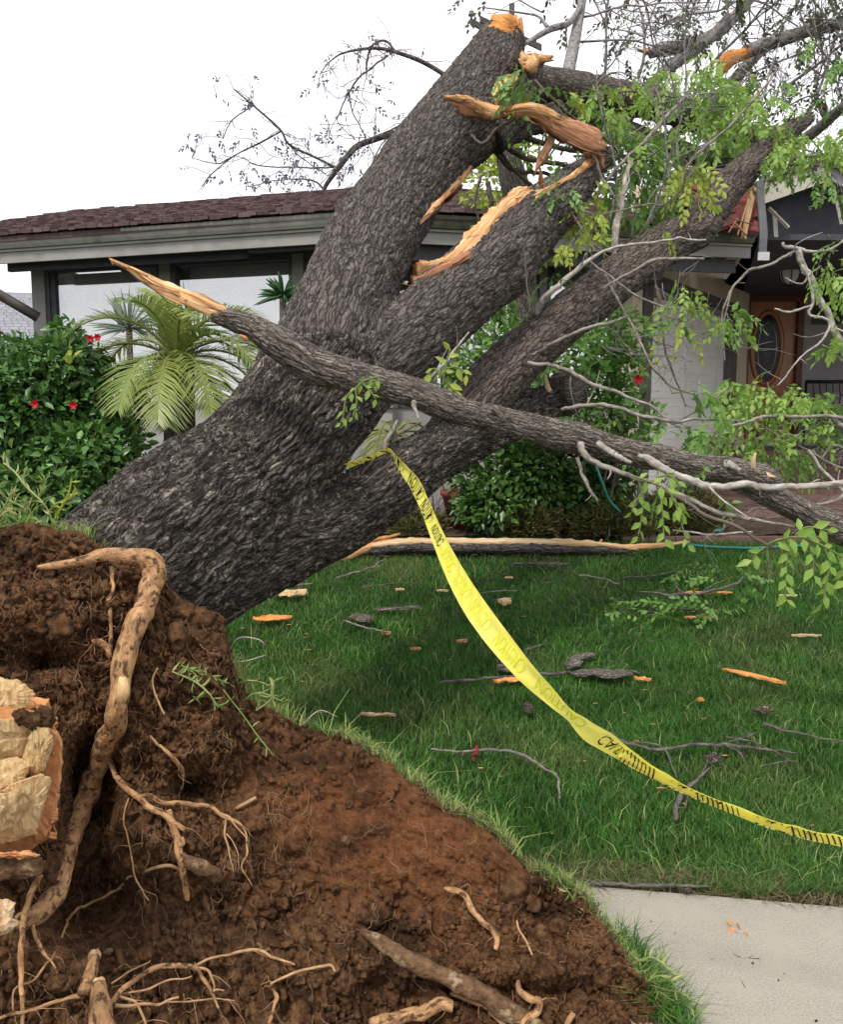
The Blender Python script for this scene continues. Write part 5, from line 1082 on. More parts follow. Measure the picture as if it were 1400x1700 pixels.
# relief of the coarse copy smoothed
nS, nT = sub.shape[:2]; vv = [tuple(v) for v in sub.reshape(-1, 3)]; ff = [(a * nT + b, (a + 1) * nT + b, (a + 1) * nT + b + 1, a * nT + b + 1) for a in range(nS - 1) for b in range(nT - 1)]
SBVH = BVHTree.FromPolygons(vv, ff)
def sd(px, py, default=2.2):
    r = ray(px, py); h = SBVH.ray_cast(Vector((0, 0, EYE)), Vector(r / np.linalg.norm(r))); return h[0][1] if h[0] is not None else default
def on_soil(rows, lift=.02, smoothn=2):
    dd = np.array([sd(a, b, None) if sd(a, b, -1) > 0 else np.nan for a, b, w in rows], float)
    ok = ~np.isnan(dd); 
    if not ok.any(): dd[:] = 2.5
    else: dd = np.interp(np.arange(len(dd)), np.arange(len(dd))[ok], dd[ok])
    for _ in range(smoothn):
        if len(dd) > 2: dd = np.minimum(dd, np.convolve(np.pad(dd, 1, mode='edge'), [.25, .5, .25], 'valid')) * .5 + .5 * np.convolve(np.pad(dd, 1, mode='edge'), [.25, .5, .25], 'valid')
    return [(a, b, d - lift - .4 * w * d / FPX, w) for (a, b, w), d in zip(rows, dd)]
def wroot(rows, mt='root_bark', lift=.02, sides=8, rough=.25, rs=28, n=None, par=T, name='root', wig=0.0, jag=0):
    rows = on_soil(rows, lift); p, r = pxw(rows); N = n or max(14, len(rows) * 9); q = cr(np.column_stack([p, r]), N)
    if wig: q[:, :3] += wig * np.column_stack([fbm(q[:, :3], 18, 2), fbm(q[:, :3] + 5, 18, 2), fbm(q[:, :3] + 9, 18, 2)])
    mb = MB(); tube(mb, q[:, :3], q[:, 3], sides, n=N, rough=rough, rs=rs, jag=jag, fibre=.3 if 'wood' in mt else 0)
    if name == 'root' and len(rows) > 3 and q[:, 3].max() < .02:          # rootlets
        for _ in range(len(rows)):
            i = random.randint(1, N - 2); b = q[i, :3]; d = rdir(1)[0] * [1, .3, 1] + [0, 0, -.4]; l_ = random.uniform(.02, .09); tube(mb, [b, b + d * l_ * .4, b + d * l_ * .8 + [0, 0, -l_ * .2] + RNG.normal(size=3) * l_ * .15, b + d * l_ + [0, 0, -l_ * .5]], [q[i, 3] * .18 + .0004, .0009, .0007, .0003], 4, n=9)
    return mb.build(name, mt, par)
main = [(60, 942, 9), (105, 935, 14), (150, 926, 19), (195, 920, 26), (232, 925, 36), (255, 940, 40), (252, 968, 38), (240, 1000, 36), (224, 1038, 37), (209, 1080, 40), (203, 1115, 34), (200, 1150, 33), (193, 1185, 36), (178, 1225, 38), (160, 1275, 37), (145, 1320, 36), (128, 1365, 32), (116, 1410, 26), (105, 1450, 26), (90, 1485, 36), (65, 1512, 38), (35, 1530, 30)]
wroot(main, lift=.05, sides=36, rough=.24, rs=16, n=150, wig=.012)
wroot([(193, 1118, 5), (203, 1130, 18), (205, 1150, 22), (199, 1172, 12), (196, 1182, 3)], 'cream_wood', lift=.068, sides=12, name='peeled_patch', rough=.15)
R = [([(178, 1258, 8), (190, 1280, 10), (205, 1303, 11), (228, 1325, 12), (255, 1348, 12), (280, 1362, 10), (308, 1376, 8)], .05),
 ([(232, 1325, 6), (250, 1322, 8), (280, 1333, 9), (310, 1337, 8), (335, 1338, 8), (352, 1342, 7), (372, 1358, 6), (395, 1368, 5), (406, 1390, 4), (410, 1415, 4), (403, 1440, 3), (417, 1468, 2)], .06),
 ([(365, 1350, 5), (380, 1360, 4), (400, 1385, 3), (412, 1398, 2)], .06), ([(372, 1362, 4), (374, 1390, 4), (380, 1420, 3), (386, 1446, 1.5)], .06), ([(376, 1385, 3), (392, 1410, 2), (398, 1440, 1.2)], .05),
 ([(276, 1350, 14), (287, 1375, 13), (293, 1400, 15), (300, 1430, 13), (306, 1462, 12), (312, 1495, 10)], .05), ([(296, 1405, 10), (304, 1400, 7), (302, 1390, 4)], .07),
 ([(268, 1238, 5), (278, 1250, 7), (290, 1262, 8), (299, 1278, 8), (301, 1292, 7)], .05), ([(252, 1220, 3), (262, 1232, 5), (270, 1245, 4)], .04), ([(262, 1110, 3), (255, 1130, 4), (262, 1160, 4), (272, 1182, 3)], .04),
 ([(185, 940, 9), (187, 970, 7), (181, 1000, 7), (180, 1030, 6), (184, 1060, 7), (180, 1085, 6)], .04), ([(152, 1066, 8), (166, 1065, 12), (176, 1075, 12), (180, 1088, 8)], .05),
 ([(213, 1325, 3), (206, 1355, 3), (209, 1385, 3), (216, 1420, 3), (222, 1450, 3), (235, 1475, 3), (248, 1500, 2)], .05),
 ([(67, 1450, 12), (52, 1485, 11), (38, 1530, 11), (34, 1580, 10), (36, 1640, 9), (42, 1690, 8), (46, 1720, 6)], .06), ([(45, 1510, 8), (55, 1545, 7), (70, 1580, 6), (88, 1600, 4), (96, 1616, 2)], .06),
 ([(-20, 1690, 5), (20, 1682, 6), (60, 1672, 7), (100, 1660, 8), (150, 1652, 9)], .06), ([(182, 1665, 10), (205, 1645, 9), (235, 1620, 9), (268, 1602, 10), (300, 1600, 10), (325, 1606, 9), (335, 1622, 7), (348, 1640, 6), (358, 1660, 5), (367, 1688, 4)], .06),
 ([(325, 1605, 5), (345, 1612, 5), (355, 1635, 4), (348, 1645, 3)], .06), ([(348, 1643, 4), (360, 1640, 4), (372, 1645, 3)], .06), ([(320, 1602, 6), (345, 1592, 5), (385, 1582, 5), (425, 1577, 6), (455, 1588, 5), (485, 1601, 3)], .05), ([(448, 1632, 4), (475, 1618, 5), (510, 1607, 5), (545, 1598, 6), (553, 1610, 3)], .04),
 ([(190, 1668, 7), (215, 1672, 6), (245, 1668, 5), (270, 1668, 5), (296, 1656, 4)], .06), ([(200, 1655, 5), (225, 1668, 5), (240, 1690, 4), (250, 1710, 3)], .05), ([(190, 1632, 4), (215, 1615, 4), (245, 1600, 3), (250, 1595, 2)], .05), ([(205, 1650, 4), (245, 1640, 4), (290, 1625, 4), (320, 1618, 3)], .05), ([(250, 1668, 3), (300, 1660, 3), (350, 1655, 3), (392, 1662, 2)], .05),
 ([(22, 1680, 4), (25, 1640, 4), (60, 1620, 4), (85, 1590, 5), (105, 1550, 5), (118, 1520, 6), (150, 1498, 5), (190, 1480, 5), (225, 1450, 5), (260, 1438, 6), (285, 1440, 6), (303, 1450, 5)], .03),
 ([(740, 1476, 8), (755, 1481, 10), (772, 1492, 11), (783, 1512, 11), (800, 1532, 11), (818, 1545, 11), (829, 1562, 11), (827, 1577, 10)], .03), ([(615, 1700, 22), (650, 1690, 24), (690, 1680, 24), (730, 1670, 24), (752, 1668, 20)], .05),
 ([(750, 1648, 8), (775, 1658, 9), (800, 1672, 9), (840, 1702, 9)], .03), ([(860, 1628, 6), (862, 1645, 12), (878, 1655, 14), (896, 1660, 14), (892, 1676, 14), (880, 1692, 14), (868, 1712, 14)], .04), ([(940, 1712, 11), (945, 1698, 11), (953, 1684, 10)], .04),
 ([(452, 1640, 5), (456, 1655, 8), (452, 1675, 8), (448, 1700, 8)], .03), ([(395, 1340, 6), (408, 1330, 7), (423, 1320, 6)], .03), ([(860, 1530, 4), (865, 1550, 4), (880, 1580, 4), (885, 1600, 3)], .03)]
for rows, lf in R:
    wmax = max(r_[2] for r_ in rows); wroot(rows, 'root_bark' if wmax > 7 else 'root_fine', lift=lf * .6, sides=12 if wmax > 9 else 7, rough=.30 if wmax > 7 else .25, wig=.011)
wroot([(600, 1545, 14), (640, 1570, 24), (690, 1600, 30), (740, 1622, 30), (790, 1645, 32), (840, 1675, 34), (900, 1715, 34)], 'root_muddy', lift=.012, sides=20, rough=.4, rs=20, n=60)
wroot([(300, 1425, 20), (330, 1440, 26), (362, 1448, 14)], 'root_muddy', lift=.01, sides=12, rough=.5)
# sawn root stubs at the bottom left
for rows, ew in (([(172, 1740, 44), (168, 1690, 42), (165, 1652, 34), (164, 1634, 26)], 24), ([(140, 1650, 30), (150, 1615, 24), (157, 1588, 19)], 15)):
    wroot(rows, 'root_bark', lift=.06, sides=16, rough=.3); a, b, w = rows[-1]; wroot([(a, b + 3, w * .95), (a, b - 4, w * .9), (a, b - 7, w * .5)], 'cream_wood', lift=.06, sides=14, rough=.25, name='sawn_end', n=8)
# hair roots: too many to count
hr = MB()
def hair(px, py, ang, ln, w, curl=.5, lift=.012):
    pts = []; a = ang
    for k in range(11):
        pts.append((px, py, w * (1 - k * .06))); px += math.cos(a) * ln / 10; py += math.sin(a) * ln / 10; a += random.gauss(0, curl)
    rr = on_soil(pts, lift); p, r = pxw(rr); tube(hr, p, r, 4, n=20)
for k in range(900):
    z = random.random()
    if z < .45: px, py = random.uniform(0, 400), random.uniform(930, 1300)
    elif z < .8: px, py = random.uniform(0, 520), random.uniform(1300, 1700)
    else: px, py = random.uniform(500, 1060), random.uniform(1280, 1700)
    if sd(px, py, -1) < 0: continue
    hair(px, py, random.uniform(.9, 2.3), random.uniform(12, 70), random.choice([.7, .8, .8, 1.0, 1.3, 1.9]), .42, random.uniform(.0, .035))
for (cx_, cy_, n_, sp) in [(160, 1375, 36, 10), (385, 1420, 26, 10), (255, 1385, 18, 5), (355, 1215, 40, 14), (130, 1190, 16, 8), (200, 1690, 30, 40), (470, 1320, 14, 18), (960, 1560, 30, 25), (600, 1540, 20, 30), (150, 1000, 30, 40), (100, 1110, 20, 30)]:
    for k in range(n_): hair(cx_ + random.gauss(0, sp), cy_ + random.gauss(0, sp), random.uniform(.9, 2.2), random.uniform(12, 42), random.uniform(.9, 1.8), .7, random.uniform(.01, .04))
hr.build('hair_roots', 'root_hair', T, kind='stuff')
# clods of earth: the biggest as parts, the crumbs as one mass
def icos(c, r, seed):
    phi = (1 + 5 ** .5) / 2; V = np.array([(-1, phi, 0), (1, phi, 0), (-1, -phi, 0), (1, -phi, 0), (0, -1, phi), (0, 1, phi), (0, -1, -phi), (0, 1, -phi), (phi, 0, -1), (phi, 0, 1), (-phi, 0, -1), (-phi, 0, 1)]); V /= np.linalg.norm(V[0])
    F = [(0, 11, 5), (0, 5, 1), (0, 1, 7), (0, 7, 10), (0, 10, 11), (1, 5, 9), (5, 11, 4), (11, 10, 2), (10, 7, 6), (7, 1, 8), (3, 9, 4), (3, 4, 2), (3, 2, 6), (3, 6, 8), (3, 8, 9), (4, 9, 5), (2, 4, 11), (6, 2, 10), (8, 6, 7), (9, 8, 1)]
    return V, np.array(F)
IV, IF = icos(0, 1, 0)
def subdiv(V, F):
    V = list(map(tuple, V)); cache = {}; out_ = []
    def mid(a, b):
        k = (min(a, b), max(a, b))
        if k not in cache: m_ = (np.array(V[a]) + np.array(V[b])) / 2; m_ /= np.linalg.norm(m_); V.append(tuple(m_)); cache[k] = len(V) - 1
        return cache[k]
    for a, b, c in F: x, y, z = mid(a, b), mid(b, c), mid(c, a); out_ += [(a, x, z), (x, b, y), (z, y, c), (x, y, z)]
    return np.array(V), np.array(out_)
IV2, IF2 = subdiv(IV, IF); IV3, IF3 = subdiv(IV2, IF2)
def lump(r, hi=True):
    V = (IV3 if hi else IV2); o = RNG.random(3) * 50; k = 1 + .55 * fbm(V + o, 1.3, 2) + (.40 * (.5 - np.abs(fbm(V + o, 2.6, 2)) * 1.6) + .28 * fbm(V + o, 6.5, 2) if hi else .3 * fbm(V + o, 3.1, 1)); s3 = RNG.uniform(.7, 1.2, 3); return V * k[:, None] * s3 * r, (IF3 if hi else IF2)
cl_me = []
for k in range(14):
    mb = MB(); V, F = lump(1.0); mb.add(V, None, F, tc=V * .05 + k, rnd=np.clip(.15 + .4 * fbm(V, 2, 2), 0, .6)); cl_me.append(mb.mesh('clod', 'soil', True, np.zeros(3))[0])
spots = []
for (px, py, w) in [(170, 1325, 46), (200, 1400, 40), (252, 1405, 24), (178, 1448, 28), (100, 1635, 60), (375, 1475, 44), (318, 1392, 28), (440, 1500, 30), (345, 1215, 50), (330, 1030, 60), (355, 1070, 50), (300, 1010, 46), (290, 1060, 50), (230, 1130, 34), (130, 1200, 40), (200, 1190, 26), (60, 1040, 44), (100, 1040, 50), (560, 1600, 26), (430, 1600, 26), (360, 1560, 30), (850, 1480, 50), (880, 1495, 44), (900, 1560, 54), (945, 1590, 50), (930, 1540, 44), (1000, 1620, 46), (1030, 1660, 44), (960, 1660, 46), (880, 1600, 40)]: spots.append((px, py, w))
tries = 0
while len(spots) < 290 and tries < 5000:
    tries += 1; px, py = random.uniform(0, 1080), random.uniform(900, 1700)
    if sd(px, py, -1) < 0: continue
    sm = math.exp(-(((px - 640) / 190) ** 2 + ((py - 1390) / 110) ** 2))
    if random.random() < sm * 1.3: continue
    spots.append((px, py, random.uniform(9, 26)))
for px, py, w in spots:
    w *= .78
    d = sd(px, py, 2.3); r = w * d / FPX / 2; c = P(px, py, d - r * .15)
    R3 = Matrix.Rotation(random.random() * 6.28, 4, rdir(1)[0].tolist()); M4 = Matrix.Translation(Vector(c)) @ R3 @ Matrix.Scale(r, 4); inst('clod', random.choice(cl_me), M4, soilroot)
cb = MB(); POOL = []
for k in range(40):
    V, F = lump(1.0, False); POOL.append((V, F))
for k in range(24):
    o = RNG.random(3) * 40; V = IV * (1 + .5 * fbm(IV + o, 1.6, 2))[:, None] * RNG.uniform(.6, 1.2, 3); POOL.append((V, IF))
cc = []
while len(cc) < 13500:
    z = random.random()
    if z < .34: px, py = random.uniform(-10, 390), random.uniform(885, 1330)
    elif z < .6: px, py = random.gauss(900, 110), random.gauss(1590, 70)
    else: px, py = random.uniform(-10, 1095), random.uniform(880, 1705)
    d = sd(px, py, -1)
    if d < 0: continue
    sm = math.exp(-(((px - 640) / 200) ** 2 + ((py - 1390) / 120) ** 2)); cl_ = vnoise(np.array([[px / 38, py / 38, 0]]))[0]
    if random.random() < sm * .9 or random.random() > .62 + cl_ * .8: continue
    w = random.choice([2.5, 3, 3, 4, 5, 6, 7, 9, 12]); cc.append(1); r = w * d / FPX / 2; V, F = POOL[random.randint(40, 63)] if w < 5.5 else POOL[random.randint(0, 39)]
    a_ = random.random() * 6.28; ca, sa = math.cos(a_), math.sin(a_); V = V @ np.array([[ca, -sa, 0], [sa, ca, 0], [0, 0, 1]]); c_ = P(px, py, d - r * random.uniform(-.2, .9)); cb.add(V * r + c_, None, F, tc=V * r + c_, rnd=random.uniform(0, .45))
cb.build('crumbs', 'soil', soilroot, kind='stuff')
# pebbles
for (px, py, w) in [(918, 1300 + 0, 0)]: pass
for (px, py, w) in [(297, 1310, 12), (575, 1395, 14), (437, 1535, 10), (640, 1575, 12), (300, 1305, 9), (180, 1580, 12)]:
    d = sd(px, py, 2.2); mb = MB(); V, F = lump(w * d / FPX / 2); mb.add(V + P(px, py, d - .02), None, F); mb.build('pebble', 'root_muddy', soilroot)
# ---------------------------------------------------------------- shattered butt of the main root at the left edge
def chunk(poly, dd, thick, mt, name='wood_chunk', par=T, nz=.01, tilt=(0, 0)):
    """faceted slab: outline at distance dd, front face raised and broken, with thickness"""
    c = np.mean(poly, axis=0); mb = MB(); out_ = []
    N0 = len(poly); pl = []
    for i in range(N0):
        a, b = np.array(poly[i], float), np.array(poly[(i + 1) % N0], float)
        for k in range(7): q_ = a + (b - a) * k / 7 + RNG.normal(size=2) * 1.1; pl.append(q_)
    pl = np.array(pl); pl = pl.mean(0) + (pl - pl.mean(0)) * 1.07; N = len(pl); ringz = [(1.0, thick), (1.0, .012), (.94, 0.003), (.7, -.002), (.4, -.006), (.15, -.004)]
    V = []
    for sc, dz_ in ringz:
        for q_ in pl:
            w = c + (q_ - c) * sc; dep = dd + dz_ + tilt[0] * (w[0] - c[0]) / 1000 + tilt[1] * (w[1] - c[1]) / 1000; V.append(P(w[0], w[1], dep))
    V = np.array(V); d_ = fbm(V * [1, 1, 1], 14, 3); st_ = np.floor(fbm(V + 7, 12, 2) * 4) / 4; V[N:, 1] += nz * (d_[N:] * .5 + st_[N:] * 1.6 + .5 * fbm(V[N:] * [1, 1, .15], 60, 2))
    Q = []
    for k in range(len(ringz) - 1):
        for i in range(N): Q.append((k * N + i, k * N + (i + 1) % N, (k + 1) * N + (i + 1) % N, (k + 1) * N + i))
    V = np.vstack([V, V[-N:].mean(0)]); Tt = [((len(ringz) - 1) * N + i, (len(ringz) - 1) * N + (i + 1) % N, len(V) - 1) for i in range(N)]
    Vb = V[:N].mean(0); V = np.vstack([V, Vb]); Tt += [((i + 1) % N, i, len(V) - 1) for i in range(N)]
    mb.add(V, Q, Tt, tc=V); return mb.build(name, mt, par, smooth=False)
d0 = 1.72
chunk([(-60, 1180), (-10, 1170), (60, 1188), (86, 1208), (100, 1235), (98, 1290), (92, 1330), (78, 1385), (50, 1402), (0, 1416), (-60, 1420)], d0 + .05, .34, 'rind', 'root_butt', nz=.012)
chunk([(0, 1128), (28, 1130), (52, 1146), (62, 1172), (40, 1182), (0, 1186), (-40, 1180), (-40, 1130)], d0 + .06, .1, 'cream_wood')
chunk([(52, 1158), (80, 1160), (84, 1185), (76, 1200), (62, 1180)], d0 + .04, .08, 'rind')
chunk([(-20, 1196), (22, 1192), (54, 1200), (50, 1245), (30, 1262), (-20, 1270)], d0 + .01, .06, 'cream_wood', tilt=(.5, .3))
chunk([(54, 1202), (80, 1212), (88, 1232), (72, 1275), (52, 1300), (34, 1296), (40, 1258)], d0 + .0, .07, 'cream_wood', tilt=(-.6, .2))
chunk([(-20, 1262), (30, 1256), (52, 1268), (34, 1300), (10, 1312), (-20, 1318)], d0 - .015, .05, 'cream_wood', tilt=(.2, -.6))
chunk([(30, 1300), (62, 1288), (80, 1296), (70, 1340), (60, 1380), (20, 1392), (-20, 1400), (-20, 1322)], d0 - .02, .07, 'cream_wood', tilt=(.3, .4))
chunk([(0, 1320), (30, 1312), (44, 1330), (30, 1368), (0, 1380), (-20, 1370)], d0 - .045, .04, 'cream_wood', tilt=(.3, .5))
chunk([(-30, 1424), (20, 1418), (60, 1420), (72, 1432), (66, 1452), (30, 1460), (-30, 1456)], d0 - .03, .05, 'root_muddy')
chunk([(-30, 1420), (10, 1418), (50, 1414), (64, 1420), (30, 1427), (-30, 1430)], d0 - .05, .03, 'rind')
chunk([(-20, 1500), (10, 1494), (24, 1500), (20, 1524), (34, 1528), (16, 1545), (-20, 1556)], d0 - .12, .05, 'pale_wood')
for k in range(16):
    a = random.uniform(1190, 1395); mb = MB(); x = 96 - abs(a - 1280) * .06; p, r = pxw([(x - 8, a, d0 + .05, 7), (x + 2, a + random.uniform(-8, 8), d0 + .07, 6), (x - 3, a + random.uniform(-15, 15), d0 + .18, 3)]); tube(mb, p, r, 5, rough=.4); mb.build('splinter', 'rind', T)
for k in range(9):
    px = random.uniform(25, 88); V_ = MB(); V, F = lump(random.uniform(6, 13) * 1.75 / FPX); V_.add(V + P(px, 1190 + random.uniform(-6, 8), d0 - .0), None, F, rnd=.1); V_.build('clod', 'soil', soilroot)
# ================================================================ grass
def blades(name, base, h, w, lean, mt, parent=None, droop=.5, up=None):
    n = len(base); az = RNG.random(n) * 2 * np.pi; wd = np.column_stack([np.cos(az), np.sin(az), 0 * az]); la = RNG.random(n) * 2 * np.pi
    ld = np.column_stack([np.cos(la), np.sin(la), 0 * la]) * (lean * RNG.random(n))[:, None]; z = np.array([0, 0, 1.0]) if up is None else up
    a = base - wd * (w / 2)[:, None]; b = base + wd * (w / 2)[:, None]; m = base + (z + ld * .5) * (h * .55)[:, None]; c = m - wd * (w * .42)[:, None]; d = m + wd * (w * .42)[:, None]
    tip = m + (z * (1 - droop * RNG.random(n))[:, None] + ld * 1.6) * (h * .5)[:, None]
    V = np.stack([a, b, d, c, tip], 1).reshape(-1, 3); k = np.arange(n)[:, None] * 5
    mb = MB(); mb.add(V, k + np.array([[0, 1, 2, 3]]), k + np.array([[3, 2, 4]]), rnd=np.repeat(RNG.random(n), 5)); return mb
def pave_y(x): return PA[1] + PS * (x - PA[0])
def lawn_pts(n, y0, y1):
    y = y0 + (y1 - y0) * RNG.random(n) ** 1.15; x = (RNG.random(n) * 2 - 1) * (y * .56 + .15); ok = (y > pave_y(x) + .02) & (y < 7.55 + .15 * np.sin(x * 3)); x, y = x[ok], y[ok]
    return np.column_stack([x, y, gz(x, y) - .03])
b = lawn_pts(330000, 2.75, 7.7); dn = fbm(b, 1.6, 3); keep = RNG.random(len(b)) < .75 + .5 * dn; b = b[keep]
hh = (.034 + .028 * RNG.random(len(b))) * (1 + .35 * fbm(b, 3.5, 3)); ww = .0022 + .0006 * b[:, 1]
blades('grass', b, hh, ww, .9, 'grassblade').build('grass', 'grassblade', label='short dense green lawn grass in front of the house', cat='grass', kind='stuff')
b = lawn_pts(5000, 2.8, 7.5); blades('x', b, .06 + .05 * RNG.random(len(b)), np.full(len(b), .004), 1.2, 'x', droop=.8).build('grass', 'grasslip', label='longer pale stray blades standing above the lawn', cat='grass', kind='stuff')
# dried edge along the pavement
n = 4200; x = RNG.uniform(.35, 2.0, n); b = np.column_stack([x, pave_y(x) + RNG.uniform(.0, .16, n), 0 * x - .05]); blades('x', b, .04 + .045 * RNG.random(n), np.full(n, .004), 1.6, 'x', droop=1.0).build('dry_thatch', 'drythatch', label='dry brown thatch along the edge of the concrete pavement', cat='thatch', kind='stuff')
# grass on the lip of the torn soil
def lip(n, s0, s1, h0, h1, inner=0, spread=.06, mt='grasslip', lean=1.2, w=.004, nm='grass_lip', droop=.6, lab=''):
    i = (RNG.uniform(s0, s1, n) * (NS - 1)).astype(int); cl_ = fbm(np.column_stack([i * .045, i * 0 + n, i * 0.0]), 1, 2); i = i[RNG.random(n) < .62 + 1.1 * cl_]; n = len(i); p = SX[i, 0, :] + np.column_stack([RNG.normal(size=n) * .01, RNG.uniform(-inner, spread, n) * (1 - .8 * sstep(.66, .78, i / NS)), RNG.normal(size=n) * .006 - .006]); p[:, 2] -= np.maximum(p[:, 1] - SX[i, 0, 1], 0) * .35
    blades('x', p, RNG.uniform(h0, h1, n), np.full(n, w), lean, mt, droop=droop).build(nm, mt, soilroot, kind='stuff')
fr = lambda px: int(np.argmin(np.abs(np.array([0] * 1)))) if False else None
pxe = CX + FPX * (SX[:, 0, 0]) / (SX[:, 0, 1]); S_of = lambda px: float(np.argmin(np.abs(pxe - px))) / (NS - 1)
lip(5200, S_of(372), .93, .02, .055, .01, .13)
lip(2600, S_of(500), .93, .02, .05, .0, .22, mt='grassblade')
lip(1500, S_of(560), .9, .015, .04, .02, .05, mt='drythatch')
lip(260, S_of(380), .95, .05, .12, .01, .05, lean=1.8)
lip(900, S_of(-60), S_of(130), .02, .06, -.02, .22, lean=1.5)
lip(500, S_of(120), S_of(215), .02, .06, -.02, .14, lean=1.4)
lip(700, .88, .95, .03, .10, .02, .10, lean=1.6, mt='grassblade')
lip(500, .88, .95, .03, .10, .02, .10, lean=1.6)
# tufts spilling over the pavement edge at lower right
n = 1100; q_ = RNG.random(n); bx = .60 + q_ * .08 + RNG.normal(size=n) * .022; by = 2.45 - .38 * q_ + RNG.normal(size=n) * .04
blades('x', np.column_stack([bx, by, 0 * bx + .0]), RNG.uniform(.03, .09, n), np.full(n, .004), 1.5, 'x').build('grass_tuft', 'grassblade', soilroot, kind='stuff')
# runners of couch grass with pointed leaves: crest at left, and hanging over the soil
def runner(rows, n, ls, mt='grasslip', par=soilroot, smt='twig_green', nm='grass_runner', on=False, wid=.35):
    rows = on_soil(rows, .03) if on else rows; p, r = pxw(rows); mb = MB(); tube(mb, p, r, 4, n=20); q = cr(p, n); t = np.gradient(q, axis=0); L = leafmats(q, t + RNG.normal(size=q.shape) * np.abs(t).max() * 1.4 + np.array([0, 0, np.abs(t).max() * .7]), RNG.normal(size=q.shape), ls * RNG.uniform(.6, 1.2, n), wid)
    add_leaves(mb, L); return mb.build(nm, mt, par)
for rows, n in (([(90, 875, 2.7, 3), (75, 840, 2.7, 3), (45, 810, 2.72, 4), (25, 785, 2.74, 4), (5, 768, 2.74, 3)], 22), ([(60, 880, 2.7, 3), (40, 845, 2.7, 3), (15, 830, 2.7, 3), (-10, 810, 2.7, 3)], 26), ([(30, 880, 2.7, 3), (20, 860, 2.7, 3), (-10, 845, 2.7, 3)], 24), ([(70, 880, 2.68, 3), (35, 868, 2.66, 3), (5, 850, 2.66, 3)], 26),
                ([(60, 840, 2.75, 2), (68, 820, 2.75, 2), (75, 800, 2.75, 2), (80, 790, 2.75, 2)], 12), ([(20, 878, 2.66, 3), (50, 870, 2.66, 3), (72, 880, 2.66, 3)], 20), ([(-10, 870, 2.6, 3), (10, 835, 2.6, 3), (20, 815, 2.6, 2)], 18), ([(45, 870, 2.7, 3), (50, 850, 2.7, 3), (38, 828, 2.7, 2)], 18)): runner(rows, n, .045)
for rows, n in (([(85, 872, 2.72, 4), (100, 845, 2.72, 4), (112, 825, 2.72, 4), (118, 800, 2.72, 3)], 14), ([(92, 868, 2.72, 3), (105, 835, 2.72, 3), (130, 818, 2.72, 3)], 12), ([(80, 850, 2.73, 3), (95, 835, 2.73, 3), (115, 838, 2.73, 2)], 9)): runner(rows, n, .03, 'leaf_yellow', wid=.5)
runner([(285, 1115, 3), (320, 1130, 4), (345, 1150, 4), (362, 1175, 3)], 26, .04, on=True); runner([(300, 1105, 3), (335, 1118, 3), (380, 1135, 3)], 20, .035, on=True); runner([(325, 1120, 3), (318, 1150, 3), (330, 1165, 2)], 12, .03, on=True)
runner([(370, 1145, 3), (405, 1190, 3), (430, 1225, 3), (455, 1255, 2)], 8, .03, on=True)
for rows in ([(385, 1140, 2.75, 3), (410, 1130, 2.74, 3), (440, 1135, 2.73, 2), (452, 1150, 2.73, 2)], [(400, 1165, 2.72, 3), (430, 1150, 2.7, 3), (470, 1165, 2.7, 2)], [(425, 1180, 2.7, 3), (450, 1160, 2.7, 3), (455, 1130, 2.7, 2)], [(960, 1520, 2.3, 3), (950, 1490, 2.3, 3), (935, 1470, 2.3, 2)], [(1060, 1640, 2.16, 3), (1100, 1620, 2.14, 3), (1140, 1660, 2.12, 3), (1165, 1700, 2.1, 2)], [(1050, 1600, 2.2, 3), (1085, 1590, 2.18, 3), (1120, 1620, 2.16, 2)], [(1080, 1680, 2.14, 3), (1120, 1690, 2.12, 3), (1150, 1720, 2.1, 2)]): runner(rows, 14, .04)
for rows in ([(372, 1095, 2.78, 2), (395, 1060, 2.78, 2), (430, 1062, 2.78, 2), (440, 1072, 2.78, 1)], [(372, 1100, 2.78, 2), (405, 1098, 2.78, 2), (440, 1088, 2.78, 1.5)], [(500, 1205, 2.72, 2), (530, 1180, 2.72, 2), (560, 1190, 2.72, 1)]):
    p, r = pxw(rows); mb = MB(); tube(mb, p, r, 4, n=14); mb.build('grass_stalk', 'twig_pale', soilroot)

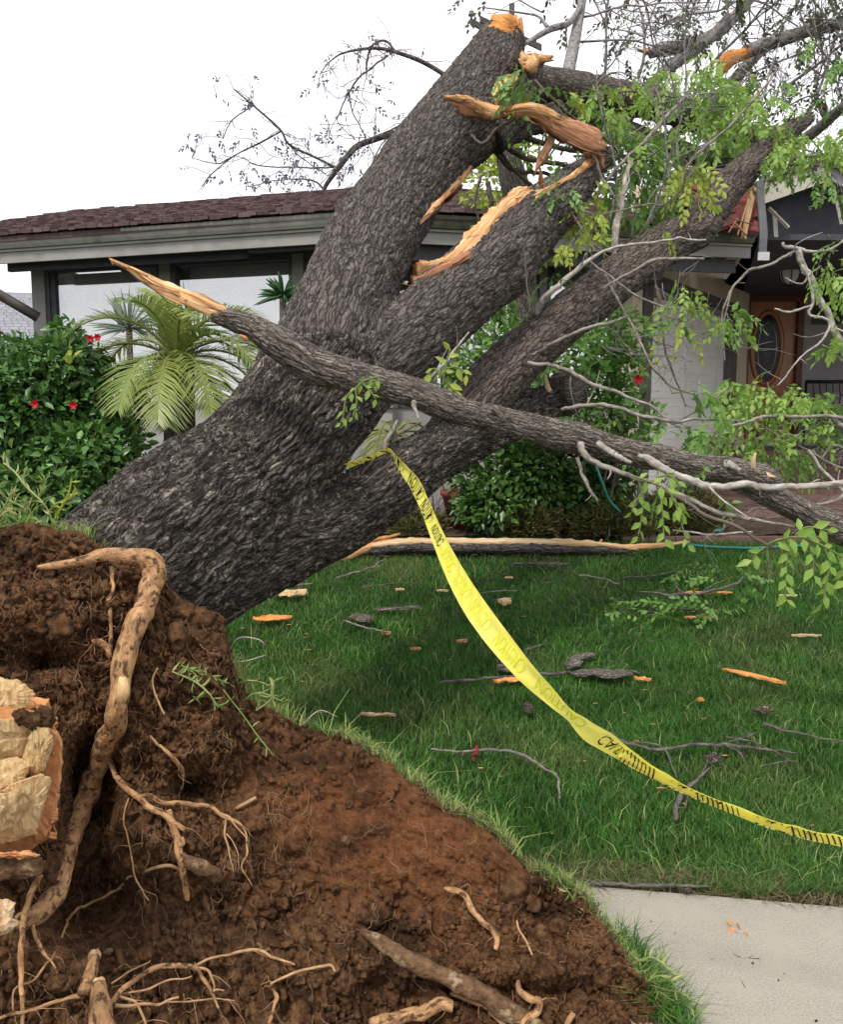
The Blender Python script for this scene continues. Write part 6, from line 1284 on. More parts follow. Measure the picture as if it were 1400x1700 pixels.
# ================================================================ shrubs
def bush(name, label, cat_, blobs, mt, size, parts_n, seed=0, stems=14, base=None, wid=1.0, flat=.0):
    """blobs: (px,py,depth,rx px,ry px,rd m,count)"""
    Ls = []; c0 = P(blobs[0][0], blobs[0][1], blobs[0][2]); base = base if base is not None else np.array([c0[0], c0[1], gz(0, c0[1])])
    root = thing(name, label, cat_, base); sb = MB()
    for (px, py, d, rx, ry, rd, n) in blobs:
        c = P(px, py, d); v = rdir(n); rr = RNG.random(n) ** .33; R_ = np.array([rx * d / FPX, rd, ry * d / FPX]); p = c + v * rr[:, None] * R_
        nz_ = fbm(p + seed, 4.0, 3); p = c + (p - c) * (1 + .45 * nz_)[:, None]; keep = p[:, 2] > gz(0, p[:, 1]) + .02; p, v = p[keep], v[keep]
        dr = v * .9 + RNG.normal(size=p.shape) * .55 + np.array([0, -.25, -.15]); nr = v + np.array([0, -.3, .7]) + RNG.normal(size=p.shape) * .45
        Ls.append(leafmats(p, dr, nr, size * RNG.uniform(.6, 1.25, len(p)), wid))
    L = cat(Ls); mb = leaf_parts(L, mt, root, parts_n); mb.build('foliage', mt, root, kind='stuff')
    for k in range(stems):
        px, py, d, rx, ry, rd, n = random.choice(blobs); c = P(px, py, d); e = c + rdir(1)[0] * np.array([rx * d / FPX, rd, ry * d / FPX]) * .8; b0 = base + RNG.normal(size=3) * [.15, .08, 0]
        tube(sb, [b0, (b0 + e) / 2 + RNG.normal(size=3) * .06, e], [.016, .010, .004], 5, n=10)
    if stems: sb.build('stems', 'twig_brown', root, kind='stuff')
    return root
hb = bush('hibiscus_hedge', 'tall glossy green hibiscus hedge with small red blooms at the left edge', 'hedge', [(60, 700, 5.9, 115, 110, .5, 4200), (100, 610, 6.0, 75, 55, .4, 1700), (-10, 640, 5.8, 80, 60, .4, 1300), (150, 760, 5.7, 90, 70, .4, 2200), (40, 820, 5.5, 130, 60, .4, 2000), (110, 560, 6.1, 26, 26, .15, 160), (30, 590, 6.1, 40, 34, .2, 400), (190, 660, 6.0, 40, 60, .3, 500)], 'leaf_hedge', .075, 280, 1)
for (px, py) in [(162, 560), (122, 673), (58, 671), (150, 562)]:
    mb = MB(); c = P(px, py, 5.35 if py > 600 else 5.75)
    for k in range(6): a = k * 1.05; d = np.array([math.cos(a), -.5, math.sin(a)]); add_leaves(mb, leafmats(c[None], d[None], np.array([[0., -1, .2]]), np.array([.030]), 1.5))
    mb.build('flower', 'petal', hb)
mb = MB(); c = P(125, 592, 5.55)
for k in range(5): add_leaves(mb, leafmats((c + RNG.normal(size=3) * .02)[None], rdir(1), rdir(1), np.array([.08])))
mb.build('yellow_leaf', 'leaf_yellow', hb)
bush('broadleaf_shrub', 'dense dark broad leaved shrub on the bed below the lowest limb', 'shrub', [(880, 790, 7.75, 115, 95, .35, 3400), (960, 830, 7.7, 75, 55, .3, 1300), (820, 840, 7.6, 60, 50, .3, 1100), (1010, 790, 7.8, 45, 70, .3, 900)], 'leaf_dark', .085, 240, 5, base=np.array([.9, 7.8, .5]))
h2 = bush('hibiscus_shrub', 'loose light green hibiscus shrub beside the garage door with one red bloom', 'shrub', [(950, 600, 7.3, 75, 55, .4, 900), (1010, 560, 7.4, 60, 50, .35, 600), (930, 680, 7.2, 70, 40, .4, 600), (1000, 660, 7.4, 60, 60, .35, 750), (1060, 700, 7.5, 40, 40, .3, 260), (830, 560, 7.6, 40, 50, .3, 350), (1040, 620, 7.4, 30, 50, .3, 300), (790, 620, 7.8, 70, 70, .3, 700)], 'leaf_green', .075, 200, 9, base=np.array([1.6, 7.7, .5]))
mb = MB(); c = P(1060, 630, 6.95)
for k in range(7): a = k * .9; d = np.array([math.cos(a), -.5, math.sin(a)]); add_leaves(mb, leafmats(c[None], d[None], np.array([[0., -1, .2]]), np.array([.045]), 1.5))
mb.build('flower', 'petal', h2)
for (px, py) in [(1066, 614), (1093, 605)]:
    mb = MB()
    for k in range(4): add_leaves(mb, leafmats((P(px, py, 6.95) + RNG.normal(size=3) * .02)[None], rdir(1), rdir(1), np.array([.07])))
    mb.build('yellow_leaf', 'leaf_yellow', h2)
# light foliage glimpsed behind the fork
bush('leafy_tree', 'bright leafy tree glimpsed behind the fork of the broken limbs', 'tree', [(820, 300, 9.0, 45, 70, .4, 700), (840, 250, 9.2, 50, 40, .4, 400)], 'leaf_yellow', .08, 0, 12, stems=3, base=P(830, 560, 9.1))
# creeping juniper along the bed
bed = MB(); xs = np.linspace(-1.5, 5.5, 90); ys = np.linspace(7.45, 8.6, 26); Xg, Yg = np.meshgrid(xs, ys); Zg = gz(Xg, Yg) + .03 + .05 * fbm(np.column_stack([Xg.ravel(), Yg.ravel(), 0 * Xg.ravel()]), 3, 3).reshape(Xg.shape)
V = np.stack([Xg, Yg, Zg], -1).reshape(-1, 3); i = np.arange(25)[:, None] * 90; j = np.arange(89)[None]; bed.add(V, np.stack([i + j, i + j + 1, i + 90 + j + 1, i + 90 + j], -1).reshape(-1, 4), tc=V); bed.build('planting_bed', 'mulch', kind='structure', origin=np.zeros(3))
def juniper(cx_, cy_, d, wpx, hpx, label, n=1900):
    c = P(cx_, cy_, d); base = np.array([c[0], c[1], gz(0, c[1]) + .03]); root = thing('juniper_shrub', label, 'shrub', base, 'low junipers along the bed'); w, h = wpx * d / FPX / 2, hpx * d / FPX
    v = rdir(n); p = base + np.column_stack([v[:, 0] * w, v[:, 1] * .3, np.abs(v[:, 2]) * h]) * (RNG.random(n) ** .4)[:, None] * (1 + .4 * fbm(v * 2 + cx_, 1.5, 2))[:, None]
    dr = v * [1, .6, .3] + np.array([0, -.2, .35]) + RNG.normal(size=v.shape) * .35; mb = MB(); add_leaves(mb, leafmats(p, dr, rdir(n), RNG.uniform(.05, .11, n), .30)); mb.build('sprigs', 'juniper', root, kind='stuff')
    sb = MB()
    for k in range(8): tube(sb, [base, base + rdir(1)[0] * [w * .8, .15, 0] + [0, 0, h * .6]], [.012, .004], 4, n=3)
    sb.build('stems', 'twig_brown', root, kind='stuff')
juniper(870, 905, 7.6, 130, 52, 'low olive juniper sprawling under the dark broadleaf shrub'); juniper(1020, 900, 7.55, 170, 56, 'widest low juniper, beside the drooping leafy twigs'); juniper(1150, 888, 7.8, 130, 62, 'olive juniper at the right end of the bed by the path'); juniper(690, 892, 7.7, 100, 36, 'thin juniper just behind the split log at the left end of the bed', 900)
juniper(1110, 850, 8.1, 80, 60, 'taller green juniper against the foot of the garage door', 900)
# ---- feather palm
def palm(name, label, cx_, cy_, d, fronds, fl, mt='leaf_palm', trunk=True, base_py=760, grp=None, nl=54, lw=.3):
    c = P(cx_, cy_, d); root = thing(name, label, 'palm', np.array([c[0], c[1], gz(0, d)])); 
    if trunk:
        mb = MB(); tube(mb, [np.array([c[0], c[1], gz(0, d) - .05]), c - [0, 0, .25], c], [.12, .10, .07], 14, n=30, rough=.5, rs=22); mb.build('trunk', 'bark_brown', root)
    for az, el, ln in fronds:
        dv = np.array([math.cos(az) * math.cos(el), math.sin(az) * math.cos(el), math.sin(el)]); pts = [c.copy()]; k = 9; dd = dv.copy()
        for i in range(k): dd = dd + np.array([0, 0, -.19 - .10 * (i / k)]); dd /= np.linalg.norm(dd); pts.append(pts[-1] + dd * ln * fl / k)
        pts = np.array(pts); mb = MB(); tube(mb, pts, np.linspace(.011, .003, k + 1), 5, n=16); q = cr(pts, nl + 5)[5:]; t = np.gradient(q, axis=0); t /= np.linalg.norm(t, axis=1)[:, None]
        side = np.cross(t, [0, 0, 1.0]); side /= np.linalg.norm(side, axis=1)[:, None] + 1e-9; upv = np.cross(side, t); f = np.linspace(0, 1, len(q))
        for sg in (-1, 1):
            dr = side * sg * .8 + t * .75 + upv * .28 + RNG.normal(size=q.shape) * .07 ; ls = (.27 * np.sin(np.pi * (.12 + .82 * f)) + .05) * RNG.uniform(.9, 1.1, len(q)) * (fl / .95)
            x = np.cross(dr, upv); x /= np.linalg.norm(x, axis=1)[:, None]; dr /= np.linalg.norm(dr, axis=1)[:, None]; w = .0052
            A = q - x * w; B_ = q + x * w; m1 = q + dr * (ls * .5)[:, None] + [0, 0, -.01]; C_ = m1 - x * w; D_ = m1 + x * w; tp = q + dr * ls[:, None] + np.array([0, 0, -1.0]) * (ls * .28)[:, None]
            V = np.stack([A, B_, D_, C_, tp], 1).reshape(-1, 3); kk = np.arange(len(q))[:, None] * 5; mb.add(V, kk + np.array([[0, 1, 2, 3]]), kk + np.array([[3, 2, 4]]), rnd=np.repeat(np.clip(RNG.random(len(q)) * .5 + .35 * (az_y(az)) * (el < .3), 0, 1), 5))
        mb.build('frond', mt, root)
    return root
def az_y(a): return 1.0 if math.cos(a) < -.3 else 0.3
fr_ = []
for k in range(15): fr_.append((k * 2.399, random.uniform(.2, 1.35), random.uniform(.85, 1.15)))
fr_ += [(math.pi * .98, .75, 1.2), (math.pi * 1.1, .35, 1.1), (0.1, .8, 1.2), (-.2, .45, 1.15), (-1.4, .3, 1.0), (-1.9, .5, 1.0), (-1.0, .5, 1.05)]
palm('feather_palm', 'yellowish green feather palm with arching fronds below the front window', 292, 600, 6.1, fr_, .80)
palm('feather_palm', 'small feather palm peeping through the gap under the trunk fork', 655, 720, 5.3, [(k * .9, random.uniform(-.1, 1.0), 1) for k in range(12)], .48, trunk=False, nl=22)
palm('potted_palm', 'little potted palm in the shade beside the front door', 1232, 712, 11.4, [(k * 1.1, random.uniform(.3, 1.2), 1) for k in range(10)], .42, mt='leaf_dark', trunk=False, nl=18)
mb = MB(); mb.add(*lathe([(.001, 0), (.11, 0), (.15, .26), (.16, .28), (.13, .28), (.12, .22), (.001, .22)], np.array([P(1232, 712, 11.4)[0], 11.4, .70]), 14)); mb.build('pot', 'red_pot', bpy.data.objects['potted_palm'])
# ---- spiky yucca heads
def yucca(label, cx_, cy_, d, n, ln, w=.016, mt='leaf_yucca'):
    c = P(cx_, cy_, d); root = thing('spiky_yucca', label, 'yucca', np.array([c[0], c[1], gz(0, d)])); me = None
    for k in range(n):
        az = k * 2.399; el = math.asin(random.uniform(-.25, 1)); dv = np.array([math.cos(az) * math.cos(el), math.sin(az) * math.cos(el), math.sin(el)]); l_ = ln * random.uniform(.8, 1.1)
        pts = np.array([c, c + dv * l_ * .5, c + dv * l_ - [0, 0, .03]]); mb = MB(); tube(mb, pts, [w * .7, w, .001], 4, n=6, flat=.2, up=np.cross(dv, [0.3, .1, .9])); mb.build('leaf', mt, root)
    mb = MB(); tube(mb, [np.array([c[0], c[1], gz(0, d)]), c], [.04, .03], 8, n=8, rough=.3); mb.build('stem', 'bark_brown', root)
yucca('dark spiky yucca standing in front of the window just left of the trunk', 470, 492, 7.3, 46, .24)
yucca('pale young frond spike rising above the feather palm', 312, 545, 6.3, 14, .36, w=.010)
yucca('grey green spiky plant added as the reflection in the left window', 214, 545, 8.7, 60, .42, w=.010, mt='leaf_reflected')  # plant added to stand for a reflection in the pane
mb = MB(); vine = []
for k in range(26): vine.append(P(284 + random.gauss(0, 10), 555 + random.gauss(0, 22), 7.4 + random.random() * .2))
add_leaves(mb, leafmats(np.array(vine), rdir(26), np.array([[0, -1., .2]] * 26), np.full(26, .09))); tube(mb, [P(286, 700, 7.5), P(285, 620, 7.5), P(285, 535, 7.5)], [.01, .008, .004], 5); mb.build('climbing_vine', 'leaf_dark', label='dark leafy vine climbing the post between the left windows', cat='vine')
# red planter and dry trellis left of the broadleaf shrub
pot = MB(); pc = P(778, 880, 7.9); pc[2] = gz(0, 7.9) + .02; pot.add(*lathe([(.001, 0), (.17, 0), (.24, .30), (.26, .31), (.26, .35), (.22, .35), (.21, .28), (.001, .28)], pc, 20)); pot.build('flower_pot', 'red_pot', label='dark red flower pot half hidden left of the broadleaf shrub', cat='flower pot')
dt = MB()
for k in range(46):
    a = P(random.uniform(700, 765), 885, 7.9); b_ = P(random.uniform(690, 775), random.uniform(800, 850), 7.95); tube(dt, [a, (a + b_) / 2 + RNG.normal(size=3) * .06, b_], [.004, .004, .002], 4, n=8)
dt.build('dead_twigs', 'twig_brown', label='tangle of dead wiry twigs between the trunk and the red pot', cat='twigs', kind='stuff')

# ================================================================ leaves of the fallen crown
def cluster(Ls, sb, px, py, d, rx, ry, n, size, ln=.16, droop=1.0, nl=8, up=0.0):
    node = None
    for k in range(n):
        if k % 4 == 0:                        # several compound leaves spring from one shoot
            a = random.random() * 6.283; r = random.random() ** .5; node = P(px + rx * r * math.cos(a), py + ry * r * math.sin(a), d + random.uniform(-.2, .2))
            sz = size * random.uniform(.75, 1.2); tube(sb, [node - rdir(1)[0] * .12 - [0, 0, .05], node], [.003, .002], 3, n=3)
        Ls.append(spray(node + RNG.normal(size=3) * .02, rdir(1)[0] * [1, .6, .3] + [0, 0, -.1], ln * random.uniform(.6, 1.5), random.randint(7, 12), sz, droop * random.uniform(.8, 2.2), sb))
CLU = {
 'leaf_lime': [(1080, 145, 5.8, 30, 26, 7), (1125, 130, 6.0, 45, 25, 9), (1190, 170, 6.0, 35, 50, 14), (1215, 130, 6.0, 30, 30, 6), (1270, 195, 6.0, 60, 40, 12), (1340, 245, 5.6, 55, 35, 12), (1060, 215, 5.4, 60, 45, 11), (1235, 200, 7.0, 30, 40, 6), (1385, 225, 5.6, 30, 35, 6), (1150, 475, 4.2, 28, 18, 5), (1125, 505, 4.2, 25, 22, 4),
     (1255, 640, 4.4, 45, 30, 11), (1300, 680, 4.4, 60, 40, 18), (1345, 720, 4.4, 40, 40, 10), (1225, 670, 4.5, 25, 35, 5), (1395, 470, 4.6, 25, 60, 10), (1385, 570, 4.6, 16, 14, 5), (1185, 745, 4.0, 25, 16, 6), (1205, 720, 4.0, 20, 20, 4), (1350, 650, 4.4, 40, 30, 6), (1280, 740, 4.4, 40, 30, 8), (1320, 640, 4.4, 20, 20, 4),
     (595, 650, 3.2, 0, 0, 0), (745, 612, 3.9, 0, 0, 0), (790, 385, 5.0, 22, 18, 6), (1210, 545, 4.6, 6, 16, 3), (1220, 625, 4.6, 25, 20, 5), (945, 180, 5.3, 12, 20, 2), (1000, 145, 5.6, 14, 10, 2), (1090, 230, 5.6, 50, 40, 7), (1020, 690, 4.0, 20, 14, 2)],
 'leaf_green': [(865, 130, 4.8, 16, 24, 7), (1050, 260, 5.6, 60, 50, 15), (1110, 230, 6.6, 50, 40, 11), (1000, 230, 5.6, 40, 30, 6), (1130, 300, 6.6, 60, 40, 12), (1070, 330, 6.2, 70, 40, 12), (1075, 355, 6.0, 35, 18, 8), (990, 280, 5.8, 40, 30, 6), (1180, 240, 7.0, 60, 50, 12), (1280, 240, 7.0, 60, 40, 10), (900, 480, 5.2, 30, 30, 6), (880, 240, 5.8, 24, 16, 3), (1015, 330, 5.6, 40, 40, 8), (860, 600, 5.0, 40, 30, 3), (1150, 638, 4.0, 14, 20, 3), (1110, 705, 4.0, 20, 16, 3), (1165, 725, 4.0, 24, 12, 3), (1215, 530, 4.5, 10, 18, 4), (1130, 520, 4.3, 18, 14, 2), (820, 520, 5.2, 40, 40, 7),
      (980, 180, 6.0, 30, 20, 3), (930, 330, 4.7, 20, 20, 3), (1380, 400, 5.0, 20, 30, 3), (1330, 760, 4.6, 60, 20, 6), (1380, 690, 4.6, 20, 40, 4), (1375, 290, 6.0, 30, 40, 5), (1270, 150, 6.8, 80, 50, 8), (1370, 130, 6.8, 50, 60, 7), (1110, 800, 4.0, 25, 20, 3), (1100, 150, 6.8, 80, 50, 9)],
 'leaf_yellow': [(975, 345, 4.8, 22, 16, 7), (1150, 288, 5.2, 10, 8, 4), (1140, 290, 4.9, 14, 12, 3), (880, 330, 4.8, 10, 10, 1), (940, 400, 4.7, 20, 14, 3), (1090, 395, 4.8, 30, 10, 2), (1150, 530, 4.2, 20, 16, 3), (935, 165, 5.3, 4, 4, 1), (1020, 60 + 90, 5.9, 16, 10, 3)],
}
sb = MB(); total = {'leaf_lime': 110, 'leaf_green': 60, 'leaf_yellow': 20}
for mt, rows in CLU.items():
    Ls = []
    for (px, py, d, rx, ry, n) in rows:
        if n: cluster(Ls, sb, px, py, d, rx, ry, int(n * (2.3 if py < 360 else 1.35)), .046 * (d / 4.6) ** .45, .17 * (d / 4.6) ** .5)
    mb = leaf_parts(cat(Ls), mt, T, total[mt]); mb.build('foliage', mt, T, kind='stuff')
sb.build('leaf_stems', 'twig_green', T, kind='stuff')
# sprigs that grow on the broken branch and hang in the foreground
def sprig(paths, mt, par, size, per=.028, k=60, stemw=3):
    Ls = []; sb = MB()
    for rows in paths:
        p, r = pxw([(a, b, d, stemw) for a, b, d in rows]); tube(sb, p, r, 4, n=len(rows) * 5); Ln = np.sum(np.linalg.norm(np.diff(p, axis=0), axis=1)); n = max(4, int(Ln / per)); q = cr(p, n + 1)[1:]; t = np.gradient(q, axis=0); t /= np.linalg.norm(t, axis=1)[:, None]
        sd_ = np.cross(t, [0, -1.0, .2]); sd_ /= np.linalg.norm(sd_, axis=1)[:, None]; sg = np.where(np.arange(n) % 2, 1, -1)[:, None]
        dr = t * .6 + sd_ * sg * .75 + np.array([0, 0, -.45]) + RNG.normal(size=q.shape) * .18; Ls.append(leafmats(q, dr, np.array([0, -1.0, .3]) + RNG.normal(size=q.shape) * .45, size * RNG.uniform(.7, 1.2, n), .95))
    mb = leaf_parts(cat(Ls), mt, par, k); 
    if mb.n: mb.build('foliage', mt, par, kind='stuff')
    sb.build('stem', 'twig_green', par)
sprig([[(628, 625, 3.2), (605, 632, 3.18), (590, 645, 3.17), (575, 660, 3.16), (570, 690, 3.16), (566, 702, 3.16)], [(600, 634, 3.18), (615, 650, 3.17), (624, 662, 3.17)], [(590, 645, 3.16), (592, 670, 3.16), (586, 692, 3.16)], [(628, 625, 3.2), (618, 645, 3.2)]], 'leaf_lime', E, .036, .022, 30)
sprig([[(735, 640, 3.7), (738, 620, 3.7), (742, 600, 3.7), (748, 580, 3.7)], [(738, 625, 3.7), (720, 612, 3.7), (706, 630, 3.7)], [(740, 612, 3.7), (760, 610, 3.7), (775, 622, 3.7)], [(742, 635, 3.7), (755, 650, 3.7)]], 'leaf_yellow', T, .055, .03, 24)
sprig([[(1050, 790, 3.25), (1080, 800, 3.22), (1110, 815, 3.2), (1125, 845, 3.18), (1135, 880, 3.18), (1142, 905, 3.18)], [(1060, 795, 3.25), (1068, 830, 3.24), (1064, 870, 3.24), (1060, 890, 3.24)], [(1095, 810, 3.22), (1100, 840, 3.2), (1102, 875, 3.2), (1104, 895, 3.2)], [(1090, 792, 3.3), (1110, 790, 3.3), (1125, 800, 3.3), (1126, 812, 3.3)], [(1120, 830, 3.18), (1135, 850, 3.18)], [(1068, 815, 3.24), (1055, 835, 3.24), (1050, 850, 3.24)]], 'leaf_lime', E, .052, .026, 70)
sprig([[(1270, 905, 3.1), (1300, 895, 3.05), (1330, 892, 3.0), (1365, 905, 3.0), (1400, 925, 3.0), (1430, 940, 3.0)], [(1310, 895, 3.05), (1308, 930, 3.05), (1305, 965, 3.05), (1306, 995, 3.05)], [(1340, 895, 3.0), (1350, 925, 3.0), (1352, 955, 3.0)], [(1370, 905, 3.0), (1378, 940, 3.0), (1372, 970, 3.0), (1368, 1000, 3.0)], [(1395, 920, 3.0), (1405, 950, 3.0), (1404, 975, 3.0)], [(1285, 900, 3.1), (1262, 915, 3.1), (1250, 930, 3.1)], [(1320, 890, 3.05), (1340, 875, 3.05), (1375, 880, 3.05)]], 'leaf_lime', E, .056, .024, 100)
sprig([[(1190, 850, 3.4), (1205, 835, 3.4), (1225, 838, 3.4)], [(1205, 838, 3.4), (1210, 860, 3.4)], [(1165, 770, 3.5), (1170, 782, 3.5), (1164, 790, 3.5)]], 'leaf_green', E, .045, .022, 16)

# ================================================================ things lying on the lawn
def flake(px, py, L_, W_, ang, mt, label, cat_, curl=.3, th=.008, lift=.04, name=None, grp=None, kind_rows=None):
    """torn piece of bark or wood: jagged outline, curled across, real thickness. L_, W_ metres, ang = heading on the ground"""
    c = G(px, py, lift); N = 13; M = 6; tt_ = np.linspace(-1, 1, N); ca, sa = math.cos(ang), math.sin(ang); V = []
    o = random.random() * 30
    for layer in (1, 0):
        for i_ in range(N):
            hw = W_ / 2 * (1 - abs(tt_[i_]) ** 2.2) ** .6 * (1 + .5 * vnoise(np.array([[tt_[i_] * 4 + o, 0, 0]]))[0]) + W_ * .04; sk = W_ * .3 * vnoise(np.array([[tt_[i_] * 2 + o, 5, 0]]))[0]
            for j_ in range(M):
                f = j_ / (M - 1) * 2 - 1; x_ = tt_[i_] * L_ / 2 + random.gauss(0, L_ * .012); y_ = f * hw * random.uniform(.85, 1.1) + sk; z_ = .35 * curl * W_ * (1 - f * f) + .05 * curl * L_ * (1 - tt_[i_] ** 2) + layer * th + random.gauss(0, th * .25)
                V.append([x_ * ca - y_ * sa, x_ * sa + y_ * ca, z_])
    V = np.array(V); Q = []
    n1 = N * M
    for i_ in range(N - 1):
        for j_ in range(M - 1):
            a = i_ * M + j_; Q += [(a, a + M, a + M + 1, a + 1), (n1 + a, n1 + a + 1, n1 + a + M + 1, n1 + a + M)]
    for i_ in range(N - 1):
        a = i_ * M; Q.append((a, n1 + a, n1 + a + M, a + M)); a = i_ * M + M - 1; Q.append((a, a + M, n1 + a + M, n1 + a))
    for j_ in range(M - 1):
        Q.append((j_, j_ + 1, n1 + j_ + 1, n1 + j_)); a = (N - 1) * M + j_; Q.append((a, n1 + a, n1 + a + 1, a + 1))
    mb = MB(); tcx = V.copy(); tcx = np.column_stack([V[:, 0] * -sa + V[:, 1] * ca, V[:, 2], V[:, 0] * ca + V[:, 1] * sa]) + o
    mb.add(V + c, Q, tc=tcx, rnd=.5); return mb.build(name or 'bark_flake', mt, label=label, cat=cat_, group=grp, smooth=False)
FL = [
 (482, 988, .22, .13, .1, 'pale_wood', 'pale broken wood lump on the grass right under the leaning trunk', 'wood chip', .5),
 (452, 1028, .24, .10, 0.05, 'cut_wood', 'orange chip of wood lying nearest the torn soil under the trunk', 'wood chip', .3),
 (841, 1002, .085, .09, .6, 'pale_wood', 'small cream block of wood standing alone in the middle of the lawn', 'wood chip', .7),
 (628, 1188, .17, .025, -.1, 'pale_wood', 'pale narrow splinter on the grass left of the yellow tape', 'wood splinter', .2),
 (1252, 1124, .34, .038, -.75, 'cut_wood', 'long orange splinter lying alone at the right of the lawn', 'wood splinter', .25),
 (850, 1131, .19, .05, .05, 'cut_wood', 'orange sliver under the grey stick beside the yellow tape', 'wood splinter', .3),
 (962, 1098, .30, .09, 1.0, 'bark_grey', 'curled grey bark strip slanting up behind the long stick', 'bark', .4),
 (1000, 1120, .32, .10, -.05, 'bark_grey', 'flat grey bark strip lying along the long stick', 'bark', .3),
 (850, 1110, .17, .11, .3, 'bark_brown', 'brown bark flake behind the yellow tape', 'bark', .5),
 (1067, 1128, .09, .03, -.5, 'cut_wood', 'short orange splinter at the right end of the long stick', 'wood splinter', .3),
 (877, 1178, .05, .09, .2, 'bark_brown', 'small upright bark chip in front of the orange sliver', 'bark', .7),
 (662, 1012, .30, .05, .25, 'bark_grey', 'long dark strip of bark left of the tape near the log', 'bark', .3),
 (598, 1029, .18, .09, -.9, 'bark_grey', 'crumpled bark scrap beside a pale stick under the low limb', 'bark', .6),
 (641, 1052, .06, .022, 0, 'cut_wood', 'tiny orange chip at the tip of the short pale stick', 'wood chip', .4),
 (1165, 1163, .035, .03, .9, 'dry_leaf', 'yellow fallen leaf left of the long orange splinter', 'leaf', .3),
 (1268, 1182, .11, .045, 0, 'bark_brown', 'dull brown bark flake below the long orange splinter', 'bark', .4),
 (735, 982, .08, .025, 0, 'pale_wood', 'pale chip just left of the tape near the split log', 'wood chip', .3),
 (664, 980, .06, .03, 0, 'pale_wood', 'small pale chip left of the tape under the low limb', 'wood chip', .4),
 (845, 960, .06, .02, 0, 'pale_wood', 'flat pale chip just in front of the split log', 'wood chip', .3),
 (768, 1066, .07, .035, .4, 'red_wood', 'reddish chip on the grass left of the widest part of the tape', 'wood chip', .4),
 (690, 1078, .06, .02, 0, 'rind', 'thin rust brown flake in the grass below the dark bark strip', 'bark', .3),
 (1340, 1056, .18, .018, 0.05, 'pale_wood', 'thin pale splinter at the right edge of the lawn', 'wood splinter', .2),
 (1172, 985, .36, .02, .0, 'cut_wood', 'long thin tan splinter in front of the drooping foreground twig', 'wood splinter', .1),
 (1165, 1026, .2, .025, 0, 'rind', 'rusty splinter almost sunk in the grass under the leafy twigs', 'wood splinter', .1),
 (895, 938, .45, .06, .02, 'bark_brown', 'long loose brown bark strip lying just before the split log', 'bark', .3),
 
 (1188, 1262, .07, .06, .9, 'bark_brown', 'brown bark bit beside the forked stick under the tape', 'bark', .6),
 (1272, 1178, .02, .02, 0, 'pale_wood', 'tiny pale chip beside the dull brown bark flake', 'wood chip', .5),
 (1310, 990, .12, .02, 0, 'pale_wood', 'pale splinter in the grass behind the hanging leaves at right', 'wood splinter', .2),
 
 (1143, 1481, .03, .015, 0, 'bark', 'black speck of bark on the back edge of the pavement', 'bark', .5),
]
mat('petal_dark', (.14, .01, .015), (.2, .02, .02), 8, bump=0)
for f in FL: flake(*f, lift=.035 if f[1] < 1450 else .004, name={'leaf': 'fallen_leaf', 'bark': 'bark_flake', 'wood chip': 'wood_chip', 'wood splinter': 'wood_splinter'}[f[7]])  if False else flake(f[0], f[1], f[2], f[3], f[4], f[5], f[6], f[7], f[8], lift=.035 if f[1] < 1450 else .004, name={'leaf': 'fallen_leaf', 'bark': 'bark_flake', 'wood chip': 'wood_chip', 'wood splinter': 'wood_splinter'}[f[7]])
for (px, py, mt, sz, nn, lab) in [(1225, 1545, 'rind', .034, 5, 'crumpled orange brown leaves lying on the concrete pavement'), (785, 1252, 'petal_dark', .05, 4, 'dark red fallen leaves in the grass below the curved white twig')]:
    mb = MB(); c = G(px, py, .006 if py > 1450 else .04); add_leaves(mb, leafmats(c + RNG.normal(size=(nn, 3)) * [.014, .010, .002], rdir(nn) * [1, 1, .25], np.array([[0, 0, 1.0]] * nn) + RNG.normal(size=(nn, 3)) * .5, np.full(nn, sz))); mb.build('fallen_leaf', mt, label=lab, cat='leaf')
def gstick(runs, mt, label, lift=.045, cat_='stick'):
    mbs = []
    for rows in runs:
        pts = np.array([G(a, b, lift) for a, b, w in rows]); rad = [w * p[1] / FPX / 2 * .85 for (a, b, w), p in zip(rows, pts)]; mb = MB(); tube(mb, pts, rad, 8, n=len(rows) * 12, rough=.25, rs=40, kink=1.1)
        for _ in range(len(rows)):
            i_ = random.randint(0, len(pts) - 2); f_ = random.random(); b_ = pts[i_] * (1 - f_) + pts[i_ + 1] * f_; d_ = rdir(1)[0] * [1, 1, .35]; l_ = random.uniform(.015, .07); tube(mb, [b_, b_ + d_ * l_], [max(.001, rad[i_] * .4), .0007], 4, n=3); mbs.append(mb)
    if len(mbs) == 1: return mbs[0].build('stick', mt, label=label, cat=cat_)
    p = mbs[0].arrays()[0]; root = thing('stick', label, cat_, [p[:, 0].mean(), p[:, 1].mean(), p[:, 2].min()])
    for i_, mb in enumerate(mbs): mb.build('stem' if i_ == 0 else 'twig', mt, root)
gstick([[(730, 1134, 6), (800, 1126, 6), (880, 1120, 6), (960, 1114, 6), (1040, 1112, 5), (1062, 1118, 4)]], 'twig_grey', 'long straight grey stick lying across the bark scraps in the middle of the lawn')
gstick([[(715, 1244, 4), (760, 1247, 5), (810, 1244, 6), (855, 1250, 6), (890, 1265, 6), (918, 1283, 5), (928, 1305, 5), (931, 1326, 3)]], 'twig_pale', 'curved white twig on the grass left of the tape')
